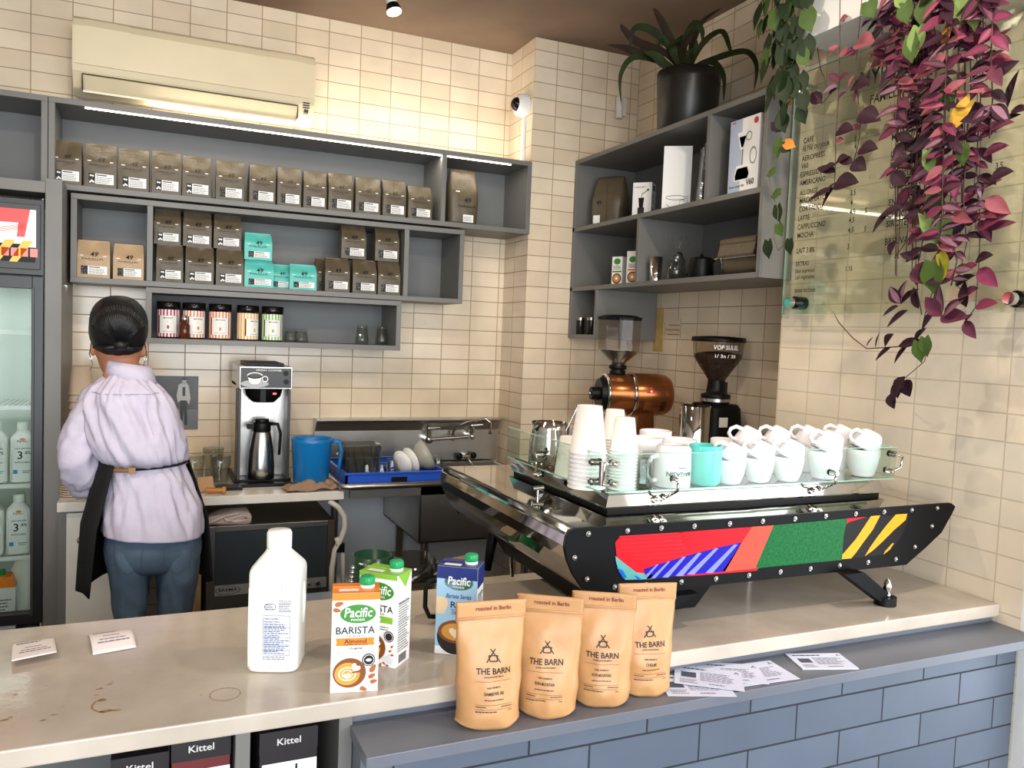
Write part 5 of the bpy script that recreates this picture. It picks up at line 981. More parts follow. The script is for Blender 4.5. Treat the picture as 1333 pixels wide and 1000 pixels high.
def f_alm(m, F):
    m.patch(F(1), -.045, .045, .181, .195, orgd); logo(m, F, .004, .154, 1.0)
    almond(m, F, -.032, .1745, .0085, .3); almond(m, F, -.036, .1625, .0075, -.2)
    m.text('BARISTA', F(1), 0, .122, ink, h=.0145, w=.074); m.text('SERIES', F(1), 0, .1105, greyink, h=.0036, w=.034); m.patch(F(1), -.038, -.022, .1102, .1106, greyink); m.patch(F(1), .022, .038, .1102, .1106, greyink)
    m.poly(F(1), [(-.037, .107), (.036, .107), (.035, .099), (.037, .092), (-.037, .092), (-.035, .099)], orgd); m.text('Almond', F(2), 0, .1005, ink, h=.0085, w=.042); m.lines(F(2), -.022, .024, .0925, .0955, 1, ink, jitter=0)
    m.text('Original', F(1), 0, .086, ink, h=.006, w=.026, shear=.2); m.text('Dairy Free | Soy Free | Gluten Free', F(1), 0, .0785, greyink, h=.0036, w=.072)
    m.poly(F(1), [(.014, .014), (.03, .024), (.041, .012), (.036, .004), (.026, .004)], cupw); latte(m, F, -.0095, .0385, .0335); m.disc(F(10), .0265, .0635, .0125, ink, 28); m.disc(F(11), .0265, .0635, .0105, cwh, 28, r0=.0095); m.disc(F(11), .0265, .0635, .0055, cwh, 18, ry=.003)
    for a in ((.035, .046, .009, 1.0), (.0335, .031, .0075, .5), (.037, .020, .007, .2), (.018, .006, .0075, -.4)): almond(m, F, *a)
    m.text('32 FL OZ (1 QT) 946 mL', F(1), 0, .0035, ink, h=.0028, w=.04)
def s_nf(m, F):
    m.text('Nutrition Facts', F(1), 0, .135, ink, h=.006, w=.045)
    for k, (z0, z1_) in enumerate(((.095, .131), (.06, .092), (.03, .057))): m.lines(F(1), -.024, .024, z0, z1_, 7-k, ink, th=.35, jitter=.3)
    for z in (.132, .093, .058): m.patch(F(1), -.025, .025, z, z+.0012, ink)
    for k in range(14): m.patch(F(1), -.018+.0024*k, -.018+.0024*k+(.0016 if k % 3 else .0009), .006, .024, ink)
def f_grn(m, F):
    m.patch(F(1), -.045, .045, .185, .195, ogr); logo(m, F, .004, .158, 1.0); m.text('BARISTA', F(1), 0, .122, ink, h=.0145, w=.074); m.text('SERIES', F(1), 0, .1105, greyink, h=.0036, w=.034)
    m.patch(F(1), -.037, .037, .092, .106, ogr); m.text('Oat', F(2), 0, .099, cwh, h=.0085, w=.02); m.lines(F(1), -.03, .035, .076, .086, 2, greyink); latte(m, F, -.0095, .0385, .0335); m.disc(F(10), .0305, .066, .0115, ink, 28); m.disc(F(11), .0305, .066, .0095, cwh, 28, r0=.0085)
    m.poly(F(1), [(.014, .014), (.03, .028), (.041, .016), (.036, .006)], cupw)
    for a in ((.038, .046, .004, 1.0), (.034, .036, .004, .5), (.039, .028, .004, .2), (.020, .008, .004, -.4), (.012, .004, .004, 1), (.028, .004, .004, 0)): almond(m, F, *a)
def s_grn(m, F): s_nf(m, F); m.poly(F(1), [(-.028, .195), (.03, .195), (.004, .163)], ogr)
def f_rice(m, F):
    m.patch(F(1), -.045, .045, .001, .195, pbl); m.patch(F(1.5), -.045, .045, .168, .195, navy); logo(m, F, .004, .162, .95); m.text('Barista Series', F(2), .004, .131, navy, h=.010, w=.056, shear=.25); m.text('RICE', F(2), .01, .112, ink, h=.014, w=.045); m.text('NON-DAIRY BEVERAGE', F(2), .01, .101, ink, h=.003, w=.044); m.text('ORIGINAL', F(2), .01, .094, ink, h=.007, w=.04)
    m.poly(F(2), [(-.045, .128), (-.022, .126), (-.018, .112), (-.026, .09), (-.045, .09)], mat('pale_biscuit', (226, 200, 160), .5)); m.disc(F(2), -.001, .04, .040, ink, 40, ry=.038); m.disc(F(2.5), -.001, .052, .038, cup_br, 40, ry=.025); m.disc(F(3), -.001, .052, .030, cup_lt, 36, ry=.019); heart(m, F(4), -.001, .051, .014, crm); m.patch(F(1.8), -.045, .045, .001, .018, cwh)
def s_rice(m, F): m.patch(F(1), -.03, .03, .150, .195, navy); F2 = lambda k: F(k+1); s_nf(m, F2)
def ctr(u, v, dy=.03): q = U(u, v, z=ZT); return (q.x, q.y+dy, ZT+.0005)
carton('milk_carton', 'white and orange almond milk carton with latte picture beside the milk jug', .09, .062, .195, ctr(466, 903, .036), -.20, orgd, f_alm, s_nf)
carton('milk_carton', 'white and lime green carton standing turned behind the almond one', .09, .062, .195, ctr(505, 868, .035), -.78, ogr, f_grn, s_grn)
carton('milk_carton', 'blue and navy rice milk carton standing behind the kraft pouches', .09, .062, .195, ctr(604, 855, .035), -.60, navy, f_rice, s_rice)
bm = thing('black_mug', 'black mug with a tall handle half hidden behind the blue rice carton', 'mug', ctr(592, 812, .0), PI*.93)
m = MB(); m.lathe([(0, 0), (.034, 0), (.038, .01), (.04, .11), (.037, .11), (.035, .012), (0, .004)], black, seg=32, cap=False); m.build('mug_body', bm)
m = MB(); m.tube([(.036, 0, .1), (.060, 0, .098), (.068, 0, .08), (.068, 0, .04), (.058, 0, .018), (.036, 0, .016)], .0055, black, seg=8); m.build('handle', bm)
# ---------------- kraft pouches on the ledge
kraft = mat('kraft_pouch_paper', (190, 142, 94), .4, var=.05, vscale=25, bump=.12, bscale=30); mar = mat('maroon_ink', (120, 40, 40), .6)
def pouch(seed, w=.135, h=.225):
    rg = random.Random(seed); ph = Vector((rg.random()*9, rg.random()*9, rg.random()*9)); o = thing('coffee_pouch', '', 'coffee pouch')
    def dep(z): 
        t = z/h; return .040*max(0, 1-(max(0, t-.10)/.76)**1.4)*(1 if t > .10 else .9+t) if t < .86 else 0
    def crease(x, z):
        p = Vector((x*16, 0, z*13))+ph; a = noise.noise(p); b = noise.noise(p*2.3)
        return (.0062*(1-abs(a)*2.6)+.0026*b)*min(1, (h*.84-z)/(h*.2)) if z < h*.84 else .0006*b
    def yf(x, z): q = abs(2*x/w); return -dep(z)*(max(0, 1-q**2.6))**.65-.0016-crease(x, z)*(1-q*q)
    def yb(x, z): q = abs(2*x/w); return dep(z)*.85*(max(0, 1-q**2.6))**.65+.0010
    def hw(z): t = z/h; return w/2*(.93+.05*t) if t < .84 else w/2*1.0
    m = MB(); rings = []; NX = 20; N = 34
    for j in range(N+1):
        z = h*j/N; W = hw(z)-.004*abs(math.sin(z*40+seed))*(1-j/N); r = []
        for i in range(NX+1): x = -W+2*W*i/NX; r.append((x, yf(x*w/2/W, z), z+(.010*(2*x/w)**2 if j == 0 else 0)))
        for i in range(1, NX): x = W-2*W*i/NX; r.append((x, yb(x*w/2/W, z), z+(.010*(2*x/w)**2 if j == 0 else 0)))
        rings.append(r)
    m.loft(rings, kraft, smooth=True)
    for zz in (.853, .872): m.tube([(-w/2*.98, yf(0, h*zz)-.0006, h*zz), (0, yf(0, h*zz)-.0016, h*zz), (w/2*.98, yf(0, h*zz)-.0006, h*zz)], .0013, kraft, seg=6)
    f = lambda x, z: (x, yf(x, z)-.0013, z)
    m.text('roasted in Berlin', f, .004, h*.94, mar, h=.0078, w=.066)
    def ln(a, b, t=.0009):
        d = Vector((b[0]-a[0], b[1]-a[1])).normalized(); nn = Vector((-d.y, d.x))*t; n = 5
        for i in range(n):
            p = Vector(a).lerp(Vector(b), i/n); q = Vector(a).lerp(Vector(b), (i+1)/n); m.poly(f, [tuple(p+nn), tuple(q+nn), tuple(q-nn), tuple(p-nn)], ink)
    c = h*.55
    ln((-.012, c-.004), (.005, c+.018)); ln((.013, c-.004), (-.004, c+.018)); ln((-.006, c-.002), (.007, c-.002)); ln((-.006, c-.002), (-.0075, c+.007)); ln((.007, c-.002), (.0085, c+.007)); ln((-.0075, c+.007), (.0085, c+.007))
    m.text('THE BARN', f, 0, h*.47, ink, h=.0105, w=.062); m.text('COFFEE ROASTERS BERLIN', f, 0, h*.425, ink, h=.0026, w=.036)
    m.patch(f, -.033, .033, h*.39, h*.39+.0004, ink, 8); m.text('100% ARABICA', f, 0, h*.345, ink, h=.003, w=.026); m.text(['SAMBEWE AB', 'BURA MOUNTAIN', 'KUYE MOUNTAIN', 'CHELBE'][seed % 4], f, 0, h*.30, ink, h=.0055, w=.036 if seed % 4 != 3 else .022); m.lines(f, -.018, .018, h*.245, h*.26, 1, ink, jitter=0)
    m.patch(f, -.033, .033, h*.215, h*.215+.0004, ink, 8); m.lines(f, -.033, -.015, h*.193, h*.207, 1, ink, jitter=0); m.lines(f, .012, .033, h*.193, h*.207, 1, ink, jitter=0); m.patch(f, -.033, .033, h*.18, h*.18+.0004, ink, 8); m.lines(f, -.033, .004, h*.155, h*.172, 1, ink, jitter=0); m.text('250g', f, .03, h*.163, ink, h=.003, w=.006)
    m.build('pouch_body', o); m = MB(); m.patch(lambda x, z: (x, yf(x, z)-.002, z), -w/2*.97, w/2*.97, h*.985, h*.999, kraft, 10); m.build('top_seal', o); return o
pp = ((640, 925, -.12, 0, .222, .02, 'kraft coffee pouch at the front left of the four on the blue grey ledge'), (717, 912, -.56, 1, .218, -.06, 'kraft coffee pouch second from the left on the ledge'), (788, 902, -.50, 2, .212, -.05, 'kraft coffee pouch third from the left on the ledge'), (844, 886, -.22, 3, .216, .04, 'kraft coffee pouch at the right end, mostly hidden by the third one'))
for k, (u, v, rz, sd, h, ry, lab) in enumerate(pp):
    o = pouch(sd, h=h, w=(.133, .128, .126, .125)[k]); q = U(u, v, z=ZL); o.location = (q.x, (q.y+.006 if k < 1 else 1.33), ZL+.0008); o.location.y = (1.322, 1.326, 1.330, 1.345)[k]; o.location.x = U(u, v, y=o.location.y-.02).x
    o.rotation_euler = (-.0, ry*.0, rz); o['label'] = lab; o['group'] = 'kraft coffee pouches on the ledge'
# ---------------- leaflets and receipts
lf = mat('leaflet_paper', (210, 214, 232), .6); lfi = mat('leaflet_ink', (112, 114, 134), .6); lfd = mat('leaflet_picture', (70, 74, 92), .6)
def leaflet(u, v, rz, lab, k, w=.14, h=.10, n=1):
    q = U(u, v, z=ZL); m = MB(); t = .0006*n
    m.box((-w/2, -h/2, 0), (w/2, h/2, t), lf); f = lambda x, y: (x, y, t+.0003)
    m.lines(f, -w*.42, w*.1, h*.30, h*.40, 1, ink, th=.5, jitter=.5); m.lines(f, -w*.12, w*.42, -h*.25, h*.22, 8, lfi); m.patch(f, -w*.40, -w*.18, -h*.12, h*.15, lfd); m.lines(f, -w*.42, -w*.16, -h*.42, -h*.2, 3, lfi); m.text('A', f, w*.42, h*.36, lfi, h=h*.12); m.lines(f, w*.0, w*.3, -h*.42, -h*.32, 1, lfi)
    o = m.build('leaflet'); o.location = (q.x, q.y, ZL+.0006+.0013*k); o.rotation_euler = (0, 0, rz); return tag(o, lab, 'leaflet', 'leaflets on the ledge')
leaflet(905, 893, -.35, 'leaflet at the far left, tucked beside the last kraft pouch', 0); leaflet(922, 884, -.62, 'leaflet lying crosswise on top of the leftmost one', 2); leaflet(950, 877, -.45, 'leaflet lying under the corner of the crosswise leaflet', 1); leaflet(984, 877, -.06, 'leaflet lying flat fourth from the left, overlapping its neighbour', 0, .15); leaflet(1069, 862, -.30, 'small pile of leaflets lying apart at the right', 0, .13, .085, 4)
rc = mat('receipt_paper', (238, 228, 226), .55); rci = mat('receipt_ink', (120, 110, 124), .6)
for k, (us, lab) in enumerate(((((16, 832), (70, 824), (74, 850), (15, 862)), 'curled till receipt lying at the far left of the counter'), (((114, 820), (168, 813), (178, 836), (121, 846)), 'curled till receipt lying right of the other one on the counter'))):
    P = [U(u, v, z=ZT+.012) for u, v in us]; P[2].z = ZT+.009; P[3].z = ZT+.009
    def fn(a, b, o_=0):
        p = (P[3]*(1-a)+P[2]*a)*(1-b)+(P[0]*(1-a)+P[1]*a)*b; s = math.sin(PI*b); e = (abs(2*b-1))**3 if k == 0 else (1-b)**3
        return (p.x, p.y, ZT+.0015+.013*(s if k == 1 else 1-.9*b*b)*.9+o_)
    m = MB(); m.grid(fn, 10, 12, rc); g_ = lambda a, b: fn(a, b, .0006)
    for (a0, a1, b0, b1, n) in ((.1, .7, .78, .9, 2), (.3, .7, .5, .56, 1), (.2, .85, .36, .42, 1), (.15, .9, .25, .33, 1)): m.lines(g_, a0, a1, b0, b1, n, rci, jitter=.2)
    o = m.build('receipt', solid=.0004); tag(o, lab, 'receipt', 'receipts on the counter')
# ---------------- tea boxes in the cabinet
tb = mat('box_black', (30, 26, 28), .45); tr_ = mat('box_dark_red', (96, 34, 36), .45); kt = mat('box_letter_silver', (196, 192, 190), .4)
shelf_z = .62
m = MB(); m.box((-1.17, 1.412, shelf_z-.02), (xl-.02, 1.855, shelf_z), grey_in); m.build('shelf', cab)
def tea_box(x0, x1, y0, ztop, col, lid, lab, txt='Kittel', rz=0, white=True, u=None):
    w = x1-x0; h = ztop-shelf_z-.001; o = thing('tea_box', lab, 'box', ((x0+x1)/2, y0, shelf_z+.0005), rz, 'tea boxes in the open cabinet'); m = MB()
    m.box((-w/2, 0, 0), (w/2, .16, h), col); m.patch(lambda x, z: (x, -.0006, z), -w*.46, w*.5, 0, h-.056, paperw); m.patch(lambda x, z: (x, -.001, z), w*.12, w*.16, h-.075, h-.062, lid); m.build('box_body', o)
    m = MB(); m.box((-w/2-.001, -.0015, h-.038), (w/2+.001, .161, h+.001), lid); m.text(txt, lambda x, z: (x, -.003, z), 0, h-.018, kt, h=.012, w=min(.040, w*.5)); m.build('lid', o); return o
def zx(u, v, y=1.44): q = U(u, v, y=y); return q.x, q.z
tops = .876
tea_box(zx(146, 985)[0], zx(218, 985)[0], 1.41, .893, tr_, tb, 'dark red and black tea box at the left under the counter edge')
tea_box(zx(223, 975)[0], zx(297, 975)[0], 1.405, .912, tr_, tb, 'dark red and black tea box just left of the grey cabinet divider')
tea_box(zx(334, 975)[0], zx(406, 975)[0], 1.395, .905, tb, tb, 'black tea box standing right of the grey cabinet divider', u=0)
# ================================================================ MENU PANEL
XG = 1.985; mn = thing('menu_panel', 'clear glass menu panel with black French drink list mounted on the right wall', 'menu', (0, 0, 0))
ga, gb = U(1018, 410, x=XG).y, 1.335; gzb, gzt = 1.712, U(1068, 86, x=XG).z
PN = MB(); PN.box((XG, gb, gzb), (XG+.008, ga, gzt), thin('menu_glass', (246, 248, 242), .25, .25))
pn = mn
m = MB(); eg = mat('glass_edge_grey_green', (176, 200, 186), .15); m.box((XG-.0004, ga, gzb), (XG+.0084, ga+.0012, gzt), eg); m.box((XG-.0004, gb, gzb-.0012), (XG+.0084, ga, gzb), eg); m.box((XG-.0004, gb, gzt), (XG+.0084, ga, gzt+.0012), eg); m.build('polished_edge', mn)
for u, v in ((1031, 394), (1319, 389)):
    q = U(u, v, x=XG); m = MB(); m.cyl((XG-.012, q.y, q.z), (XM-.001, q.y, q.z), .010, chrome, seg=20); m.cyl((XG-.02, q.y, q.z), (XG-.002, q.y, q.z), .0165, chrome, seg=24); m.cyl((XG+.010, q.y, q.z), (XM-.002, q.y, q.z), .022, mat('standoff_dark', (40, 38, 36), .2, .8), seg=24); m.build('standoff', mn)
for y in (ga-.035, gb+.03): m = MB(); m.cyl((XG-.014, y, gzt-.05), (XM-.001, y, gzt-.05), .0165, chrome, seg=24); m.build('standoff', mn)
m = PN; mi = mat('menu_letter_black', (24, 22, 20), .5)
def mtext(s, u, v, hpx, line=False):
    q = U(u, v, x=XG-.001); h = (U(u, v-hpx/2, x=XG).z-U(u, v+hpx/2, x=XG).z); f_ = lambda a, b: (XG-.001, q.y-a, q.z+b)
    vs, fs, x0, x1, y0, y1 = text_geo(s); w = (x1-x0)*h/(y1-y0)*.80; m.text(s, f_, 0, 0, mi, h=h, w=w, align='l')
    if line: m.patch(f_, 0, w, -h*.9, -h*.82, mi)
for s, u, v, hp, ln_ in (('CAFÉ', 1046, 183, 9, 1), ('FILTRE DU JOUR', 1045, 196, 7.5, 0), ('AEROPRESS', 1044, 207, 7, 0), ('V60', 1043, 217, 7, 0), ('ESPRESSO', 1042, 228, 7, 0), ('AMERICANO', 1041, 239, 7, 0), ('ALLONGÉ', 1041, 251, 8, 0), ('MACCHIATO', 1041, 262, 7, 0), ('CORTADO', 1040, 273, 7, 0), ('LATTÉ', 1039, 284, 8, 0), ('CAPPUCCINO', 1038, 296, 7, 0), ('MOCHA', 1038, 307, 7, 0), ('LAIT 3.8%', 1037, 327, 7, 0), ('EXTRAS', 1036, 344, 6, 0), ('Shot espresso', 1035, 354, 7, 0), ('Lait végétalien', 1035, 362, 7, 0), ('taxes incluses', 1034, 378, 6, 0),
    ('3', 1112, 181, 7, 0), ('4', 1112, 191, 7, 0), ('4.5', 1110, 214, 7, 0), ('3.5', 1108, 238, 7, 0), ('3.5', 1107, 251, 7, 0), ('4', 1107, 264, 7, 0), ('4.5', 1106, 276, 7, 0), ('5', 1126, 274, 7, 0), ('4.5', 1105, 287, 7, 0), ('4.5', 1104, 300, 7, 0), ('5', 1125, 298, 7, 0), ('3', 1103, 321, 7, 0), ('1.15', 1101, 350, 6.5, 0),
    ('INFUSIONS', 1164, 151, 10, 1), ('COLD BREW', 1163, 164, 9, 0), ('MIEL CITRON', 1161, 179, 9, 0), ('LATTÉ VELOUTÉ', 1160, 200, 10, 1), ('BETTERAVE', 1159, 216, 8.5, 0), ('CURCUMA', 1159, 229, 8.5, 0), ('GINGEMBRE', 1158, 242, 8.5, 0), ('ENVIE DE', 1157, 264, 8.5, 1), ('CHOCOLAT CHAUD', 1155, 280, 8.5, 0), ('SIROTER CHAI', 1154, 292, 9, 0), ('BREUVAGES', 1152, 315, 9, 0), ('3.5', 1296, 216, 8, 0), ('4', 1298, 262, 8, 0), ('3.5', 1295, 276, 8, 0), ('5', 1240, 308, 9, 0)):
    mtext(s, u, v, hp, ln_)
mtext('MYRIADE', 1120, 105, 21); mtext('FAMILLE', 1133, 130, 12)
m.build('glass_panel', mn)
# ================================================================ PLANTS
def leaf(m, base, d, up, L, W, mt, heart_=False, curl=.25, fold=.25, mt2=None, n=6):
    d = Vector(d).normalized(); up = Vector(up); s = d.cross(up); s = s.normalized() if s.length > 1e-4 else d.orthogonal().normalized(); nn = s.cross(d).normalized()
    rows = []
    for i in range(n+1):
        t = i/n
        if heart_: w = W*(math.sin(PI*min(1, t*.92+.16))**.75)*(1 if t < .5 else (1-(t-.5)*.35)) if t < 1 else 0
        else: w = W*math.sin(PI*(t**.8))**.9 if 0 < t < 1 else W*.05*(1-t)
        c = Vector(base)+d*(L*t)-nn*(curl*L*t*t); back = -d*L*.14*(1 if (heart_ and i == 0) else 0)
        rows.append([c-s*w+nn*fold*w+back, c-s*w*.5+nn*fold*.4*w+back*.7, c, c+s*w*.5+nn*fold*.4*w+back*.7, c+s*w+nn*fold*w+back])
    vs = [p for r in rows for p in r]
    if mt2 is None: m.add(vs, [(i*5+k, i*5+k+1, i*5+k+6, i*5+k+5) for i in range(n) for k in range(4)], mt, True)
    else:
        m.add(vs, [(i*5+k, i*5+k+1, i*5+k+6, i*5+k+5) for i in range(n) for k in (0, 3)], mt, True); m.add(vs, [(i*5+k, i*5+k+1, i*5+k+6, i*5+k+5) for i in range(n) for k in (1, 2)], mt2, True)
def lm(name, col, r=.55):
    m_ = mat(name, col, r, var=.18, vscale=25); m_.node_tree.nodes['Principled BSDF'].inputs['Specular IOR Level'].default_value = .25; return m_
P_DK = lm('leaf_dark_purple', (50, 26, 38)); P_MD = lm('leaf_plum', (92, 44, 62)); P_MG = lm('leaf_magenta', (118, 46, 74)); P_PK = lm('leaf_rose', (146, 80, 88)); P_ST = lm('leaf_mauve_stripe', (132, 96, 112)); G_DK = lm('leaf_deep_green', (30, 46, 24)); G_MD = lm('leaf_green', (70, 92, 40)); G_LT = lm('leaf_light_green', (122, 146, 82)); Y_L = lm('leaf_yellow', (226, 178, 70)); Y_G = lm('leaf_yellow_green', (160, 150, 40)); O_L = lm('leaf_orange_dry', (208, 132, 52)); STM = mat('stem_brown', (70, 44, 40), .5); STG = mat('stem_olive', (92, 92, 50), .5)
box = thing('planter_box', 'white planter box mounted high on the wall behind the trailing plants', 'planter'); 
m = MB(); m.box((1.86, 1.33, 2.565), (XM-.001, U(1036, 58, x=1.86).y, 2.80), white_paint); m.build('box_shell', box, bevel=.002)
m = MB(); m.box((1.875, 1.34, 2.79), (XM-.01, U(1036, 58, x=1.86).y-.012, 2.802), mat('dark_soil', (46, 34, 26), .95)); m.build('soil', box)
def strand(ms, ml, pts, x, mats, L, W, step, rg, hearts=False, pair=False, r=.0016, stm=None, top=True, droop=.6):
    """a hanging stem through surveyed points of the plane x, with leaves at its nodes"""
    P = [U(u, v, x=x+dx) for u, v, dx in pts]
    if top: P = [Vector((1.95, P[0].y, 2.81)), Vector((1.84, P[0].y, 2.83))]+P if P[0].z < 2.8 else P
    ms.tube(P, r, stm or STM, seg=5); acc = 0; side = 1
    for a, b in zip(P, P[1:]):
        n = max(1, int((b-a).length/step)); 
        for i in range(n):
            p = a.lerp(b, (i+rg.random()*.7)/n); side = -side
            for q in range(2 if pair and rg.random() < .6 else 1):
                ang = rg.random()*2*PI; d = Vector((-.35*rg.random()-.1, side*(.5+.8*rg.random())*(1 if q == 0 else -1), -1.1*rg.random()+.5*rg.random()))
                mt = rg.choice(mats); k = .65+.6*rg.random(); up = Vector((-1, -.5+.9*(rg.random()-.5), .5+1.0*(rg.random()-.5)))
                pet = p+d.normalized()*L*.12; 
                if hearts: ms.tube([p, p+d.normalized()*L*.25+Vector((0, 0, .008)), p+d.normalized()*L*.5], .0009, stm or STG, seg=4); leaf(ml, p+d.normalized()*L*.5, Vector((d.x*.3, d.y*.4, -1)), (-1, .2*side, .3), L*k, W*k, mt, True, .12, .12)
                else: leaf(ml, p, d, up, L*k, W*k, mt[0] if isinstance(mt, tuple) else mt, False, .3*rg.random(), .3, mt[1] if isinstance(mt, tuple) else None)
rg = random.Random(21)
# philodendron at the left of the menu
ph = thing('trailing_plant', 'green heart-leaved trailing plant hanging left of the menu panel', 'plant', (0, 0, 0)); ms, ml = MB(), MB(); X0 = 1.83
GR = [G_DK, G_DK, G_DK, G_MD]
for pts in ([(1018, -25, 0), (1012, 30, 0), (1026, 75, .02), (1016, 120, .0), (1012, 150, 0)], [(1030, -25, 0), (1034, 20, .01), (1024, 60, 0), (1034, 100, .02), (1040, 140, .0)], [(1006, -20, 0), (1005, 20, 0), (1010, 50, 0), (1018, 95, 0)], [(1042, -20, 0), (1044, 25, .0), (1036, 70, 0), (1022, 110, 0)]):
    strand(ms, ml, pts, X0, GR, .075, .030, .030, rg, True, stm=STG)
pts = [(1020, 140, 0), (1024, 175, 0), (1008, 205, 0), (1000, 222, 0), (1004, 250, 0), (1013, 272, 0), (1012, 292, 0), (1007, 308, 0), (1013, 326, 0)]
ms.tube([U(u, v, x=X0) for u, v, _ in pts], .0014, STG, seg=5); ms.tube([U(u, v, x=X0) for u, v in ((1013, 326), (1022, 318), (1027, 308))], .001, STG, seg=5)
def lf_at(u, v, du, dv, L, W, mt, h=True, x=X0, ml_=None, tilt=.1):
    a = U(u, v, x=x); b = U(u+du, v+dv, x=x); leaf(ml_ or ml, a, (b-a)+Vector((-tilt*L*.3, 0, 0)), (-1, 0, .25), L, W, mt, h, .1, .12)
for a in ((1014, 182, -3, 26, .062, .024, G_MD), (1022, 186, 16, 6, .05, .018, O_L), (1018, 190, 20, 12, .045, .018, G_DK), (1009, 222, -14, 8, .045, .017, G_MD), (1016, 250, -18, 8, .05, .019, G_MD), (1012, 268, 2, 22, .056, .022, G_DK), (1013, 292, 4, 14, .046, .020, G_MD), (1000, 314, 0, 22, .060, .024, G_DK), (1028, 312, 0, 20, .050, .020, G_DK), (1036, 28, -12, 26, .062, .024, Y_L), (1023, 120, -2, 34, .06, .010, O_L), (1028, 120, 0, 20, .05, .008, O_L), (1042, 140, 6, 24, .06, .026, G_DK), (1022, 155, -14, 18, .058, .024, G_DK), (1008, 158, 8, 14, .05, .022, P_DK)): lf_at(*a)
ms.build('stems', ph); ml.build('foliage', ph)
# thin purple strands left of the big plant
th = thing('trailing_plant', 'sparse purple trailing stems hanging in front of the menu text', 'plant', (0, 0, 0)); ms, ml = MB(), MB()
for pts in ([(1094, -20, 0), (1093, 60, 0), (1092, 120, 0), (1088, 180, 0), (1087, 225, 0), (1086, 245, 0)], [(1124, -20, 0), (1118, 40, 0), (1113, 100, 0), (1120, 150, 0), (1119, 180, 0), (1111, 212, 0)], [(1064, 62, .03), (1068, 90, .03), (1082, 122, .03), (1070, 135, .03)]):
    P = [U(u, v, x=1.86+d) for u, v, d in pts]; ms.tube(([Vector((1.9, P[0].y, 2.82))] if pts[0][1] < 0 else [])+P, .0014, STM, seg=5)
T = 1.855
def tl_(u, v, du, dv, mt, w=.28, ml_=None, x=T, mt2=None):
    a = U(u, v, x=x); b = U(u+du, v+dv, x=x-.012); leaf(ml_ or ml, a, b-a, (-1, .3, .6), (b-a).length, (b-a).length*w, mt, False, .15, .3, mt2)
for a in ((1093, 70, 16, -4, P_PK), (1092, 64, -14, -3, P_PK), (1094, 75, 12, -12, P_PK, .4), (1093, 60, -18, 12, P_PK), (1092, 30, 10, -10, P_PK, .4), (1113, 98, -10, 14, P_PK, .4), (1113, 72, -10, -10, P_MD, .4), (1114, 56, 22, -4, P_PK, .4), (1092, 105, -14, -10, P_MD), (1091, 108, 12, -14, P_MD, .4), (1090, 130, 10, -12, P_MD), (1090, 112, -22, 8, P_ST), (1110, 112, 20, -6, P_DK, .4), (1116, 115, -6, 18, P_MD), (1089, 172, 20, -6, P_DK, .35), (1119, 148, 24, 6, P_DK, .35), (1119, 168, -10, -6, P_MD, .35), (1118, 195, 22, -4, P_DK, .35), (1088, 214, -24, 10, P_DK), (1088, 212, 14, -10, P_DK, .35), (1110, 212, -20, -6, P_DK, .3), (1111, 210, 14, 10, P_DK, .4), (1088, 224, -26, -8, P_DK, .2), (1086, 240, 28, -6, P_DK, .35), (1087, 238, -16, 18, P_DK, .25), (1086, 245, -40, 14, P_DK, .14), (1085, 246, -20, 26, P_DK, .2), (1087, 185, 10, -4, P_PK, .3), (1070, 134, -16, -14, P_DK, .35), (1078, 124, 10, -10, P_DK, .3)): tl_(*a)
ms.build('stems', th); ml.build('foliage', th)
# the big purple plant
bg_ = thing('trailing_plant', 'large purple and green trailing plant cascading over the right side of the menu', 'plant', (0, 0, 0)); ms, ml = MB(), MB()
PU = [P_DK, P_DK, P_DK, P_MD, P_MD, P_MG, (P_MD, P_ST), (P_DK, P_ST), (P_MD, P_MG), (P_DK, P_MD), P_PK, (P_MG, P_PK)]
rg = random.Random(44)
SD = [((1160, -25), (1166, 60), (1172, 120), (1168, 185)), ((1172, -25), (1180, 60), (1186, 130), (1178, 200), (1166, 225)), ((1186, -25), (1196, 50), (1198, 120), (1192, 200), (1186, 250), (1170, 262)), ((1198, -25), (1208, 70), (1206, 150), (1204, 230), (1202, 300)), ((1206, -25), (1220, 60), (1216, 140), (1214, 220), (1206, 290), (1196, 340)), ((1222, -25), (1234, 40), (1230, 120), (1228, 200), (1226, 280), (1222, 330)), ((1232, -25), (1248, 40), (1246, 130), (1240, 210), (1236, 290), (1246, 340), (1238, 372)), ((1250, -25), (1262, 30), (1264, 110), (1258, 190), (1254, 260), (1258, 310)), ((1262, -25), (1280, 20), (1280, 90), (1274, 160), (1272, 220), (1276, 285), (1272, 300)), ((1270, -25), (1292, 30), (1290, 70), (1292, 130), (1288, 180)), ((1180, -25), (1186, 20), (1170, 50), (1156, 75)), ((1145, -25), (1150, 20), (1148, 50), (1162, 90)), ((1240, -25), (1256, 15), (1282, 30), (1296, 60))]
for pts in SD:
    dx = (rg.random()-.5)*.14; strand(ms, ml, [(u, v, dx) for u, v in pts], 1.86, PU, .060, .0135, .023, rg, False, True, r=.0018)
for pts in (((1226, 330), (1214, 380), (1204, 410)), ((1276, 300), (1274, 350), (1270, 400), (1256, 420)), ((1262, 300), (1252, 345), (1244, 370), (1252, 378)), ((1196, 330), (1194, 380), (1200, 410))):
    P = [U(u, v, x=1.86) for u, v in pts]; ms.tube(P, .0015, STM, seg=5)
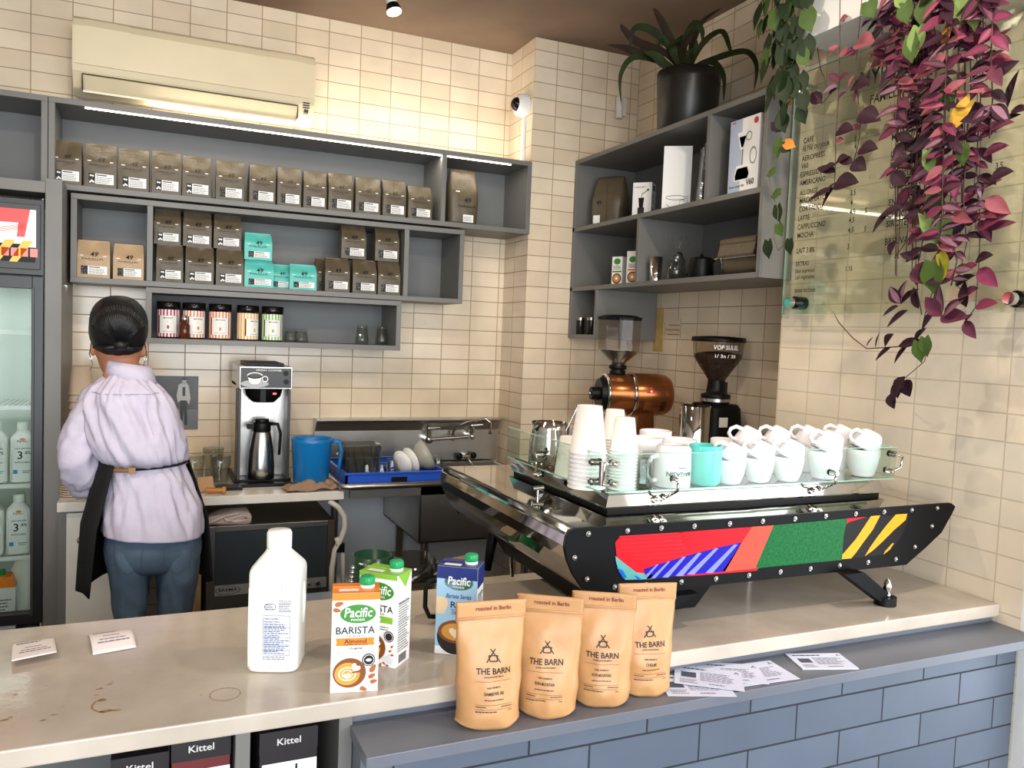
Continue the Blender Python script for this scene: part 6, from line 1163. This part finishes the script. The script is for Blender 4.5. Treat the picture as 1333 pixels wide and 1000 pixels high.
for a in ((1272, 345, -28, 8, P_MG, .3), (1274, 350, 22, 22, P_MG, .28), (1270, 340, 20, -10, P_DK, .35), (1274, 375, -30, 12, P_MD), (1270, 400, 26, -8, P_MG, .28), (1258, 400, -6, -34, P_DK, .28), (1256, 420, 8, -12, P_MD), (1256, 418, 12, 22, P_MD), (1244, 372, 22, -16, P_DK), (1226, 410, -8, -40, P_MD, .25, None, T, P_ST), (1226, 412, -24, -26, P_MD, .28), (1228, 412, 24, -26, P_MD, .28, None, T, P_ST), (1224, 414, 34, -4, P_MD, .28), (1218, 405, -22, 24, P_DK), (1182, 404, -32, 20, P_DK, .2), (1172, 395, -16, -22, P_DK, .3, None, T, P_ST), (1172, 396, 4, -32, P_DK, .28, None, T, P_ST), (1172, 396, 20, -22, P_DK, .24), (1170, 398, -24, 12, P_DK, .2), (1196, 402, -10, -28, P_DK, .24), (1198, 345, -8, 26, P_DK, .4), (1192, 345, 16, 24, P_MD, .4), (1156, 280, -24, 22, P_DK, .3), (1176, 270, -36, 10, P_DK, .22), (1300, 160, 26, -14, P_DK, .2), (1312, 140, 8, -50, P_DK, .2), (1316, 145, 22, -6, P_DK, .25), (1290, 60, 24, -26, P_MD, .24), (1280, 85, 36, -10, P_PK, .3, None, T, P_MG), (1276, 178, 34, -22, P_MG, .3), (1280, 202, 30, -16, P_MG, .28), (1288, 234, 28, -14, P_DK, .35), (1284, 258, 28, 18, P_PK, .25), (1274, 300, 36, -26, P_MG, .26), (1285, 300, 34, -14, P_MD, .2), (1186, 206, -30, 8, P_DK, .3), (1178, 240, -20, -18, P_DK, .35), (1198, 150, 24, -14, P_PK, .24)): tl_(*a[:5], *(a[5:6] or (.28,)), None, T-.03, a[8] if len(a) > 8 else None)
for a in ((1252, -8, -4, 38, .085, .034, G_LT), (1272, -4, -4, 36, .08, .03, G_LT), (1196, 36, -4, 26, .075, .03, G_LT), (1186, 48, 0, 26, .07, .026, G_MD), (1206, 0, -6, 26, .066, .03, G_MD), (1178, 4, 2, 24, .06, .026, G_MD), (1234, 112, 0, 26, .066, .026, G_MD), (1262, 132, -22, 30, .092, .028, Y_L), (1208, 196, 4, 24, .07, .02, G_LT), (1254, 190, 0, 20, .05, .02, G_MD), (1216, 254, 2, 26, .07, .03, G_MD), (1202, 280, 14, 34, .09, .018, G_LT), (1230, 286, -2, 34, .085, .026, G_LT), (1214, 342, 0, 34, .08, .034, G_MD), (1224, 328, 8, 24, .06, .016, Y_G), (1230, 345, -6, 20, .05, .014, Y_G), (1196, 445, 2, 22, .056, .022, G_MD), (1204, 440, 2, 20, .05, .02, G_MD), (1130, 2, 6, 18, .055, .028, G_MD), (1236, 30, -8, 30, .07, .014, O_L), (1170, -6, 6, 10, .05, .02, G_LT)): lf_at(*a[:7], x=1.80)
# the long loose tip at the bottom
P = [U(u, v, x=1.86) for u, v in ((1204, 410), (1200, 432), (1188, 450), (1160, 452), (1128, 454), (1110, 440), (1092, 420), (1084, 405))]; ms.tube(P, [.0016]*7+[.0006], STM, seg=5)
P = [U(u, v, x=1.85) for u, v in ((1206, 440), (1204, 470), (1190, 482), (1176, 494))]; ms.tube(P, .0012, STM, seg=5)
for a in ((1152, 452, 8, -18, P_DK, .5), (1140, 454, 2, -22, P_DK, .12), (1160, 452, -24, 16, P_DK, .2), (1182, 450, -22, 22, P_DK, .2), (1190, 446, 12, -20, P_DK, .3), (1170, 450, 30, -8, P_DK, .2), (1128, 452, 6, -14, P_MD, .15), (1178, 490, -14, 28, P_DK, .45), (1176, 498, -20, 26, P_DK, .4), (1180, 494, 2, 22, P_DK, .5), (1160, 512, 2, 20, P_DK, .4), (1166, 314, -10, 18, P_DK, .5)): tl_(*a)
P = [U(u, v, x=1.86) for u, v in ((1200, 270), (1185, 308), (1164, 336))]; ms.tube(P, .0013, STM, seg=5)
for i in range(22):
    u = 1166+118*rg.random(); z0_ = U(u, 20, x=1.9); ms.tube([Vector((1.9, z0_.y, 2.82)), U(u, 60, x=1.88), U(u+8*rg.random()-6, 200, x=1.86+.04*rg.random()), U(u-6, 240+120*rg.random(), x=1.87)], .0011, STM, seg=4)
ms.build('stems', bg_); ml.build('foliage', bg_)
# strap-leaved plant in the black pot
pc = U(886, 92, y=2.94); pc = Vector((2.075, 2.93, RZ1+.0005)); pot = thing('potted_plant', 'strap-leaved dark green plant in a black pot on top of the right shelf', 'plant', tuple(pc))
hp = U(887, 95, y=2.93).z-RZ1
m = MB(); m.lathe([(0, 0), (.118, 0), (.122, .005), (.134, hp*.85), (.136, hp), (.130, hp), (.127, hp*.88), (0, hp*.88)], mat('dark_bronze_pot', (40, 38, 34), .32, .3, var=.2, vscale=4), seg=44, cap=False); m.build('pot', pot)
m = MB(); m.disc(lambda x, y: (x, y, hp*.9), 0, 0, .125, mat('dark_soil', (46, 34, 26), .95)); m.build('soil', pot)
SL = lm('strap_leaf_green', (40, 50, 22), .6); SB = lm('strap_leaf_brown_green', (44, 32, 20), .65); ml = MB()
def strap(pts, w, mt, mt2=None):
    P = [Vector((0, 0, hp*.9))+Vector((pts[0][0]*.0, 0, 0))]+[p-pc for p in pts]
    # smooth the path
    Q = []
    n = len(P)
    for i in range(n-1):
        p0, p1, p2, p3 = P[max(i-1, 0)], P[i], P[i+1], P[min(i+2, n-1)]
        for k in range(5):
            t = k/5; Q.append(.5*((2*p1)+(p2-p0)*t+(2*p0-5*p1+4*p2-p3)*t*t+(3*p1-p0-3*p2+p3)*t**3))
    Q.append(P[-1]); N = len(Q); vs = []
    vd = Vector((pc.x, pc.y, 0)).normalized()
    for i, p in enumerate(Q):
        t = (Q[min(i+1, N-1)]-Q[max(i-1, 0)]).normalized(); s = t.cross(vd); s = s.normalized() if s.length > .05 else Vector((1, 0, 0)); s = (s+vd*.35).normalized(); f_ = i/(N-1); ww = w*.78*(.45+.55*min(1, f_*2.5))*(1-max(0, (f_-.45)/.55)**1.6*.97)
        up = s.cross(t); vs += [p-s*ww+up*ww*.25, p, p+s*ww+up*ww*.25]
    ml.add(vs, [(i*3+k, i*3+k+1, i*3+k+4, i*3+k+3) for i in range(N-1) for k in (0, 1)], mt, True)
def Yl(u, v, y=2.95): return U(u, v, y=y)
def Xr(u, v, x=2.12): return U(u, v, x=x)
strap([Yl(868, 70), Yl(830, 55), Yl(812, 38), Yl(808, 31)], .022, SB); strap([Yl(862, 80), Yl(835, 70), Yl(812, 62), Yl(790, 58)], .024, SB); strap([Yl(862, 82), Yl(826, 74), Yl(808, 98), Yl(809, 137)], .017, SL)
strap([Yl(870, 60), Yl(846, 38), Yl(825, 38), Yl(820, 68)], .022, SL); strap([Yl(874, 55), Yl(858, 22), Yl(850, 10)], .022, SB); strap([Yl(878, 62), Yl(868, 46), Yl(852, 66)], .02, SL)
strap([Yl(884, 60, 2.9), Yl(892, 48, 2.88), Yl(868, 60, 2.85)], .022, SL); strap([Yl(890, 60, 2.85), Yl(904, 30, 2.8), Yl(914, 40, 2.78), Yl(914, 56, 2.78)], .024, SL); strap([Yl(888, 66, 2.86), Yl(896, 50, 2.8), Yl(902, 36, 2.8)], .024, SB)
strap([Xr(900, 60), Xr(914, 28), Xr(940, 10)], .02, SB); strap([Xr(902, 78), Xr(918, 52), Xr(940, 40), Xr(950, 62), Xr(952, 72)], .02, SL); strap([Xr(906, 86), Xr(934, 74), Xr(970, 66), Xr(985, 84), Xr(982, 117)], .022, SL)
strap([Xr(910, 86), Xr(928, 80), Xr(942, 98), Xr(942, 132)], .022, SL); strap([Xr(912, 88), Xr(930, 104), Xr(938, 112)], .012, SB); strap([Yl(880, 74, 2.9), Yl(876, 60, 2.9), Yl(886, 52, 2.9)], .026, SL); strap([Yl(866, 84, 2.9), Yl(852, 72, 2.9), Yl(838, 68, 2.9)], .026, SL); strap([Yl(896, 72, 2.85), Yl(905, 62, 2.8), Yl(906, 50, 2.8)], .02, SL)
ml.build('foliage', pot)
# ================================================================ PERSON
PY = 2.95
pe = thing('person', 'person seen from behind in lavender shirt, blue jeans and black apron, black hair pinned up', 'person', (U(190, 700, y=PY).x, PY, 0))
ox, oy = pe.location.x, PY
def pq(u, v, y=PY): q = U(u, v, y=y); return (q.x-ox, q.z)
def ringo(cx, cy, z, a, b, n=30, e=.85, tilt=0):
    r = []
    for i in range(n):
        t = 2*PI*i/n; c, s = math.cos(t), math.sin(t); r.append((cx+a*math.copysign(abs(c)**e, c), cy+b*math.copysign(abs(s)**e, s), z+tilt*c))
    return r
def limb(m, P, R, mt, seg=18, flat=1.0):
    # smooth a radius-per-joint limb
    P = [Vector(p) for p in P]; Q = []; S_ = []; n = len(P)
    for i in range(n-1):
        p0, p1, p2, p3 = P[max(i-1, 0)], P[i], P[i+1], P[min(i+2, n-1)]
        for k in range(4):
            t = k/4; Q.append(.5*((2*p1)+(p2-p0)*t+(2*p0-5*p1+4*p2-p3)*t*t+(3*p1-p0-3*p2+p3)*t**3)); S_.append(R[i]*(1-t)+R[i+1]*t)
    Q.append(P[-1]); S_.append(R[-1]); m.tube(Q, S_, mt, seg=seg, flat=flat)
def clothmods(o, vox, tex=None, strength=0, scale=.1, smooth=6):
    md = o.modifiers.new('weld_cloth', 'REMESH'); md.mode = 'VOXEL'; md.voxel_size = vox; md.use_smooth_shade = True
    md = o.modifiers.new('soften', 'SMOOTH'); md.iterations = smooth; md.factor = .6
    if strength:
        for k, (ns, st) in enumerate(((scale, strength), (scale*.42, strength*.55))):
            tx_ = bpy.data.textures.new('folds', 'CLOUDS'); tx_.noise_scale = ns; tx_.noise_depth = 1
            md = o.modifiers.new('folds', 'DISPLACE'); md.texture = tx_; md.strength = st; md.mid_level = .5; md.texture_coords = 'LOCAL'
skin = mat('warm_skin', (176, 118, 88), .5, sss=.15)
# body: one continuous surface, mostly covered by the clothes
m = MB(); hz = pq(153, 438)[1]; hx_ = pq(154, 438)[0]; hy = .035
HEAD = Vector((hx_, hy, hz))
rings = []
for (dz, w_, d_, dy) in ((-.125, .048, .05, .03), (-.10, .058, .066, .03), (-.07, .066, .082, .02), (-.03, .074, .092, .008), (.01, .077, .096, 0), (.05, .072, .090, -.004), (.08, .054, .068, -.004), (.10, .02, .03, -.004)): rings.append(ringo(HEAD.x, HEAD.y+dy, HEAD.z+dz, w_, d_, e=1))
m.loft(rings, skin)
m.sphere((HEAD.x-.004, HEAD.y+.115, HEAD.z-.035), .013, skin, sz=1.4)                      # nose
for s in (-1, 1):
    M_ = Matrix.Translation((HEAD.x+s*.079, HEAD.y+.012, HEAD.z-.045)); m.lathe([(.001, -.004), (.016, -.004), (.019, .002), (.012, .006), (.001, .004)], skin, seg=14, M=M_@Matrix.Rotation(s*PI/2, 4, 'Y'), ry=1.0, rx=1.5)   # ears
nb = pq(160, 492); limb(m, [(HEAD.x+.006, HEAD.y+.0, HEAD.z-.07), (nb[0]-.004, .02, nb[1]+.02), (nb[0], .0, nb[1]-.05)], [.054, .055, .07], skin)
sh_z = pq(160, 520)[1]
hipz = pq(200, 690)[1]
def rpx(v, ul, ur, b_, k=.86, dy=0):
    a = pq(ul, v); b = pq(ur, v); return ringo((a[0]+b[0])/2, dy, (a[1]+b[1])/2, (b[0]-a[0])/2*k, b_*k, e=.95)
m.loft([rpx(735, 142, 256, .12), rpx(690, 140, 258, .13), rpx(650, 142, 255, .12), rpx(606, 143, 238, .10), rpx(565, 122, 230, .11), rpx(525, 116, 216, .10), rpx(505, 128, 205, .08), rpx(494, 140, 188, .06)], skin)
SL_, SR_ = pq(112, 528), pq(216, 530)
EL = pq(99, 592); ER = pq(234, 596); WL = pq(112, 646)
Larm = [(SL_[0]+.035, 0, SL_[1]), (EL[0]+.012, -.01, EL[1]), (WL[0], .10, WL[1]+.004), (WL[0]+.01, .20, WL[1]+.035)]
Rarm = [(SR_[0]-.035, 0, SR_[1]), (ER[0]-.03, .03, ER[1]), (ER[0]-.06, .17, ER[1]-.02), (ER[0]-.10, .26, ER[1]-.0)]
for A_ in (Larm, Rarm):
    limb(m, A_, [.045, .038, .032, .024], skin); w_ = Vector(A_[-1]); d = (Vector(A_[-1])-Vector(A_[-2])).normalized(); s = d.cross(Vector((0, 0, 1))).normalized()
    limb(m, [w_, w_+d*.04, w_+d*.085], [.024, .034, .032], skin, flat=.5)
    for k, L in enumerate((.06, .072, .068, .055)):
        b0 = w_+d*.08+s*(.027-.018*k); limb(m, [b0, b0+d*L*.5+Vector((0, 0, -.006)), b0+d*L*.85+Vector((0, 0, -.026))], [.0095, .0085, .007], skin, seg=8)
    b0 = w_+d*.03+s*.03*(1 if A_ is Rarm else -1); limb(m, [b0, b0+d*.03+s*.022*(1 if A_ is Rarm else -1), b0+d*.055+s*.026*(1 if A_ is Rarm else -1)+Vector((0, 0, -.01))], [.012, .0105, .008], skin, seg=8)
LK, RK = pq(166, 800), pq(230, 800)
for (kx, s) in ((LK[0], -1), (RK[0], 1)):
    limb(m, [(kx+.0, 0, hipz-.06), (kx, 0, .58), (kx, .01, .40), (kx, .0, .10)], [.045, .042, .042, .036], skin); limb(m, [(kx, .0, .09), (kx, -.0, .05), (kx, .12, .035)], [.04, .04, .03], skin)
bo = m.build('body', pe); md = bo.modifiers.new('weld', 'REMESH'); md.mode = 'VOXEL'; md.voxel_size = .0045; md.use_smooth_shade = True; md = bo.modifiers.new('soften', 'SMOOTH'); md.iterations = 3; md.factor = .5
# features of the turned-away face
m = MB(); fx = HEAD
for s in (-1, 1): m.sphere((fx.x+s*.03, fx.y+.085, fx.z-.005), .011, paperw, seg=12, rings=8); m.sphere((fx.x+s*.03, fx.y+.093, fx.z-.006), .005, ink, seg=10, rings=6)
m.build('eyes', pe); m = MB(); m.tube([(fx.x-.024, fx.y+.098, fx.z-.078), (fx.x, fx.y+.108, fx.z-.078), (fx.x+.024, fx.y+.098, fx.z-.078)], [.003, .0055, .003], mat('lip_rose', (160, 86, 80), .4), seg=8); m.build('mouth', pe)
# shirt
shm = mat('lavender_oxford_cloth', (190, 183, 200), .85, var=.04, vscale=30, bump=.12, bscale=90)
def cat4(p0, p1, p2, p3, t): return tuple(.5*((2*b)+(c-a)*t+(2*a-5*b+4*c-d)*t*t+(3*b-a-3*c+d)*t**3) for a, b, c, d in zip(p0, p1, p2, p3))
def fold_loft(m, R, mt, disp, n=96, sub=5):
    out = []; N = len(R)
    for i in range(N-1):
        for k in range(sub): out.append(cat4(R[max(i-1, 0)], R[i], R[i+1], R[min(i+2, N-1)], k/sub))
    out.append(R[-1]); rings = []
    for j, (cx, cy, cz, a, b, e, ti) in enumerate(out):
        r = []
        for i in range(n):
            t = 2*PI*i/n; c, s_ = math.cos(t), math.sin(t); x = a*math.copysign(abs(c)**e, c); y = b*math.copysign(abs(s_)**e, s_)
            d_ = disp(t, cz, j/(len(out)-1)); q = 1+d_/max(.03, math.hypot(x, y)); r.append((cx+x*q, cy+y*q, cz+ti*c))
        rings.append(r)
    m.loft(rings, mt, caps=True)
def nz(a, b, c): return noise.noise(Vector((a, b, c)))
def folds(t, z, f):
    # drapes: soft ridges that run down and slant, pulled in above the tie
    a = math.cos(t)*2.2; b = math.sin(t)*2.2; w1 = nz(a*1.1+z*5, b*1.1, z*2.2+3)
    v = .014*w1+.012*(1-abs(nz(a*1.7+z*5.5, b*1.7-z*3.2, z*4.2+9))*3.2)+.005*(1-abs(nz(a*3.6-z*9, b*3.6, z*6))*3.5)
    if f < .62: v += .0045*math.sin(t*17+z*14)*max(0, (f-.32)/.3)*(1 if f < .6 else 0)
    return (v-.004)*(1-.75*max(0, (f-.8)/.2))+.004*max(0, (f-.8)/.2)
TB = []
for (v, ul, ur, b_, dy) in ((488, 142, 186, .062, .012), (496, 130, 200, .078, .005), (506, 116, 213, .10, 0), (520, 108, 223, .116, 0), (540, 109, 230, .128, -.005), (565, 116, 236, .138, -.01), (585, 124, 241, .142, -.014), (596, 130, 242, .134, -.012), (602, 137, 240, .118, 0), (606, 139, 239, .112, 0), (612, 141, 242, .118, 0), (635, 141, 252, .142, 0), (655, 136, 260, .154, -.005), (675, 133, 263, .160, -.008), (691, 133, 263, .162, -.008)):
    a = pq(ul, v); b = pq(ur, v); TB.append(((a[0]+b[0])/2, dy, (a[1]+b[1])/2, (b[0]-a[0])/2, b_, .9, -.012*max(0, (v-620)/70)))
m = MB(); fold_loft(m, TB, shm, folds)
cf = pq(110, 632)
def sleeve(P, R, fs):
    P = [Vector(p) for p in P]; Q = []; S_ = []; n = len(P); sb = 8
    for i in range(n-1):
        for k in range(sb): Q.append(Vector(cat4(P[max(i-1, 0)], P[i], P[i+1], P[min(i+2, n-1)], k/sb))); S_.append(R[i]*(1-k/sb)+R[i+1]*k/sb)
    Q.append(P[-1]); S_.append(R[-1]); rings = []; N = len(Q); nrm = Vector((0, 1, 0))
    for i in range(N):
        t = (Q[min(i+1, N-1)]-Q[max(i-1, 0)]).normalized(); nrm = (nrm-t*nrm.dot(t)).normalized(); bn = t.cross(nrm); r = []
        for k in range(48):
            a = 2*PI*k/48; f_ = i/(N-1)
            d_ = .010*nz(math.cos(a)*1.6+fs, math.sin(a)*1.6, f_*5)+.007*(1-abs(nz(math.cos(a)*1.5, math.sin(a)*1.5+f_*3, f_*9+fs))*3)*(.3+f_)
            r.append(Q[i]+(nrm*math.cos(a)+bn*math.sin(a))*(S_[i]+d_-.003))
        rings.append(r)
    m.loft(rings, shm)
sleeve([(SL_[0]+.055, 0, SL_[1]+.012), (SL_[0]+.020, -.006, SL_[1]-.02), (SL_[0]-.002, -.012, SL_[1]-.09), (EL[0]+.012, -.02, EL[1]+.0), (EL[0]+.018, .01, EL[1]-.055), (cf[0]-.002, .05, cf[1]+.006), (cf[0], .085, cf[1]-.01)], [.045, .056, .062, .066, .064, .055, .047], 2)
sleeve([(SR_[0]-.055, 0, SR_[1]+.012), (SR_[0]-.02, .0, SR_[1]-.02), (SR_[0]-.008, .01, SR_[1]-.09), (ER[0]-.035, .04, ER[1]), (ER[0]-.06, .11, ER[1]-.02), (ER[0]-.08, .19, ER[1]-.02)], [.045, .056, .058, .054, .050, .044], 7)
so = m.build('shirt', pe)
def on_back(u, v, off=.0035):  # a point of the shirt back, from the same outline the shirt is built from
    x, z = pq(u, v); zs_ = [r[2] for r in TB]; i = max(k for k in range(len(TB)-1) if TB[k][2] >= z) if z <= TB[0][2] else 0; A_, B_ = TB[i], TB[min(i+1, len(TB)-1)]; f_ = (A_[2]-z)/max(1e-6, A_[2]-B_[2])
    cx, cy, a, b = (A_[k]+(B_[k]-A_[k])*f_ for k in (0, 1, 3, 4)); q = max(-.999, min(.999, (x-cx)/a)); c = abs(q)**(1/.9); s_ = math.sqrt(1-c*c); y = -b*s_**.9
    t = math.atan2(-s_, math.copysign(c, q)); d_ = folds(t % (2*PI), z, .3)+off; k = 1+d_/math.hypot(x-cx, y); return (cx+(x-cx)*k, cy+y*k, z)
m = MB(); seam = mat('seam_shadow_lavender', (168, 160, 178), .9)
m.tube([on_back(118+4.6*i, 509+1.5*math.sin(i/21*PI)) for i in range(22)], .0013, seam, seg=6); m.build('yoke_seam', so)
m = MB(); m.tube([on_back(192+1.2*i, 511+7*i, .003) for i in range(8)], [.004, .0035, .003, .003, .0025, .002, .0015, .001], shm, seg=6); m.build('back_pleat', so)
m = MB(); c0, c1 = pq(143, 484), pq(198, 484); cc = ((c0[0]+c1[0])/2, .012)
m.loft([ringo(cc[0], .012, pq(170, 494)[1], .078, .074, e=1, tilt=-.014), ringo(cc[0]-.004, .014, pq(170, 482)[1], .071, .068, e=1, tilt=-.012), ringo(cc[0]-.008, .016, pq(170, 473)[1], .064, .062, e=1, tilt=-.01)], shm, caps=False); m.build('collar', so, solid=.004)
yk = []
m = MB(); m.loft([ringo(cf[0], .078, cf[1]-.002, .052, .050, e=1), ringo(cf[0]-.001, .084, cf[1]-.026, .050, .048, e=1)], shm, caps=False); m.build('rolled_cuff', so, solid=.006)
# jeans
jm = mat('washed_blue_denim', (74, 92, 110), .85, var=.14, vscale=7, bump=.15, bscale=140); m = MB()
def jf(sd): return lambda t, z, f: .006*nz(math.cos(t)*1.4+sd, math.sin(t)*1.4, z*7)+.0045*(1-abs(nz(math.cos(t)*1.5+z*4, math.sin(t)*1.5, z*10+sd))*3)-.003
HB = []
for (v, ul, ur, b_) in ((664, 143, 254, .135), (690, 138, 259, .146), (706, 136, 261, .150), (722, 137, 261, .144), (733, 140, 258, .125), (740, 148, 250, .09)):
    a = pq(ul, v); b = pq(ur, v); HB.append(((a[0]+b[0])/2, -.004, (a[1]+b[1])/2, (b[0]-a[0])/2, b_*(.9 if v < 700 else 1), .85, 0))
fold_loft(m, HB, jm, jf(1), 80, 4)
def leg_(L, sd):
    R = []
    for (v, ul, ur, b_) in L: a = pq(ul, v); b = pq(ur, v); R.append(((a[0]+b[0])/2, -.004, (a[1]+b[1])/2, (b[0]-a[0])/2, b_, .95, 0))
    cx0 = R[-1][0]
    for zz, a_ in ((.45, .072), (.28, .078), (.10, .082)): R.append((cx0, 0, zz, a_, a_+.004, 1, 0))
    fold_loft(m, R, jm, jf(sd), 60, 5)
leg_(((695, 142, 196, .128), (715, 138, 199, .136), (735, 139, 199, .130), (760, 143, 197, .112), (785, 145, 194, .098), (810, 148, 190, .088)), 4); leg_(((695, 202, 256, .128), (715, 199, 261, .136), (735, 200, 260, .130), (760, 203, 256, .112), (785, 205, 252, .098), (810, 207, 249, .088)), 8)
jo = m.build('jeans', pe)
m = MB(); pkt = mat('denim_pocket_stitch', (58, 74, 92), .9)
for (u0, u1) in ((148, 186), (212, 246)): m.tube([(pq(u, v)[0], -.168+.05*abs((u-198)/62)**3, pq(u, v)[1]) for u, v in ((u0, 698), (u0+2, 722), ((u0+u1)/2, 731), (u1-2, 722), (u1, 698))], .0015, pkt, seg=5)
m.build('pocket_stitching', jo)
def backp(u, v, k=.168):  # a point on the seat of the jeans
    q = pq(u, v); return (q[0], -k, q[1])
# apron round the front and left side, leather strap and tie at the waist
apm = mat('black_apron_cloth', (7, 7, 8), .85, bump=.2, bscale=60); m = MB(); G = []
zt0, zt1 = pq(150, 590)[1], pq(130, 768)[1]
for j in range(13):
    t = j/12; z = zt0+(zt1-zt0)*t; r = []
    a_ = .125+.05*min(1, t*2)+.02*t; b_ = .135+.045*min(1, t*1.6); cxx = (pq(190, 603)[0])*(1-t)+pq(192, 700)[0]*t; a_ += .012*t
    for i in range(25):
        ang = (0+ (232-18*t)*i/24)*PI/180; r.append((cxx+a_*math.cos(ang)*(1+.03*math.sin(ang*9+t*3)*t)-.012*(1-t)*(ang > 2.6), b_*math.sin(ang)*(1+.0*t), z-.018*t*math.sin(ang*5)))
    G.append(r)
m.loft(G, apm, closed=False, caps=False); m.build('apron', pe, solid=.004)
m = MB(); R = ringo((pq(139, 603)[0]+pq(241, 603)[0])/2, 0, 0, (pq(241, 603)[0]-pq(139, 603)[0])/2+.006, .122, n=40, e=.9)
W1 = pq(139, 607)[1]; W2 = pq(241, 599)[1]; TP = []
for p in R: f_ = (p[0]-pq(139, 603)[0])/(pq(241, 603)[0]-pq(139, 603)[0]); TP.append((p[0], p[1], W1+(W2-W1)*f_))
m.tube(TP+[TP[0]], .004, apm, seg=6, cap=False); m.build('apron_tie', pe)
m = MB(); lt = [p for p in TP if p[1] < -.03 and p[0] < pq(176, 603)[0]]; lt.sort(key=lambda p: p[0])
lt = [Vector(p)+Vector((0, -.005, 0)) for p in lt]; m.tube(lt, .0075, mat('tan_leather', (150, 108, 70), .5), seg=8); e_ = lt[-1]; m.box((e_.x-.008, e_.y-.012, e_.z-.010), (e_.x+.012, e_.y+.002, e_.z+.010), mat('tan_leather', (150, 108, 70), .5)); m.build('leather_strap', pe)
# hair
hm = mat('black_hair', (9, 8, 10), .5, bump=.25, bscale=70); m = MB(); rings = []
HC = HEAD+Vector((0, -.012, .008))
for j in range(17):
    t = PI*j/16; zz = HC.z+.018-.100*math.cos(t)+(.008 if j > 8 else 0); rr = math.sin(t)**.8
    if zz < HC.z-.055: rr *= .96
    r = []
    for i in range(44):
        a = 2*PI*i/44; q = 1+.018*math.sin(a*9+zz*40)+.01*math.sin(a*21); x = .089*rr*math.cos(a)*q; y = .104*rr*math.sin(a)*q
        if y > .05: y = .05+(y-.05)*.55
        r.append((HC.x+x, HC.y+y, zz))
    rings.append(r)
m.loft(rings, hm); 
for k in range(26):   # strands swept down into a low knot
    a = PI*(.08+.84*k/25); s0 = HC+Vector((.080*math.cos(a), -.055*math.sin(a)-.03, .015+.075*math.sin(a))); kn = HC+Vector((.012, -.108, -.030)); md_ = (s0+kn)/2+Vector((.012*math.cos(a), -.036, .012))
    m.tube([s0, s0.lerp(md_, .6)+Vector((0, -.012, .006)), md_, kn+Vector((.008*math.cos(a), 0, .006))], [.003, .006, .007, .006], hm, seg=6)
for k in range(6): a = PI*(1.1+.8*k/5); s0 = HC+Vector((.074*math.cos(a), -.06, -.045)); kn = HC+Vector((.010, -.104, -.038)); m.tube([s0, (s0+kn)/2+Vector((0, -.022, -.004)), kn], [.004, .008, .007], hm, seg=6)
m.sphere(HC+Vector((.010, -.100, -.034)), .024, hm, seg=18, rings=10, sz=.75)
m.build('hair', pe)
for s in (-1, 1):
    m = MB(); b0 = HEAD+Vector((s*.078, .0, -.06)); m.tube([b0+Vector((0, 0, .04)), b0+Vector((s*.008, -.006, .0)), b0+Vector((-s*.002, -.0, -.035)), b0+Vector((s*.006, .0, -.055))], [.0016, .0014, .001, .0006], hm, seg=5); m.build('loose_strand', pe)
    m = MB(); m.tube([HEAD+Vector((s*.081+.003*math.cos(t), -.004, -.072+.007*math.sin(t))) for t in [2*PI*i/14 for i in range(15)]], .0012, chrome, seg=5, cap=False); m.build('earring', pe)
# shoes
for kx in (LK[0], RK[0]):
    m = MB(); m.loft([[(kx+x, y, z) for x, y, z in se(.10, .28, .7, zz, oy=.05)] if 0 else [(p[0]+kx, p[1]+.05, p[2]) for p in se(w_, l_, .7, zz)] for (zz, w_, l_) in ((.001, .098, .275), (.03, .10, .28), (.06, .085, .24), (.10, .07, .12))], black); m.build('shoe', pe)
